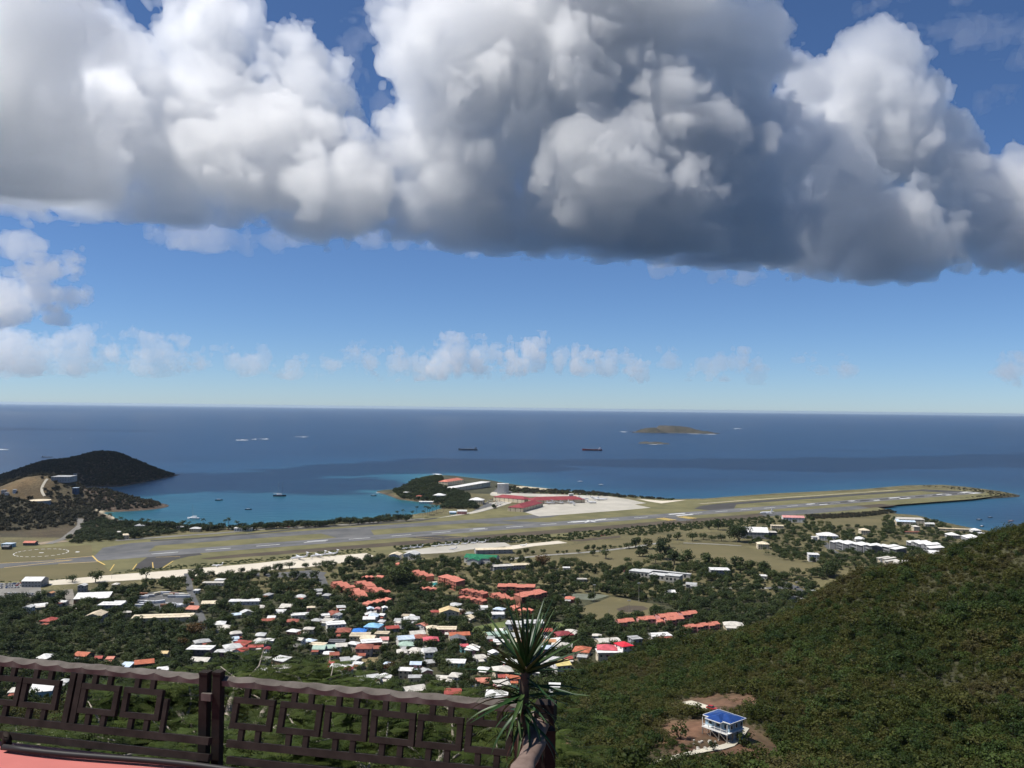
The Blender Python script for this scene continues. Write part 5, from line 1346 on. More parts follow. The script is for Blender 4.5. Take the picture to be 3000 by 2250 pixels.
def zone_points(poly, spacing, rng, ymin=200, n=4000):
    """points spread over a zone of the photo, thinned to a spacing on the ground"""
    A = np.array(poly); lo = A.min(0); hi = A.max(0); out = []; cells = {}
    PX = rng.uniform(lo, hi, (n, 2)); PX = PX[sdf_poly(PX[:, 0], PX[:, 1], poly) > 0]
    for px, py in PX:
        g = ground(px, py, 0., ymin); k = (int(g[0] // spacing), int(g[1] // spacing)); bad = False
        for i in (-1, 0, 1):
            for j in (-1, 0, 1):
                for q_ in cells.get((k[0] + i, k[1] + j), ()):
                    if (q_[0] - g[0]) ** 2 + (q_[1] - g[1]) ** 2 < spacing ** 2: bad = True
        if not bad: cells.setdefault(k, []).append(g); out.append(g)
    return np.array(out)
rg = np.random.default_rng(12); random.seed(8)
# ---- single trees that can be picked out
for r_, x_, y_, w_, key, lb in [('b', 1240, 1300, 300, 'big', 'largest dark round tree, beside the coral rows'), ('c', 1310, 1000, 150, 'umbrella0', 'spreading tree with a clear shadow at the left of the avenue of trees'),
        ('c', 992, 1150, 88, 'umbrella1', 'lone umbrella shaped tree in the middle of the field'), ('c', 1960, 935, 200, 'big', 'large round tree in front of the white gabled hall'), ('d', 540, 1240, 185, 'big', 'big dark tree below the square white campus house'),
        ('c', 1130, 1088, 112, 'town1', 'bushy tree in the field right of the avenue'), ('c', 810, 1105, 120, 'airy', 'grey-green loose tree in the field left of the bushy one'), ('c', 265, 1170, 165, 'flower', 'brownish spreading tree at the left end of the field'),
        ('e', 1690, 480, 200, 'flower', 'orange-tinged flowering tree below the small square white house'), ('f', 1165, 810, 145, 'flower', 'orange flowering tree above the railing in the middle'), ('e', 1570, 590, 130, 'flower', 'brown-tinged tree left of the dark walled flat roof house'),
        ('b', 270, 1400, 90, 'flower', 'reddish tree in the belt below the pale apron'), ('f', 1780, 315, 70, 'flower', 'orange tree at the corner of the big tan gabled house'), ('f', 375, 325, 60, 'flower', 'small orange tree in front of the long white strip roof'),
        ('b', 95, 1235, 100, 'umbrella0', 'umbrella tree on the apron edge, first of three from the left'), ('b', 197, 1205, 98, 'umbrella1', 'umbrella tree on the apron edge, second of three from the left'), ('b', 290, 1200, 92, 'umbrella0', 'umbrella tree on the apron edge, third of three from the left'),
        ('b', 525, 1190, 78, 'umbrella1', 'tree at the apron edge, left of the right-hand pair'), ('b', 598, 1185, 84, 'umbrella0', 'tree at the apron edge, right of the right-hand pair'), ('a', 1720, 1250, 88, 'town2', 'single dark tree against the pale apron'), ('a', 1262, 1280, 130, 'airy', 'thin see-through tree against the pale apron'),
        ('a', 825, 1300, 150, 'umbrella0', 'broad dark tree below the runway exit'), ('a', 625, 1310, 110, 'umbrella1', 'broad dark tree left of the runway exit'), ('a', 1155, 925, 130, 'shore1', 'large round tree among the beach palms'), ('b', 2055, 690, 60, 'shore0', 'round tree in the airport car park')]:
    px = P(r_, x_, y_ + w_ * .3); g = ground(px[0], px[1], 0., 900 if r_ in 'abcd' and px[1] < 1700 else 200); R = w_ / 2 / 2.947 * g[1] / F
    tree(key, g[0], g[1], R, R / PROTO[key][2] * random.uniform(.9, 1.05) * (.82 if key == 'big' else 1), lb, 'single trees that stand out')
# ---- rows and groups in the fields and along the avenue
row = [('c', 1560, 955, 112), ('c', 1655, 950, 90), ('c', 1725, 962, 84), ('c', 1808, 962, 92), ('c', 1430, 955, 84), ('c', 1070, 1015, 110), ('c', 1010, 1025, 100), ('c', 1172, 1025, 106), ('c', 650, 1055, 62), ('c', 705, 1052, 55), ('c', 752, 1054, 60), ('c', 795, 1050, 50), ('c', 572, 1075, 50), ('c', 850, 1042, 42), ('c', 890, 1040, 42), ('c', 932, 1040, 42), ('c', 272, 1080, 62), ('c', 440, 1085, 40), ('c', 392, 1088, 34), ('c', 472, 1082, 32), ('c', 450, 1165, 112), ('c', 540, 1160, 100), ('c', 615, 1192, 72), ('c', 832, 1228, 60), ('c', 740, 1208, 52), ('c', 1300, 1095, 180), ('c', 1240, 1135, 160), ('c', 1400, 1150, 150), ('c', 1500, 1150, 170), ('c', 1680, 1170, 150), ('c', 1790, 1175, 150), ('c', 1950, 1200, 130), ('c', 2050, 1210, 130), ('c', 1700, 862, 80), ('c', 1780, 862, 110), ('c', 1880, 855, 90), ('c', 1100, 1100, 80), ('c', 2180, 1220, 120), ('c', 1000, 1215, 110), ('c', 120, 1085, 60), ('c', 60, 1095, 60), ('c', 180, 1090, 50), ('c', 1360, 960, 50), ('c', 700, 1100, 60)]
row.sort(key=lambda t: P(*t[:3])[0])
for r_, x_, y_, w_ in row:
    px = P(r_, x_, y_ + w_ * .28); g = ground(px[0], px[1], 0., 800); R = w_ / 2 / 2.947 * g[1] / F
    key = random.choice(['umbrella0', 'umbrella1', 'town0', 'town1', 'town2'])
    tree(key, g[0], g[1], R, R / PROTO[key][2] * random.uniform(.85, 1.05), ORD[row.index((r_, x_, y_, w_))] + ' dark tree of the field counted from the left', 'trees of the field')
# ---- palms and trees along the beach and the cove
cnt_ = [0, 0]
for k in range(84):
    t = k / 83; px = 320 + t * 880 + random.uniform(-3, 3); py = np.interp(px, [320, 420, 560, 700, 900, 1100, 1200], [1538, 1543, 1551, 1553, 1541, 1528, 1522]) + random.uniform(-2, 5)
    g = ground(px, py, 0., 900); np_, nt_ = cnt_
    if px < 700 and random.random() < .62:
        tree('palm%d' % random.randrange(3), g[0], g[1], 6., random.uniform(1.3, 1.8), ORD[np_] + ' coconut palm from the left along the beach', 'beach palms', 'palm_tree', 'palm'); cnt_[0] += 1
    else:
        tree(random.choice(['shore0', 'shore1']), g[0], g[1], random.uniform(7, 11), random.uniform(1.3, 1.9), ORD[nt_] + ' leafy tree from the left along the beach', 'beach trees', 'beach_tree'); cnt_[1] += 1
for k, (x_, y_) in enumerate(sorted(((1388, 725), (1267, 760), (1460, 740), (1480, 745), (1500, 735), (1525, 725), (1560, 720), (1215, 785), (805, 830), (1440, 760), (1620, 715), (1350, 780)))):
    px = P('b', x_, y_ + 22); g = ground(px[0], px[1], 0., 900)
    tree('palm%d' % random.randrange(3), g[0], g[1], 5.5, random.uniform(1.3, 1.7), ORD[k] + ' tall palm from the left at the cove', 'cove palms', 'palm_tree', 'palm')
# ---- the belt of trees through the town: the nearest and largest as trees of their own, the rest as one mass
TOWN = [(-40, 1770), (250, 1745), (500, 1700), (560, 1690), (760, 1680), (900, 1660), (1100, 1635), (1300, 1640), (1500, 1650), (1700, 1640), (1900, 1660), (2050, 1660), (2250, 1690), (2400, 1715), (2380, 1760), (2300, 1820), (2100, 1850), (1880, 1890), (1750, 1905), (1680, 1940), (1640, 2000), (1640, 2060), (-40, 2060)]
pt = zone_points(TOWN, 5.6, rg, 560, 7500)
pt = pt[free(pt[:, 0], pt[:, 1], 2.2)]
cand = []
for g in pt:
    R = rg.uniform(3.2, 6.2) * (1.15 if g[1] > 800 else 1.); h = R * rg.uniform(1.35, 1.9)
    if clear_view(g[0], g[1], g[2], R, h): cand.append((g[0], g[1], g[2], R, h))
    elif clear_view(g[0], g[1], g[2], 1.8, 2.6): cand.append((g[0], g[1], g[2], 1.9, 2.7))
cand.sort(key=lambda c: -c[3] / c[1])
tl = {0: 'dark green tree crowding between the town houses above the railing', 1: 'dark green tree in the belt round the coral apartment rows', 2: 'dark green tree in the wood at the left below the sheds', 3: 'dark green tree in the wood below the field'}
for i, (x, y, z, R, h) in enumerate(cand[:230]):
    px, py = proj((x, y, z)); zone = 3 if px > 1650 else 2 if px < 560 else 1 if py < 1830 else 0
    key = random.choice(['town0', 'town1', 'town2', 'town3', 'umbrella0', 'town1', 'airy'])
    tree(key, x, y, R, h / PROTO[key][3], near_label('dark tree', x, y, z), ['town trees', 'apartment trees', 'left wood trees', 'field wood trees'][zone])
keys = ['town0', 'town1', 'town2', 'town3', 'umbrella0', 'airy']
rest = np.array(cand[230:]); pk = rg.integers(0, len(keys), len(rest)); 
sc = np.array([(c[3] / PROTO[keys[k]][2], c[3] / PROTO[keys[k]][2], c[4] / PROTO[keys[k]][3]) for c, k in zip(rest, pk)])
scatter('town_woodland', rest[:, :3], sc, rg.uniform(0, 6.28, len(rest)), pk, keys, 'dense dark green woodland filling the gaps between town and airfield', 'woodland')
# low growth under and between the houses
lo_ = zone_points(TOWN, 4.2, rg, 560, 5200); lo_ = lo_[free(lo_[:, 0], lo_[:, 1], 1.4)]
lo_ = np.array([g for g in lo_ if clear_view(g[0], g[1], g[2], 1.8, 2.2)])
k4 = ['town0', 'town1', 'town2']
R_ = rg.uniform(1.3, 2.6, len(lo_)); pk = rg.integers(0, 3, len(lo_))
scatter('town_shrubs', lo_, np.c_[R_ / 4.6, R_ / 4.6, R_ / 5.0], rg.uniform(0, 6.28, len(lo_)), pk, k4, 'low shrubs and garden hedges between the town houses', 'shrubs')
# ---- campus trees
CAMP = [P('d', 0, 800), P('d', 420, 790), P('d', 700, 810), P('d', 1000, 790), P('d', 1340, 800), P('d', 1500, 860), P('d', 1720, 910), P('d', 1900, 930), P('d', 1560, 1090), P('d', 1280, 1190), P('d', 1000, 1260), P('d', 840, 1290), P('d', 480, 1330), P('d', 100, 1330), P('c', 2000, 1280), P('c', 1500, 1260), P('c', 1480, 1200), P('c', 2150, 1230), P('d', 200, 1180), P('d', 0, 1120), P('c', 2050, 1040), P('c', 1990, 900)]
pt = zone_points(CAMP, 8.5, rg, 880, 2600); pt = pt[free(pt[:, 0], pt[:, 1], 2.4)]
cc = []
for g in pt:
    R = rg.uniform(3.4, 7.2); h = R * rg.uniform(1.1, 1.6)
    if clear_view(g[0], g[1], g[2], R, h): cc.append((g[0], g[1], g[2], R, h))
cc.sort(key=lambda c: -c[3] / c[1])
for x, y, z, R, h in cc[:70]:
    key = random.choice(['umbrella0', 'umbrella1', 'town0', 'town2', 'town3'])
    tree(key, x, y, R, h / PROTO[key][3], near_label('round tree', x, y, z), 'campus trees')
cr_ = np.array(cc[70:]); pk = rg.integers(0, 6, len(cr_))
scatter('campus_woodland', cr_[:, :3], np.array([(c[3] / PROTO[keys[k]][2],) * 2 + (c[4] / PROTO[keys[k]][3],) for c, k in zip(cr_, pk)]), rg.uniform(0, 6.28, len(cr_)), pk, keys, 'scattered darker growth between the campus buildings', 'woodland')
# ---- scrub of the hillside at the right, with a few bushes that stand out
def bush(key, px, py, R, label):
    g = ground(px, py); tree(key, g[0], g[1], R, R / PROTO[key][2] * random.uniform(.9, 1.1), label, 'bushes that stand out on the scrub hill', 'scrub_bush', 'bush')
for key, px, py, R, lb in [('scrub0', 2365, 1870, 4.0, 'dark round bush on the shoulder of the scrub hill'), ('scrub1', 2030, 2105, 4.0, 'large dark bush just left of the house on stilts'), ('scrub2', 1990, 2165, 3.8, 'dark bush below left of the house on stilts'), ('scrub3', 2270, 2070, 3.6, 'green bush above the bare red earth, right'), ('dry', 2130, 2030, 2.6, 'grey leafless bush above the bare red earth'), ('scrub1', 2090, 2200, 2.0, 'small bush on the inner side of the drive'), ('scrub0', 2180, 2185, 3.4, 'bush at the bend of the drive'), ('scrub2', 1760, 2210, 3.6, 'bright green bush beside the foot of the drive')]:
    bush(key, px, py, R, lb)
bx = np.arange(-340, 400, 2.3); by = np.arange(236, 660, 2.3)
gx, gy = np.meshgrid(bx, by); gx = gx.ravel() + rg.uniform(-1.2, 1.2, gx.size); gy = gy.ravel() + rg.uniform(-1.2, 1.2, gy.size)
zz = height(gx, gy); pj = np.array(proj(np.c_[gx, gy, zz].T.T)) if False else None
vv_ = np.c_[gx, gy, zz] - CAM; dq = vv_ @ fwd; pX = 1500 + F * (vv_ @ rt) / dq; pY = 1125 - F * (vv_ @ up) / dq
lim = np.interp(pX, [-50, 1500, 1560, 1620, 1660, 1760, 1900, 2100, 2290, 2360, 2420, 2509, 2658, 2780, 3000], [2045, 2070, 2080, 2010, 1950, 1905, 1880, 1845, 1805, 1750, 1700, 1665, 1640, 1600, 1520])
ok = (pX > -40) & (pX < 3060) & (pY < 2330) & (pY > lim) & free(gx, gy, 4.0, False)
hbx = ground(2105, 2150)
dd_ = ((gx - hbx[0] + 2) / 18) ** 2 + ((gy - hbx[1]) / 23) ** 2; dd2 = ((gx - hb2[0] - 5) / 15) ** 2 + ((gy - hb2[1] - 1) / 15) ** 2
ok &= ((dd_ > 1 + .7 * noise2(gx, gy, 9, 1) + .3 * noise2(gx, gy, 4, 2)) | ((rg.random(len(gx)) < .10) & (dd_ > .35))) & ((dd2 > 1 + .7 * noise2(gx, gy, 7, 2)) | (rg.random(len(gx)) < .12))
ok &= rg.random(len(gx)) < (.82 + .3 * noise2(gx, gy, 22, 4))
gx, gy, zz = gx[ok], gy[ok], zz[ok]
sk = ['scrub0', 'scrub1', 'scrub2', 'scrub3', 'dry']
dryp = np.clip(.12 + .5 * noise2(gx, gy, 45, 3), 0, .6)
pk = np.where(rg.random(len(gx)) < dryp, 4, rg.integers(0, 4, len(gx)))
inb = (((gx - hbx[0] + 2) / 18) ** 2 + ((gy - hbx[1]) / 23) ** 2 < .8) | (((gx - hb2[0] - 5) / 15) ** 2 + ((gy - hb2[1] - 1) / 15) ** 2 < .8); pk = np.where(inb, 4, pk)
R_ = np.exp(rg.normal(.60, .36, len(gx))) * (1 + .25 * noise2(gx, gy, 30, 5)); hz_ = R_ / 2.3 * rg.uniform(.6, 1.05, len(gx))
dr = np.concatenate([c for c, w_ in ROADS[-3:-1]]); dd3 = np.sqrt(((gx[:, None] - dr[None, :, 0]) ** 2 + (gy[:, None] - dr[None, :, 1]) ** 2).min(1))
shr = np.where(inb, .45, np.clip((dd3 - 2) / 13, .22, 1)); R_ = R_ * shr ** .5; hz_ = hz_ * shr
scatter('hillside_scrub', np.c_[gx, gy, zz - .1], np.c_[R_ / 2.3, R_ / 2.3, hz_], rg.uniform(0, 6.28, len(gx)), pk, sk, 'dense dry green and brown scrub covering the hillside at the right', 'scrub')
# taller crowns standing out of the scrub in clumps
bush('hilltree0', 2460, 2010, 4.6, 'tall round green crown in the middle of the scrub hill'); bush('hilltree1', 2840, 1760, 4.6, 'tall green crown near the right edge of the scrub hill')
hx, hy = np.meshgrid(np.arange(-320, 400, 5.2), np.arange(240, 650, 5.2)); hx = hx.ravel() + rg.uniform(-2.4, 2.4, hx.size); hy = hy.ravel() + rg.uniform(-2.4, 2.4, hy.size)
hz2 = height(hx, hy); vv_ = np.c_[hx, hy, hz2] - CAM; pX = 1500 + F * (vv_ @ rt) / (vv_ @ fwd); pY = 1125 - F * (vv_ @ up) / (vv_ @ fwd)
lim2 = np.interp(pX, [-50, 1500, 1560, 1620, 1660, 1760, 1900, 2100, 2290, 2360, 2420, 2509, 2658, 2780, 3000], [2060, 2085, 2100, 2040, 1985, 1935, 1910, 1880, 1840, 1790, 1735, 1700, 1672, 1635, 1560])
okh = (pX > -40) & (pX < 3060) & (pY < 2330) & (pY > lim2) & free(hx, hy, 7., False) & (((hx - hbx[0] + 2) / 24) ** 2 + ((hy - hbx[1]) / 32) ** 2 > 1) & (((hx - hb2[0] - 5) / 18) ** 2 + ((hy - hb2[1] - 1) / 19) ** 2 > 1)
okh &= rg.random(len(hx)) < np.clip(.34 + .75 * noise2(hx, hy, 34, 1) + .2 * noise2(hx, hy, 90, 2), 0, .9)
hx, hy, hz2 = hx[okh], hy[okh], hz2[okh]; R_ = np.exp(rg.normal(1.05, .28, len(hx)))
scatter('hillside_trees', np.c_[hx, hy, hz2 - .2], np.c_[R_ / 3.6, R_ / 3.6, R_ / 3.6 * rg.uniform(.7, 1.05, len(hx))], rg.uniform(0, 6.28, len(hx)), rg.integers(0, 2, len(hx)), ['hilltree0', 'hilltree1'], 'taller green crowns rising in clumps from the hillside scrub', 'woodland')
# ---- scrub of the west hills, the headland and the airport knoll
tree('dark0', *ground(230, 1490, 0, 900)[:2], 5.5, 1.2, 'dark round bush above the tip of the west hill', 'bushes of the west hills', 'hill_bush', 'bush')
tree('dark1', *ground(150, 1520, 0, 900)[:2], 6.5, 1.3, 'dark tree mass on the near slope of the west hill', 'bushes of the west hills', 'hill_bush', 'bush')
gx, gy = np.meshgrid(np.arange(-1500, -640, 7.), np.arange(1400, 2760, 7.)); gx = gx.ravel() + rg.uniform(-3, 3, gx.size); gy = gy.ravel() + rg.uniform(-3, 3, gy.size)
zz = height(gx, gy); ok = (zz > np.where(gy > 1760, 2.2, 4.8)) & free(gx, gy, 4)
vv_ = np.c_[gx, gy, zz] - CAM; pX = 1500 + F * (vv_ @ rt) / (vv_ @ fwd); ok &= (pX > -60) & (pX < 540)
knoll = np.exp(-(((gx + 1000) / 75) ** 2 + ((gy - 1790) / 55) ** 2)); ok &= rg.random(len(gx)) > knoll * 1.5
head = gy > 2250
ok &= rg.random(len(gx)) < np.where(head, .97, .75 + .3 * noise2(gx, gy, 60, 2))
gx, gy, zz = gx[ok], gy[ok], zz[ok]; R_ = rg.uniform(3.2, 6.2, len(gx))
scatter('west_hill_scrub', np.c_[gx, gy, zz - .3], np.c_[R_ / 4, R_ / 4, R_ / 4 * rg.uniform(.7, 1.2, len(gx))], rg.uniform(0, 6.28, len(gx)), rg.integers(0, 2, len(gx)), ['dark0', 'dark1'], 'dark dry woodland covering the west hills and the headland beyond', 'woodland')
gx, gy = np.meshgrid(np.arange(-330, 30, 7.5), np.arange(1860, 2500, 7.5)); gx = gx.ravel() + rg.uniform(-3, 3, gx.size); gy = gy.ravel() + rg.uniform(-3, 3, gy.size)
zz = height(gx, gy); sdl = sdf_poly(gx, gy, LANDXY); vv_ = np.c_[gx, gy, zz] - CAM; pX = 1500 + F * (vv_ @ rt) / (vv_ @ fwd); pY = 1125 - F * (vv_ @ up) / (vv_ @ fwd)
PEN = [(1150, 1440), (1190, 1428), (1240, 1392), (1290, 1398), (1310, 1430), (1370, 1452), (1385, 1478), (1420, 1490), (1400, 1500), (1290, 1518), (1295, 1482), (1240, 1470), (1180, 1462)]
ok = (zz > 1.5) & free(gx, gy, 4) & (sdf_poly(pX, pY, PEN) > 0) & (rg.random(len(gx)) < .8)
gx, gy, zz = gx[ok], gy[ok], zz[ok]; R_ = rg.uniform(4, 7, len(gx))
scatter('peninsula_woodland', np.c_[gx, gy, zz - .2], np.c_[R_ / 4.6, R_ / 4.6, R_ / 4.6 * rg.uniform(.8, 1.2, len(gx))], rg.uniform(0, 6.28, len(gx)), rg.integers(0, 2, len(gx)), ['shore0', 'shore1'], 'dark green woodland on the wooded point beside the terminal', 'woodland')
# ---- scrub belts along the airfield
def belt(name, poly, spacing, Rr, hr, keys_, label, ymin_=880, n=5000):
    p_ = zone_points(poly, spacing, rg, ymin_, n); p_ = p_[free(p_[:, 0], p_[:, 1], 1.)]
    R_ = rg.uniform(*Rr, len(p_)); R0 = PROTO[keys_[0]][2]; h0 = PROTO[keys_[0]][3]
    scatter(name, p_, np.c_[R_ / R0, R_ / R0, rg.uniform(*hr, len(p_)) / h0], rg.uniform(0, 6.28, len(p_)), rg.integers(0, len(keys_), len(p_)), keys_, label, 'scrub')
tree('marsh0', *ground(*P('c', 120, 960), 0, 900)[:2], 5, 1.2, 'bright green bush in the scrub belt below the runway, left', 'bushes of the airfield scrub', 'airfield_bush', 'bush')
tree('marsh1', *ground(*P('c', 1500, 870), 0, 900)[:2], 5, 1.2, 'bright green bush in the scrub belt below the runway, right', 'bushes of the airfield scrub', 'airfield_bush', 'bush')
belt('airfield_scrub', [P('b', 1180, 1045), P('b', 1600, 1000), P('b', 2080, 955), P('c', 400, 930), P('c', 900, 880), P('c', 1300, 840), P('c', 1700, 815), P('c', 2210, 770), P('c', 2210, 830), P('c', 1950, 860), P('c', 1650, 880), P('c', 1100, 945), P('c', 900, 930), P('c', 480, 985), P('c', 150, 1000), P('b', 2200, 1005), P('b', 1900, 1000), P('b', 1500, 1035), P('b', 1260, 1070)], 4.5, (2.8, 4.6), (1.6, 3.2), ['marsh0', 'marsh1'], 'low green scrub belt between the runway and the fields')
belt('runway_scrub', [P('a', -20, 1325), P('a', 420, 1300), P('a', 980, 1268), P('a', 1100, 1235), P('a', 2210, 1140), P('b', 400, 1105), P('b', 700, 1065), P('b', 980, 1055), P('b', 1050, 1080), P('b', 900, 1090), P('b', 400, 1130), P('a', 2210, 1172), P('a', 1100, 1262), P('a', 700, 1310), P('a', 150, 1345), P('a', -20, 1350)], 4., (2., 3.4), (.7, 1.4), ['marsh0', 'marsh1'], 'low green verge between the runway and the pale apron')
belt('south_scrub', [P('c', 0, 520), P('c', 300, 545), P('c', 640, 560), P('c', 1000, 600), P('c', 1400, 628), P('c', 1380, 634), P('c', 900, 606), P('c', 500, 585), P('c', 0, 565), P('b', 1800, 545), P('b', 2030, 520)], 7, (4, 6.5), (2.2, 4), ['marsh0', 'dark0'], 'dark shore scrub behind the terminal apron', n=2600)
belt('bay_scrub', [P('d', 330, 770), P('d', 600, 760), P('d', 900, 740), P('d', 1050, 725), P('d', 1100, 745), P('d', 800, 780), P('d', 520, 800), P('d', 350, 795)], 6, (3.5, 6), (2.5, 5), ['dark0', 'dark1'], 'dark scrub between the runway tip and the campus', n=1500)
belt('foot_scrub', [P('a', 540, 990), P('a', 700, 870), P('a', 850, 800), P('a', 1000, 830), P('a', 1400, 850), P('a', 1900, 880), P('a', 1450, 930), P('a', 1000, 985), P('a', 600, 1010)], 8, (4.5, 7.5), (4, 8), ['shore0', 'shore1'], 'trees and scrub between the beach and the airfield at left', n=2200)
belt('bank_grass', [P('c', 2250 - 2250, 0)] and [(2700, 1423), (2850, 1430), (2950, 1444), (2986, 1453), (2900, 1460), (2760, 1468), (2850, 1455), (2900, 1448), (2800, 1434)], 6, (2.5, 4.5), (.8, 2.), ['dark0', 'dark1'], 'dark rock armour and weeds round the runway tip', n=1200)

# ---- trees that would share a label are told apart by their order in the photo
_by = {}
for o in list(C.objects):
    if o.parent is None and o.get('category') == 'tree': _by.setdefault(o['label'], []).append(o)
for lb, os_ in _by.items():
    if len(os_) > 1:
        for k, o in enumerate(sorted(os_, key=lambda q: proj(q.location)[0])): o['label'] = ' '.join(lb.split()[:13]) + ', ' + ORD[k] + ' from left'

# ================================================================ SHIPS, AIRCRAFT, CARS, MASTS, ISLANDS
white_paint = mat('white_paint', (.75, .75, .74), .4, .06, .5, spec=.4)
navy = mat('dark_hull', (.03, .035, .05), .5, .2, .3)
redhull = mat('red_hull', (.22, .04, .035), .5, .2, .3)
steel = mat('grey_steel', (.3, .31, .32), .5, .15, .5, spec=.4)
foam = mat('foam', (.8, .82, .82), .7, .08, .1)
def hull(L, B, Dp, sheer=.25, n=14):
    """pointed bow at +x, cut-off stern"""
    mb = MB(); sec = []
    for i in range(n + 1):
        t = i / n; x = -L / 2 + L * t; w_ = B / 2 * min(1, (1 - max(0, (t - .55) / .45) ** 2.0)) * (.85 + .15 * min(1, t / .2)); w_ = max(w_, .02)
        zt = Dp * (1 + sheer * max(0, (t - .5) * 2) ** 2)
        sec.append([(x, -w_, zt), (x, -w_ * .85, 0), (x, -w_ * .3, -Dp * .5), (x, w_ * .3, -Dp * .5), (x, w_ * .85, 0), (x, w_, zt)])
    for s in sec: mb.v += s
    for i in range(n):
        for k in range(5):
            mb.f.append((i * 6 + k, i * 6 + k + 1, (i + 1) * 6 + k + 1, (i + 1) * 6 + k)); mb.mi.append(0)
        mb.f.append((i * 6 + 5, i * 6, (i + 1) * 6, (i + 1) * 6 + 5)); mb.mi.append(0)
    mb.f.append((0, 5, 4, 3, 2, 1)); mb.mi.append(0); mb.f.append(tuple(n * 6 + k for k in range(6))); mb.mi.append(0)
    return mb.mesh('hull')
def yacht(px, py, L, yaw, label, hm, mast=True, masts=(0.05,)):
    p = flat(px, py, .1); e = thing('sailing_yacht' if mast else 'motor_boat', label, 'boat', tuple(p), math.radians(yaw), 'boats on the bay')
    obj('hull', hull(L, L * .28, L * .09), hm, e)
    obj('cabin', MB().prism([(-L * .25, -L * .08), (L * .12, -L * .08), (L * .2, 0), (L * .12, L * .08), (-L * .25, L * .08)], L * .09, L * .17).mesh('cabin'), white_paint, e)
    if mast:
        for m_ in masts:
            obj('mast', MB().tube([(L * m_, 0, 0), (L * m_, 0, L * 1.15)], L * .011, 6).mesh('mast'), steel, e)
            obj('boom', MB().tube([(L * m_, 0, L * .22), (L * (m_ - .38), 0, L * .22)], L * .016, 6).mesh('boom'), white_paint, e)
yacht(*P('a', 1668, 795), 24, 170, 'white sailing catamaran with a bare mast anchored off the beach', white_paint)
yacht(*P('a', 1890, 636), 17, 10, 'small dark boat anchored in the middle of the bay', navy, False)
yacht(*P('a', 2145, 716), 14, 20, 'small dark boat in the turquoise water right of the catamaran', navy, False)
yacht(*P('b', 205, 600), 30, 5, 'dark two masted schooner anchored in the bay', navy, True, (.2, -.12))
yacht(*P('b', 1015, 597), 14, 0, 'low dark launch off the wooded point', navy, False)
yacht(*P('d', 1825, 805), 12, 0, 'small dark boat in the right-hand bay, left one', navy, False)
yacht(*P('d', 1850, 862), 12, 30, 'small dark boat in the right-hand bay, nearest the white pavilions', navy, False)
yacht(*P('d', 1918, 784), 10, 0, 'tiny boat in the right-hand bay, far one', navy, False)
yacht(*P('d', 2100, 815), 10, 0, 'tiny orange boat in the right-hand bay, right one', mat('orange_hull', (.4, .12, .03), .5), False)
yacht(*P('c', 590, 476), 16, 0, 'tiny white boat on the sea beyond the terminal, left one', white_paint, False)
yacht(*P('c', 770, 503), 14, 0, 'tiny white boat on the sea beyond the terminal, right one', white_paint, False)
def ship(px, py, wpx, yaw, label, hm, bridge=True):
    p = flat(px, py, .2); L = wpx / F * p[1]
    e = thing('cargo_ship', label, 'ship', tuple(p), math.radians(yaw), 'ships at anchor')
    Dp = L * .06
    obj('hull', hull(L, L * .15, Dp, .5), hm, e)
    obj('deck_house', MB().box((-L * .38, 0, Dp + L * .03), (L * .1, L * .11, L * .06)).box((-L * .39, 0, Dp + L * .075), (L * .06, L * .12, L * .03)).mesh('deck_house'), white_paint if bridge else steel, e)
    obj('funnel', MB().box((-L * .44, 0, Dp + L * .06), (L * .025, L * .03, L * .08)).mesh('funnel'), hm, e)
    for k in range(4):
        obj('hatch', MB().box((-L * .22 + L * .15 * k, 0, Dp + L * .012), (L * .11, L * .09, L * .024)).mesh('hatch'), steel, e)
    for k in range(2):
        obj('mast', MB().tube([(-L * .15 + L * .32 * k, 0, Dp), (-L * .15 + L * .32 * k, 0, Dp + L * .09)], L * .006, 6).mesh('mast'), steel, e)
ship(1371, 1318.5, 56, 180, 'grey low tanker lying on the open sea left of centre', mat('grey_blue_hull', (.07, .09, .12), .5), False)
ship(1735, 1319.5, 58, 180, 'red-hulled cargo ship with a white bridge on the open sea', redhull)
ship(138, 1340, 32, 0, 'hazy grey ship beyond the dark headland', steel, False)
# ---- islands
def island(name, spec, seed, m, label):
    """spec: photo x, photo y of the waterline, half width px, half depth m, height m"""
    r = np.random.default_rng(seed); V = []; Q = []
    n1, n2 = 60, 24
    c = flat(spec[0][0], spec[0][1], 0); xs_ = []; 
    pk_ = [(flat(a, b, 0), wd / F * flat(a, b, 0)[1], dp, hh) for a, b, wd, dp, hh in spec]
    lo = min(p[0] - w_ * 1.2 for p, w_, _, _ in pk_); hi = max(p[0] + w_ * 1.2 for p, w_, _, _ in pk_); y0 = min(p[1] - d_ * 1.3 for p, _, d_, _ in pk_); y1 = max(p[1] + d_ * 1.3 for p, _, d_, _ in pk_)
    v, q_ = grid_mesh(name, np.linspace(lo, hi, n1), np.linspace(y0, y1, n2), lambda X, Y: np.maximum.reduce([hh * (1 - ((X - p[0]) / w_) ** 2 - ((Y - p[1]) / d_) ** 2) for p, w_, d_, hh in pk_]).clip(-4) + noise2(X, Y, (hi - lo) / 9, seed % 6) * max(s[4] for s in spec) * .13 + noise2(X, Y, (hi - lo) / 22, (seed + 1) % 6) * max(s[4] for s in spec) * .07 - 1.)
    return tag(obj(name, np_mesh(name, v, q_, True), m), None, None, None, 'structure')
isl = mat('island_rock', (.07, .058, .042), .95, scale=.012, col2=(.04, .042, .027), detail=8)
island('island', [(1975, 1267, 90, 170, 64), (1905, 1267, 45, 110, 46), (1945, 1266, 40, 90, 70), (2025, 1268, 55, 110, 38), (2072, 1270, 38, 60, 17)], 5, isl, '')
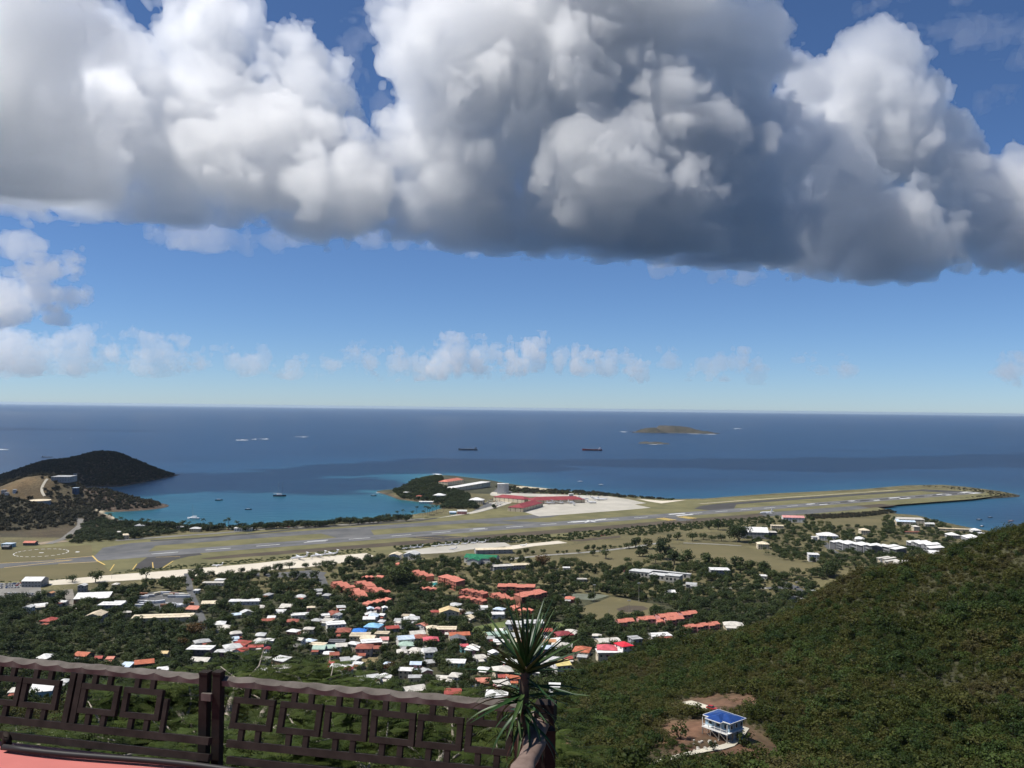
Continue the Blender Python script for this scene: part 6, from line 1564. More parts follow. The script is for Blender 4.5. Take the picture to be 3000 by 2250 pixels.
island('islet', [(1918, 1300, 46, 50, 13), (1890, 1299, 22, 40, 13)], 8, mat('islet_rock', (.06, .06, .05), .95, .3, .03), '')
# surf
mb = MB(); rs = random.Random(4)
for a, b, w_, d_ in [(1827, 1265, 26, 50), (1865, 1264, 14, 40), (1990, 1268, 130, 26), (2060, 1272, 60, 40), (1925, 1302, 34, 18), (2166, 1256, 28, 60), (713, 1289, 30, 40), (745, 1287, 10, 30), (777, 1286, 30, 30), (884, 1280, 30, 30), (1286, 1389, 32, 22), (1234, 1406, 8, 10), (1107, 1444, 10, 6), (415, 1493, 8, 10), (1502, 1420, 10, 10), (4, 1317, 30, 30), (208, 1284, 6, 20)]:
    for k in range(5):
        p = flat(a + rs.uniform(-.7, .7) * w_ * .7, b + rs.uniform(-1.2, .8), .35); ww = w_ / F * p[1] * rs.uniform(.2, .5) * .8; n = 9
        mb.add([(p[0] + ww * math.cos(2 * PI * i / n) * rs.uniform(.7, 1.2), p[1] + d_ * .4 * math.sin(2 * PI * i / n) * rs.uniform(.5, 1.3), .35 + .01 * k) for i in range(n)], [tuple(range(n))])
tag(obj('surf', mb.mesh('surf'), foam), 'white surf breaking on reefs and round the islands', 'surf', None, 'stuff')
# ---- aircraft
plane_white = mat('aircraft_white', (.72, .72, .72), .35, .05, .5, spec=.5)
def aircraft_meshes(high, jet=False):
    fus = MB(); n = 8; st = [(-.5, .008, .05), (-.42, .03, .03), (-.25, .055, .005), (.0, .06, 0), (.3, .06, 0), (.42, .045, -.008), (.48, .025, -.014), (.5, .006, -.018)]
    fus.tube([(x, 0, z) for x, r_, z in st], [r_ for _, r_, _ in st], n)
    zt = .055 if high else -.03
    wing = MB()
    for s in (-1, 1):
        wing.add([(.07, 0, zt), (-.06, 0, zt), (-.05 - (.12 if jet else 0), s * .5, zt + .02), (.01 - (.12 if jet else 0), s * .5, zt + .02), (.07, 0, zt + .014), (-.06, 0, zt + .014), (-.05 - (.12 if jet else 0), s * .5, zt + .026), (.01 - (.12 if jet else 0), s * .5, zt + .026)], [(0, 1, 2, 3), (7, 6, 5, 4), (0, 3, 7, 4), (1, 5, 6, 2), (3, 2, 6, 7)])
    tail = MB(); th = .24
    tail.add([(-.36, -.006, .03), (-.49, -.006, .04), (-.54, -.006, th), (-.45, -.006, th), (-.36, .006, .03), (-.49, .006, .04), (-.54, .006, th), (-.45, .006, th)], [(0, 1, 2, 3), (7, 6, 5, 4), (0, 3, 7, 4), (1, 5, 6, 2), (3, 2, 6, 7)])
    stab = MB().box((-.49, 0, th if not jet else .05), (.08, .32, .012))
    eng = MB()
    for s in (-1, 1): eng.tube([(-.02, s * .16, zt - .005), (.1, s * .16, zt - .005), (.13, s * .16, zt - .005)], [.018, .026, .01], 8)
    gear = MB()
    for x_, y_ in ((.36, 0), (-.02, .09), (-.02, -.09)): gear.box((x_, y_, -.085), (.02, .012, .07))
    return [(nm, mm.mesh(nm)) for nm, mm in (('fuselage', fus), ('wing', wing), ('tail_fin', tail), ('tailplane', stab), ('engines', eng), ('landing_gear', gear))]
AM = {k: aircraft_meshes(*k) for k in ((True, False), (False, False), (False, True))}
for mm in AM.values():
    for nm, me in mm: me.materials.append(steel if nm in ('landing_gear',) else plane_white)
def aircraft(px, py, L, yaw, kind, label, group):
    p = flat(px, py, 4.3); e = thing('aircraft', label, 'aircraft', (p[0], p[1], 4.25 + L * .12), math.radians(yaw), group); e.scale = (L, L, L)
    for nm, me in AM[kind]: obj(nm, me, None, e)
for k, (x_, y_, L_) in enumerate([(372, 1148, 25), (535, 1128, 23), (648, 1112, 21)]):
    aircraft(*P('b', x_, y_), L_, 215, (True, False), ['left', 'middle', 'right'][k] + ' one of three white turboprops on the pale apron', 'turboprops on the pale apron')
for k, (x_, y_) in enumerate([(1298, 1058), (1360, 1050), (1408, 1046), (1545, 1038), (1605, 1030), (1662, 1026), (1718, 1022), (1802, 1016), (1880, 1010), (1950, 1004), (1700, 1062)]):
    aircraft(*P('b', x_, y_), 13, 200 + 8 * (k % 3), (False, False), ORD[k] + ' small white light aircraft from the left by the scrub belt', 'light aircraft by the scrub belt')
for k, (x_, y_, L_, yw) in enumerate(sorted([(325, 668, 26, 60), (368, 664, 24, 60), (430, 665, 24, 70), (510, 664, 28, 60), (535, 680, 22, 80), (620, 632, 26, 20), (690, 664, 26, 30), (712, 622, 22, 20), (740, 636, 26, 10), (785, 633, 24, 10), (500, 640, 22, 90)])):
    aircraft(*P('c', x_, y_), L_, yw, (True, False) if k % 2 else (False, True), ORD[k] + ' parked airliner from the left on the terminal apron', 'airliners at the terminal')
aircraft(*P('c', 2195, 755), 30, 200, (False, True), 'white jet parked on the turning pad below the runway', None)
aircraft(*P('a', 1875, 1207), 14, 190, (False, False), 'lone small white plane on the pale apron at left', None)
aircraft(*P('c', 95, 1030), 12, 150, (False, False), 'small plane on the works apron at the end of the scrub belt', None)
# ---- cars: body, cabin, wheels
CB = MB(); CB.prism([(-2.1, -.85), (2.0, -.85), (2.15, -.6), (2.15, .6), (2.0, .85), (-2.1, .85)], .3, .85)
CB = CB.mesh('body')
CG = MB().add([(-1.7, -.78, .85), (1.0, -.78, .85), (.35, -.66, 1.42), (-1.3, -.66, 1.42), (-1.7, .78, .85), (1.0, .78, .85), (.35, .66, 1.42), (-1.3, .66, 1.42)], [(0, 1, 2, 3), (7, 6, 5, 4), (1, 5, 6, 2), (0, 3, 7, 4)]).mesh('windows')
CR_ = MB().box((-.47, 0, 1.45), (1.7, 1.34, .07)); CR_ = CR_.mesh('roof')
CW = MB()
for x_ in (-1.35, 1.35):
    for s in (-1, 1):
        CW.tube([(x_, s * .7, .32), (x_, s * .88, .32)], .32, 10)
CW = CW.mesh('wheels'); CW.materials.append(mat('tyre', (.02, .02, .02), .8)); CG.materials.append(glass)
cars = {}
for nm, c in dict(white=(.7, .7, .7), silver=(.42, .43, .45), black=(.03, .03, .035), red=(.4, .04, .04), blue=(.06, .12, .3), tan=(.4, .34, .24)).items():
    b_ = CB.copy(); b_.materials.append(mat('car_' + nm, c, .25, .05, 1., spec=.5)); r_ = CR_.copy(); r_.materials.append(mat('car_' + nm, c)); cars[nm] = (b_, r_)
CARN = {}
def car(px, py, yaw, colr, where, lift=.3, ymin_=200):
    g = ground(px, py, 0., ymin_); k = (colr, where); CARN[k] = CARN.get(k, 0) + 1
    e = thing('car', '%s %s car %s' % (ORD[CARN[k] - 1], colr, where), 'car', (g[0], g[1], g[2] + lift), math.radians(yaw), 'cars ' + where)
    b_, r_ = cars[colr]; obj('body', b_, None, e); obj('roof', r_, None, e); obj('windows', CG, None, e); obj('wheels', CW, None, e)
rc_ = random.Random(9); cn = ['white', 'white', 'silver', 'silver', 'black', 'red', 'blue', 'tan', 'white']
def lot(pts, n, where, yaw, rows, ymin_=200):
    """n cars in rows between two photo points"""
    out = []
    for r_ in range(rows):
        for i in range(n):
            t = (i + .5) / n + rc_.uniform(-.1, .1) / n; (a, b, c_, d_) = pts; s = (r_ + .5) / rows
            p = np.array(P(*a)) * (1 - t) * (1 - s) + np.array(P(*b)) * t * (1 - s) + np.array(P(*d_)) * (1 - t) * s + np.array(P(*c_)) * t * s
            if rc_.random() < .85: out.append((p[0], p[1]))
    out.sort()
    for p in out: car(p[0], p[1], yaw + rc_.uniform(-8, 8), rc_.choice(cn), where, .3, ymin_)
lot((('e', 0, 70), ('e', 190, 62), ('e', 190, 110), ('e', 0, 118)), 8, 'from the left beside the white gabled warehouse', 80, 3)
lot((('e', 40, 150), ('e', 290, 152), ('e', 290, 185), ('e', 40, 185)), 11, 'from the left in the yard above the left wood', 85, 2)
lot((('b', 1990, 612), ('b', 2180, 660), ('b', 2080, 690), ('b', 1980, 660)), 12, 'from the left in the airport car park', 60, 4, 900)
lot((('d', 100, 1515), ('d', 320, 1510), ('d', 250, 1575), ('d', 130, 1570)), 8, 'from the left in the crowded lot by the junction', 20, 3, 640)
lot((('e', 1660, 30), ('e', 1740, 20), ('e', 1760, 60), ('e', 1670, 70)), 5, 'from the left behind the low off-white shed', 60, 2)
lot((('a', 900, 915), ('a', 1010, 915), ('a', 1000, 960), ('a', 900, 965)), 5, 'from the left by the beach huts', 60, 2, 900)
lot((('b', 320, 1285), ('b', 410, 1278), ('b', 410, 1295), ('b', 330, 1302)), 4, 'from the left under the umbrella trees', 80, 1, 700)
lot((('b', 1400, 1335), ('b', 1500, 1325), ('b', 1490, 1350), ('b', 1410, 1360)), 6, 'from the left beside the swimming pool', 70, 2, 700)
lot((('a', 1960, 885), ('a', 2120, 880), ('a', 2120, 898), ('a', 1960, 900)), 7, 'from the left along the beach lane', 10, 1, 900)
lot((('b', 120, 880), ('b', 1040, 815), ('b', 1040, 820), ('b', 120, 886)), 14, 'from the left on the shore highway', 8, 1, 900)
lot((('c', 960, 1250), ('c', 1050, 1245), ('c', 1060, 1265), ('c', 970, 1275)), 5, 'from the left beside the concrete shell', 60, 2, 700)
lot((('f', 1430, 390), ('f', 1560, 385), ('f', 1560, 405), ('f', 1430, 410)), 5, 'from the left below the big tan gabled house', 60, 1)
lot((('c', 40, 570), ('c', 480, 585), ('c', 480, 590), ('c', 40, 575)), 16, 'from the left behind the terminal', 10, 1, 900)
lot((('d', 150, 1385), ('d', 360, 1395), ('d', 360, 1400), ('d', 150, 1390)), 3, 'from the left at the junction', 10, 1, 640)
car(*P('g', 545, 1235), 10, 'white', 'parked in the scrub right of the spiky plant')
car(*P('g', 1725, 1160), -40, 'red', 'parked behind the house on stilts')
# ---- containers and lorries in the yard
CT = MB().box((0, 0, 1.5), (12, 2.5, 2.7)); 
for k in range(14): CT.box((-5.6 + k * .86, 0, 1.5), (.18, 2.58, 2.6))
CT = CT.mesh('shell'); CDOOR = MB().box((6.05, .62, 1.5), (.1, 1.15, 2.5)).box((6.05, -.62, 1.5), (.1, 1.15, 2.5)).mesh('doors')
cmat = [white_paint, mat('container_grey', (.5, .5, .5), .6), mat('container_rust', (.35, .15, .08), .7), mat('container_cream', (.6, .55, .42), .6)]
CDOOR.materials.append(cmat[1])
ctm = [CT.copy() for _ in range(4)]
for a_, b_ in zip(ctm, cmat): a_.materials.append(b_)
yard = [(1235, 170, 5), (1290, 185, 8), (1240, 195, 0), (1230, 235, 4), (1290, 240, 6), (1245, 255, 3), (1355, 165, 70), (1430, 160, 10), (1450, 178, 12), (1500, 170, 8), (1490, 190, 5), (1550, 172, 8), (1585, 175, 12), (1560, 190, 10), (1430, 268, 10), (1470, 258, 5), (1540, 262, 8), (1590, 268, 8), (1630, 255, 20), (1210, 270, 2), (1600, 190, 8), (1520, 275, 5), (1380, 235, 40)]
for k, (x_, y_, yw) in enumerate(sorted(yard)):
    g = ground(*P('e', x_, y_)); i = k % 4 if k % 3 else 0
    e = thing('freight_container', ORD[k] + ' freight container from the left in the fenced yard', 'container', (g[0], g[1], g[2] + .2), math.radians(yw), 'freight containers in the yard'); e.scale = (.85, .95, .95)
    obj('shell', ctm[i], None, e); obj('doors', CDOOR, None, e)
for k, (x_, y_, w_, cm_, lb) in enumerate([(295, 1468, 1.5, 'brightred', 'bright red container store at the crowded lot'), (235, 1492, 1.2, 'white', 'white container store with orange sign at the crowded lot'), (150, 1490, .6, 'pblue', 'pale blue hut at the crowded lot'), (382, 1440, .7, 'white', 'white hut right of the red container store'), (238, 1466, .5, 'cream', 'cream hut left of the red container store'), (320, 1512, .8, 'white', 'white awning right side of the crowded lot')]):
    g = ground(*P('d', x_, y_), 0., 640); e = thing('container_store', lb, 'store', tuple(g), math.radians(4)); e.scale = (w_, 1.6, 1.5)
    obj('shell', MB().box((0, 0, 1.0), (12, 2.6, 2.4)).mesh('shell'), wmat('wwhite'), e); obj('roof', MB().box((0, 0, 2.3), (12.4, 3.0, .3)).mesh('roof'), rmat(cm_), e); obj('door', MB().box((1, -1.36, .8), (1.2, .1, 1.8)).mesh('door'), glass, e)
# ---- lighting masts of the ball field and street poles
for r_, x_, y0, y1, lb in [('c', 710, 1510, 1370, 'floodlight mast at the far left corner of the ball field'), ('c', 1095, 1515, 1355, 'floodlight mast at the far right of the ball field'), ('c', 1010, 1630, 1505, 'floodlight mast on the near side of the ball field'), ('c', 838, 1655, 1580, 'slim pole at the near left of the ball field'), ('c', 1230, 1600, 1545, 'slim pole at the right edge of the ball field'), ('c', 490, 1425, 1375, 'slim pole behind the sports court, left'), ('c', 632, 1430, 1375, 'slim pole behind the sports court, right'), ('d', 245, 1440, 1345, 'street light pole at the junction'), ('c', 660, 1225, 1175, 'dark pole in the field left of the loose bushes'), ('c', 645, 645, 590, 'tall apron light mast at the end of the terminal, left'), ('c', 585, 615, 580, 'tall apron light mast at the end of the terminal, right'), ('c', 385, 625, 585, 'tall apron light mast behind the middle of the terminal'), ('e', 1598, 60, 0, 'thin radio mast beside the asphalt road'), ('e', 965, 25, -25, 'thin pole by the runway exit')]:
    g = ground(*P(r_, x_, y0), 0., 700 if r_ != 'e' else 200); hh = (y0 - y1) / 2.947 / F * g[1]
    e = thing('light_mast', lb, 'mast', tuple(g), 0)
    obj('pole', MB().tube([(0, 0, -1), (0, 0, hh)], [.22, .14], 6).mesh('pole'), mat('pole_grey', (.32, .3, .27), .7), e)
    if 'flood' in lb or 'light' in lb:
        hd_ = obj('lamp_bar', MB().box((0, 0, hh), (3.4, .3, .3)).mesh('lamp_bar'), steel, e)
        for k in range(4): q_ = obj('lamp', MB().box((0, 0, 0), (.65, .35, .6)).mesh('lamp'), white_paint, hd_); q_.location = (-1.2 + .8 * k, -.2, hh + .45)
# ---- orange and white works machines beside the scrub belt
for k, (x_, y_, cl) in enumerate([(715, 945, 'white'), (750, 938, 'white'), (775, 945, 'red'), (800, 942, 'red'), (740, 948, 'tan')]):
    car(*P('c', x_, y_), 20 * k, cl, 'from the left in the works yard at the scrub belt', .3, 900)

# ---- cars parked beside the town houses
rk = random.Random(15)
for i, (f, lb) in enumerate(zip(FOOT, FLABEL)):
    if 560 < f[1] < 900 and abs(f[0]) < 330 and rk.random() < .28 and len(lb.split()) <= 11:
        a = f[7]; sx_ = rk.choice((-1, 1)); u_, v_ = sx_ * (f[5] / 2 + 2.6), rk.uniform(-f[6] / 2, f[6] / 2) - 1
        x, y = f[0] + u_ * math.cos(a) - v_ * math.sin(a), f[1] + u_ * math.sin(a) + v_ * math.cos(a); cl = rk.choice(cn)
        e = thing('car', cl + ' car beside the ' + lb.split(',')[0], 'car', (x, y, H(x, y) + .15), a + PI / 2 + rk.uniform(-.2, .2), 'cars beside the town houses')
        b_, r_ = cars[cl]; obj('body', b_, None, e); obj('roof', r_, None, e); obj('windows', CG, None, e); obj('wheels', CW, None, e)

# ================================================================ HOUSE ON STILTS
hp = ground(2118, 2156); HY = math.radians(40)
bz = hp[2]; lift_ = 2.9
hs_ = thing('stilt_house', 'pale blue house with blue hipped roof standing on stilts on the bare red slope', 'house', (hp[0], hp[1], bz), HY); hs_.scale = (1.12, 1.12, 1.05)
pale_blue = mat('pale_blue_wall', (.30, .42, .50), .8, .08, .5); trimw = trim_white; roofb = mat('house_blue_roof', (.016, .05, .19), .3, .2, .6, spec=.5)
stilt_m = mat('stilt_wood', (.2, .17, .14), .9, .2, 2.)
# local x points away to the right, local y away to the left; the corner nearest the camera is (-,-)
LX, LY = 8.6, 9.6
obj('wall', MB().box((.9, .3, lift_ + 1.45), (LX - 1.8, LY - .6, 2.9)).mesh('wall'), pale_blue, hs_)
obj('lower_wall', MB().box((LX / 2 - 2.2, 0, lift_ / 2 - 1.6), (4.2, LY - 1, lift_ + 3)).mesh('lower_wall'), mat('lower_block', (.32, .4, .45), .9, .1, .6), hs_)
obj('floor_slab', MB().box((0, 0, lift_ - .15), (LX, LY, .3)).mesh('floor_slab'), trimw, hs_)
for q_, (x_, y_) in enumerate([(-LX / 2 + .2, -LY / 2 + .2), (-LX / 2 + .2, -LY / 6), (-LX / 2 + .2, LY / 6), (-LX / 2 + .2, LY / 2 - .2), (-LX / 6, -LY / 2 + .2), (-LX / 6, -LY / 6), (-LX / 6, LY / 6), (-LX / 6, LY / 2 - .2), (LX / 8, -LY / 2 + .2)]):
    o_ = obj('stilt', MB().box((0, 0, lift_ / 2 - 1.9), (.28, .28, lift_ + 3.4)).mesh('stilt'), stilt_m, hs_); o_.location = (x_, y_, 0)
for y_ in (-LY / 3, 0, LY / 3):
    obj('brace', MB().box((-LX / 2 + .2, y_, lift_ - 1.6), (.12, LY / 3 + .6, .12), rx=.6).mesh('brace'), stilt_m, hs_)
for k in range(5):      # porch on the left-hand front
    o_ = obj('porch_post', MB().box((0, 0, lift_ + 1.45), (.16, .16, 2.9)).mesh('porch_post'), trimw, hs_); o_.location = (-LX / 2 + .15, -LY / 2 + .2 + k * (LY - .4) / 4, 0)
obj('porch_rail', MB().box((-LX / 2 + .15, 0, lift_ + .95), (.1, LY - .5, .1)).box((-LX / 2 + .15, 0, lift_ + .2), (.1, LY - .5, .1)).mesh('porch_rail'), trimw, hs_)
for k in range(24): 
    o_ = obj('baluster', MB().box((0, 0, lift_ + .56), (.05, .05, .7)).mesh('baluster') if k == 0 else bm_, trimw if k == 0 else None, hs_); bm_ = o_.data; o_.location = (-LX / 2 + .15, -LY / 2 + .4 + k * (LY - .8) / 23, 0)
def hip_roof(x0, x1, y0, y1, z, rise, nm):
    s = min(x1 - x0, y1 - y0) / 2; mb = MB(); cx0, cy0 = (x0 + x1) / 2, (y0 + y1) / 2
    rd = [(cx0, y0 + s), (cx0, y1 - s)] if (y1 - y0) > (x1 - x0) else [(x0 + s, cy0), (x1 - s, cy0)]
    b0 = [(x0, y0), (x1, y0), (x1, y1), (x0, y1)]
    v = [(a, b, z) for a, b in b0] + [(rd[0][0], rd[0][1], z + rise), (rd[1][0], rd[1][1], z + rise)]
    f = [(3, 2, 1, 0)] + ([(0, 1, 4), (1, 2, 5, 4), (2, 3, 5), (3, 0, 4, 5)] if (y1 - y0) > (x1 - x0) else [(0, 1, 5, 4), (1, 2, 5), (2, 3, 4, 5), (3, 0, 4)])
    return mb.add(v, f).mesh(nm)
rz_ = lift_ + 3.0
for (x0, x1, y0, y1, dz) in ((-LX / 2 + 1.0, LX / 2 + .4, -LY / 2 - .4, LY / 2 + .4, .14), (-LX / 2 - .5, LX / 2 - 1.4, -LY / 2 + 2.2, LY / 2 - 1.6, .0)):
    obj('roof', hip_roof(x0, x1, y0, y1, rz_ + dz + .2, 1.25 - dz, 'roof'), roofb, hs_)
    fb = MB()
    for a, b in (((x0, y0), (x1, y0)), ((x1, y0), (x1, y1)), ((x1, y1), (x0, y1)), ((x0, y1), (x0, y0))):
        fb.box(((a[0] + b[0]) / 2, (a[1] + b[1]) / 2, rz_ + dz + .08), (abs(a[0] - b[0]) + .24, abs(a[1] - b[1]) + .24, .26))
    obj('fascia', fb.mesh('fascia'), trimw, hs_)
for k in range(3):
    o_ = obj('window', MB().box((0, 0, 0), (.9, .1, 1.2)).mesh('window'), glass, hs_); o_.location = (-1.4 + 2.4 * k, -LY / 2 + .57, lift_ + 1.5)
    fr = obj('window_frame', MB().box((0, -.02, .66), (1.1, .12, .1)).box((0, -.02, -.66), (1.1, .12, .1)).box((.52, -.02, 0), (.1, .12, 1.3)).box((-.52, -.02, 0), (.1, .12, 1.3)).mesh('window_frame'), trimw, o_)
for k in range(3):
    o_ = obj('window', MB().box((0, 0, 0), (.1, 1.2, 1.3)).mesh('window'), glass, hs_); o_.location = (-LX / 2 + 1.77, -3 + 3 * k, lift_ + 1.5)
rub = random.Random(2); mb = MB()
for k in range(26):
    g = ground(2050 + rub.uniform(-20, 60), 2170 + rub.uniform(0, 30)); mb.box((g[0], g[1], g[2] + .25), (rub.uniform(.3, 1.2), rub.uniform(.3, .8), .4), rub.uniform(0, 3))
tag(obj('rubble', mb.mesh('rubble'), mat('rubble_pale', (.45, .42, .36), .9, .2, 1.)), 'pale building rubble below the house on stilts', 'rubble', None, 'stuff')

# ================================================================ FOREGROUND: terrace, railing, plant, treetops
def fy(X): return 9.28 - .228 * X                  # the line of the top rail on plan
FA = math.atan(-.228); ZR = 212.95; ZD = 212.02
FU = Vector((math.cos(FA), math.sin(FA), 0)); FN = Vector((-math.sin(FA), math.cos(FA), 0))       # along, outwards
def fp(px, z, out=0., off=0.):
    """point on the railing plane at this photo column"""
    t = (px - 1500) / F; X = 9.28 * t / (1 + .228 * t)
    return Vector((X, fy(X), z)) + FN * out + FU * off
paint = mat('terrace_paint', (.48, .15, .13), .7, .08, .8, spec=.25, bump_s=.05)
wood = mat('weathered_wood', (.034, .026, .022), .8, scale=5., col2=(.015, .011, .009), spec=.12, bump_s=.3, detail=8)
rail_wood = mat('rail_wood', (.155, .135, .115), .85, scale=4., col2=(.075, .062, .052), spec=.2, bump_s=.35, detail=8)
# terrace: painted slab on a retaining wall
poly = [tuple((fp(-700, 0) - FN * .12)[:2]), tuple((fp(1640, 0) - FN * .12)[:2]), (.95, 3.0), (-7, 3.0), (-14, 6.)]
tag(obj('terrace', MB().prism(poly, 198, ZD).mesh('terrace'), paint), kind='structure')
tr_ = thing('drain_pipe', 'black pipe lying along the edge of the pink terrace', 'pipe', tuple(fp(300, ZD)), 0)
base_ = Vector(tr_.location)
obj('pipe', MB().tube([Vector(fp(x, ZD + .055, -.34 - .05 * math.sin(x / 130))) - base_ for x in range(110, 1500, 60)], .035, 8).mesh('pipe', True), mat('black_pipe', (.02, .018, .018), .55, .1, 1., spec=.25), tr_)
obj('joint', MB().tube([Vector(fp(96, ZD - .05, -.3)) - base_, Vector(fp(100, ZD + .16, -.28)) - base_, Vector(fp(112, ZD + .06, -.32)) - base_], .045, 8).mesh('joint', True), wood, tr_)
LEAN = math.radians(15)
def leaned(z, px, off=0., out=0.):
    """the fretwork leans outwards towards the top rail"""
    return fp(px, z, (z - ZR) * math.tan(LEAN) + out, off)
def fit(px, z=212.6):
    c = px
    for _ in range(3): c += px - proj(leaned(z, c))[0]
    return c
def bar(mb, a, b, th, dp):
    """a squared bar between two points"""
    a = Vector(a); b = Vector(b); d = (b - a); L = d.length; d.normalize()
    n = FN * math.cos(LEAN) - Vector((0, 0, 1)) * math.sin(LEAN)
    n = (n - d * n.dot(d)).normalized(); s = d.cross(n)
    v = [p + s * (th / 2 * i) + n * (dp / 2 * j) for p in (a, b) for i, j in ((-1, -1), (1, -1), (1, 1), (-1, 1))]
    mb.add(v, [(3, 2, 1, 0), (4, 5, 6, 7), (0, 1, 5, 4), (1, 2, 6, 5), (2, 3, 7, 6), (3, 0, 4, 7)])
def railing(px0, px1, squares, singles, doubles, label, seed):
    r = random.Random(seed); o = fp((px0 + px1) / 2, ZD)
    e = thing('railing', label, 'railing', tuple(o), 0, 'railing panels of the terrace')
    mk = lambda name, mb, m_=wood: obj(name, MBshift(mb, o).mesh(name), m_, e)
    # carved top rail: scalloped lower edge of its sloping upper face
    n = int((px1 - px0) / 5); mb = MB(); pr = []
    for i in range(n + 1):
        px = px0 + (px1 - px0) * i / n; s = (fp(px, 0) - fp(0, 0)).dot(FU)
        wv = abs(math.sin(PI * s / .315)) ** .7; hh = .004 * math.sin(s * 9 + seed) + .004 * math.sin(s * 23)
        pr.append([fp(px, ZR + hh + .006, .05), fp(px, ZR + hh, .01), fp(px, ZR - .008 - .026 * wv + hh, -.04 - .012 * wv), fp(px, ZR - .085, -.045), fp(px, ZR - .09, .045)])
    for p in pr: mb.v += [tuple(q) for q in p]
    for i in range(n):
        for k in range(5): mb.f.append((i * 5 + k, (i + 1) * 5 + k, (i + 1) * 5 + (k + 1) % 5, i * 5 + (k + 1) % 5)); mb.mi.append(0)
    mb.f.append(tuple(range(5))); mb.mi.append(0); mb.f.append(tuple(n * 5 + k for k in range(5))[::-1]); mb.mi.append(0)
    mk('top_rail', mb, rail_wood)
    for nm, z, th in (('middle_rail', 212.30, .075), ('bottom_rail', 212.14, .075)):
        mb = MB(); bar(mb, leaned(z, fit(px0, z)), leaned(z, fit(px1, z)), th, .08); mk(nm, mb)
    for c in squares:
        w_ = .215; z1, z0 = 212.735, 212.48; c = fit(c); tl_ = r.uniform(-.008, .008); f = MB()
        cz = (z0 + z1) / 2
        P4 = [leaned(z1, c, -w_ + tl_), leaned(z1, c, w_ + tl_), leaned(z0, c, w_), leaned(z0, c, -w_)]
        for i in range(4):
            a, b = P4[i], P4[(i + 1) % 4]; d = (b - a).normalized() * .032; bar(f, a - d * (1 if i % 2 == 0 else -1), b + d * (1 if i % 2 == 0 else -1), .062, .06 if i % 2 == 0 else .055)
        fr = mk('square_frame', f)
        for sx in (-.1, .1):
            f = MB(); bar(f, leaned(z1 + .02, c, sx + tl_), leaned(ZR - .09, c, sx + tl_), .058, .05); mk('upper_stub', f)
            f = MB(); bar(f, leaned(212.31, c, sx), leaned(z0 - .025, c, sx), .058, .05); mk('lower_stub', f)
    for c in singles:
        c = fit(c); f = MB(); bar(f, leaned(212.31, c), leaned(212.68, c), .05, .05); mk('upright', f)
    for c in doubles:
        c = fit(c)
        for sx in (-.055, .045):
            f = MB(); bar(f, leaned(212.31, c, sx), leaned(ZR - .09, c, sx), .07, .06); mk('upright', f)
    return e
def MBshift(mb, o):
    mb.v = [tuple(Vector(p) - o) for p in mb.v]; return mb
railing(-420, 616, [-230, -60, 0 + 8, 119, 292, 417], [487], [218], 'left panel of the carved wooden railing with scalloped top rail', 1)
railing(668, 1545, [740, 879, 1015, 1152, 1288, 1432], [], [], 'right panel of the carved wooden railing reaching the spiky plant', 2)
for px, lb, hh in ((624, 'left of the two dark posts joining the railing panels', .035), (662, 'right of the two dark posts joining the railing panels', .05)):
    o = fp(px, ZD, -.03); e = thing('railing_post', lb, 'post', tuple(o), FA)
    obj('shaft', MB().box((0, 0, (ZR + hh - ZD) / 2 - .4), (.098, .1, ZR + hh - ZD + .8)).mesh('shaft'), wood, e)
    obj('cap', MB().box((0, 0, ZR + hh - ZD + .012), (.108, .11, .024)).mesh('cap'), wood, e)
    if px == 624: obj('bracket', MB().box((.06, -.06, ZR - ZD - .2), (.12, .05, .08)).mesh('bracket'), rail_wood, e)
# corner post and the driftwood handrail that comes towards the camera
cp = fp(1572, ZD, -.02); e = thing('corner_post', 'thick dark corner post beneath the driftwood handrail', 'post', tuple(cp), FA)
obj('shaft', MB().box((0, 0, .05), (.3, .16, 1.5)).mesh('shaft'), wood, e); obj('block', MB().box((.14, -.02, .88), (.2, .2, .2)).mesh('block'), wood, e)
k0 = at(1592, 2098, 9.25); k1 = at(1518, 2300, 7.75); e = thing('driftwood_handrail', 'weathered driftwood handrail sloping down towards the camera at the corner', 'handrail', tuple(k0), 0)
mb = MB(); n = 16; ring = 10; rr_ = random.Random(6)
ax_ = Vector(k1) - Vector(k0); up_ = Vector((0, 0, 1)); side = ax_.cross(up_).normalized(); upn = side.cross(ax_).normalized()
for i in range(n + 1):
    t = i / n; c = ax_ * t + side * .012 * math.sin(t * 9) 
    w_ = .098 + .012 * math.sin(t * 17) + .008 * math.sin(t * 31 + 1); h_ = .06
    for k in range(ring):
        a = 2 * PI * k / ring; q_ = c + side * math.copysign(abs(math.cos(a)) ** .6, math.cos(a)) * w_ + upn * math.copysign(abs(math.sin(a)) ** .6, math.sin(a)) * h_; mb.v.append(tuple(q_))
for i in range(n):
    for k in range(ring): mb.f.append((i * ring + k, i * ring + (k + 1) % ring, (i + 1) * ring + (k + 1) % ring, (i + 1) * ring + k)); mb.mi.append(0)
mb.f.append(tuple(range(ring))); mb.mi.append(0); mb.f.append(tuple(n * ring + k for k in range(ring))[::-1]); mb.mi.append(0)
obj('rail', mb.mesh('rail', True), mat('driftwood', (.20, .145, .12), .8, scale=6., col2=(.11, .075, .06), spec=.2, bump_s=.5, detail=8), e)
obj('support', MB().box((0, -.05, -.75), (.24, .2, 1.3)).mesh('support'), wood, e)
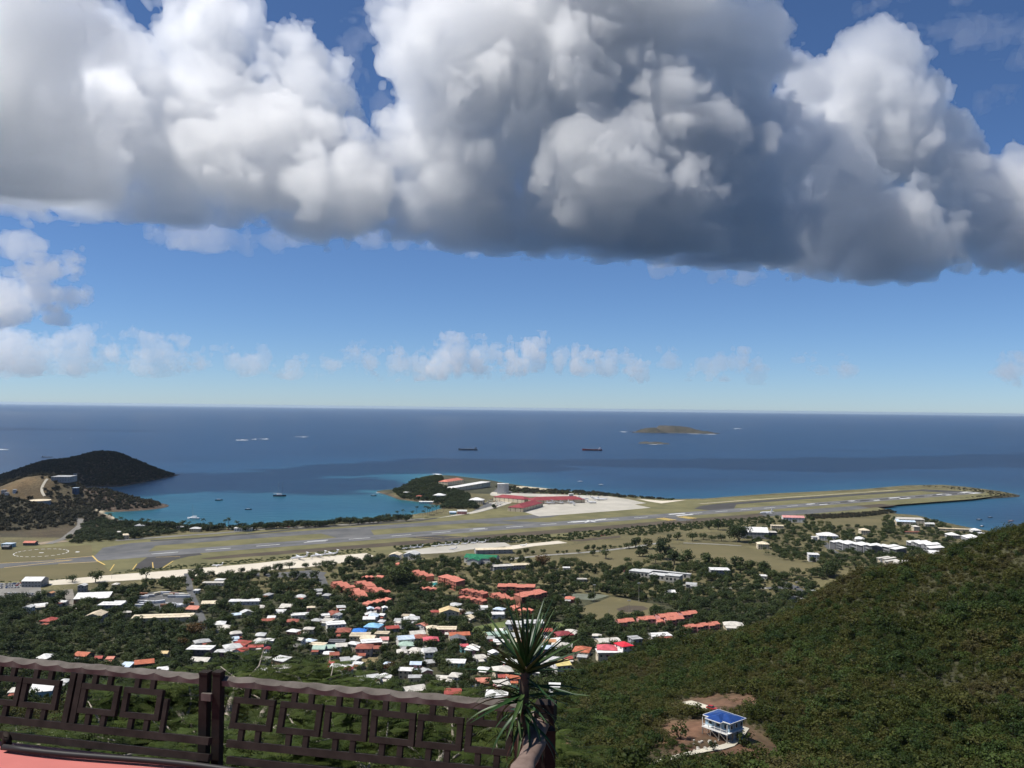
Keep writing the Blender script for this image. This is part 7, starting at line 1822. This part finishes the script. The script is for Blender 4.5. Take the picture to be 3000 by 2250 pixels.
# ---- the spiky plant
leafm = mat('yucca_leaf', (.024, .062, .016), .45, scale=3., col2=(.012, .034, .010), spec=.3)
leafy = mat('yucca_leaf_pale', (.055, .095, .025), .45, scale=3., col2=(.03, .055, .016), spec=.3)
deadm = mat('yucca_dead_leaf', (.16, .13, .08), .9, scale=3., col2=(.08, .06, .035))
YP = 8.75; pb = at(1528, 2330, YP); e = thing('yucca_plant', 'tall spiky sword-leaved plant rising in front of the railing corner', 'plant', tuple(pb), 0)
stem = [Vector(at(x, y, YP)) - Vector(pb) for x, y in ((1528, 2330), (1524, 2240), (1530, 2150), (1533, 2060), (1538, 1985), (1540, 1950))]
obj('stem', MB().tube(stem, [.075, .065, .06, .055, .045, .03], 9).mesh('stem', True), mat('yucca_stem', (.09, .065, .045), .9, scale=6., col2=(.04, .03, .02), bump_s=.5), e)
def sword(L, w_, droop, seed):
    """a folded blade growing along +x, drooping in -z"""
    mb = MB(); n = 9; p = Vector((0, 0, 0)); d = Vector((1, 0, 0)); r = random.Random(seed)
    for i in range(n + 1):
        t = i / n; ww = w_ * (min(1, .45 + t * 2.2) * (1 - max(0, t - .25) / .75) ** .75) + .0012
        nrm = Vector((-d.z, 0, d.x)); mb.v += [tuple(p + Vector((0, ww, 0)) + nrm * ww * .45), tuple(p), tuple(p - Vector((0, ww, 0)) + nrm * ww * .45)]
        p = p + d * (L / n); d = (d + Vector((0, 0, -droop * (.25 + t)))).normalized()
    for i in range(n):
        for k in (0, 1): mb.f.append((i * 3 + k, i * 3 + k + 1, (i + 1) * 3 + k + 1, (i + 1) * 3 + k)); mb.mi.append(0)
    return mb.mesh('leaf', True)
SW = [sword(L, w_, dr, i) for i, (L, w_, dr) in enumerate([(.76, .026, .010), (.74, .027, .03), (.68, .024, .09), (.62, .022, .16), (.55, .021, .24), (.5, .017, .3)])]
SWM = {}
def sleaf(i, m_):
    if (i, m_.name) not in SWM:
        c = SW[i].copy(); c.materials.clear(); c.materials.append(m_); SWM[(i, m_.name)] = c
    return SWM[(i, m_.name)]
ry = random.Random(21)
def put_leaf(i, m_, t, az, el, s=1.):
    q = min(len(stem) - 1.001, t * (len(stem) - 1)); j = int(q); p = stem[j].lerp(stem[j + 1], q - j)
    o = obj('leaf', sleaf(i, m_), None, e); o.location = p; o.rotation_euler = (ry.uniform(-.6, .6), -el, az + ry.uniform(-.3, .3)); o.scale = (s,) * 3
for k in range(28): put_leaf(ry.choice([0, 0, 1]), ry.choice([leafm, leafm, leafy]), ry.uniform(.92, 1.), k * 2.4, ry.uniform(.7, 1.5), ry.uniform(.65, 1.08))
for k in range(26): put_leaf(ry.choice([0, 0, 1]), ry.choice([leafm, leafm, leafy]), ry.uniform(.84, .96), k * 2.4 + 1, ry.uniform(.2, .85), ry.uniform(.85, 1.))
for k in range(34): put_leaf(ry.choice([0, 1, 2, 3]), ry.choice([leafm, leafm, leafy]), ry.uniform(.52, .84), k * 2.4 + .6, ry.uniform(-.25, .45), ry.uniform(.8, 1.))
for k in range(20): put_leaf(ry.choice([3, 4]), ry.choice([leafm, leafm, leafy]), ry.uniform(.42, .66), k * 2.4, ry.uniform(-.7, .05), ry.uniform(.75, 1.))
for k in range(26): put_leaf(5, deadm, ry.uniform(.2, .5), k * 2.4, ry.uniform(-1.2, -.7), ry.uniform(.7, 1.))
# ---- feathery treetops just below the terrace
fern = leaf_mat('poinciana_foliage', [(0, (.032, .05, .011)), (.5, (.05, .072, .015)), (1., (.078, .094, .024))], 1.2, .0, .35)
twig = mat('pale_branch', (.36, .32, .26), .9, scale=4., col2=(.2, .17, .14))
def poinciana(cx, cy_, ztop, R, n, label, seed):
    r = np.random.default_rng(seed); rb = random.Random(seed); zg = H(cx, cy_)
    e = thing('poinciana_tree', label, 'tree', (cx, cy_, zg), 0, 'feathery treetops below the terrace')
    hT = ztop - zg; fork = Vector((0, 0, hT - R * .62))
    obj('trunk', MB().tube([(0, 0, -1), (.2, .1, (hT - R * .6) * .5), fork], [.34, .28, .22], 9).mesh('trunk', True), twig, e)
    tips = []
    for b_ in range(9):
        a = 2 * PI * b_ / 9 + rb.uniform(-.3, .3); rd = R * rb.uniform(.55, .9); mb = MB()
        p0 = fork; p1 = fork + Vector((math.cos(a) * rd * .4, math.sin(a) * rd * .4, R * rb.uniform(.22, .34))); p2 = Vector((math.cos(a + rb.uniform(-.25, .25)) * rd, math.sin(a + rb.uniform(-.25, .25)) * rd, hT - .35 - .5 * (rd / R) ** 2 * R * .35))
        mb.tube([p0, p1, p1.lerp(p2, .5) + Vector((0, 0, .15)), p2], [.13, .09, .06, .03], 6)
        for s in range(11):
            t = rb.uniform(.25, 1); q0 = p1.lerp(p2, t); da = a + rb.uniform(-1.5, 1.5); l = rb.uniform(.6, 1.7)
            q1 = q0 + Vector((math.cos(da) * l * .6, math.sin(da) * l * .6, rb.uniform(-.05, .4))); q2 = q1 + Vector((math.cos(da + .5) * l * .5, math.sin(da + .5) * l * .5, rb.uniform(-.05, .3)))
            mb.tube([q0, q1, q2], [.035, .022, .01], 5); tips += [q1, q2, q2, q1.lerp(q2, .5)]
        obj('branch', mb.mesh('branch', True), twig, e)
    # fronds: a rib with paired leaflets, in one crown mesh
    tp = np.array([tuple(t) for t in tips]); k = r.integers(0, len(tp), n)
    pos = tp[k] + r.normal(size=(n, 3)) * np.array([.28, .28, .12])
    az = r.uniform(0, 2 * PI, n); el = r.uniform(-.35, .35, n); L = r.uniform(.32, .56, n)
    d = np.c_[np.cos(az) * np.cos(el), np.sin(az) * np.cos(el), np.sin(el)]; sd_ = np.c_[-np.sin(az), np.cos(az), np.zeros(n)]
    V = []; m = 11
    for j in range(m):
        t = (j + .5) / m; c = pos + d * (L * t)[:, None] + np.array([0, 0, -.16]) * (t * t * L)[:, None]; wl = .085 * math.sin(PI * min(1, .2 + t * .85)) + .02
        for s in (-1, 1):
            tip = c + sd_ * s * wl + d * .03 + np.array([0, 0, -.02]); hw = d * .011
            V.append(np.stack([c - hw, c + hw, tip + hw * .8, tip - hw * .8], 1))
    V = np.concatenate(V).reshape(-1, 3); me = np_mesh('crown', V, np.arange(len(V)).reshape(-1, 4)); me.materials.append(fern)
    obj('crown', me, None, e)
poinciana(-5.2, 17.0, 210.5, 3.2, 3600, 'broad feathery tree whose top shows above the middle of the railing', 3)
poinciana(-1.7, 14.6, 210.5, 3.0, 3400, 'feathery tree behind the right railing panel', 4)
poinciana(-6.6, 14.2, 210.2, 2.5, 2400, 'feathery tree behind the left railing panel', 5)
poinciana(-9.2, 15.0, 209.7, 2.4, 1700, 'feathery tree farthest left behind the railing', 6)
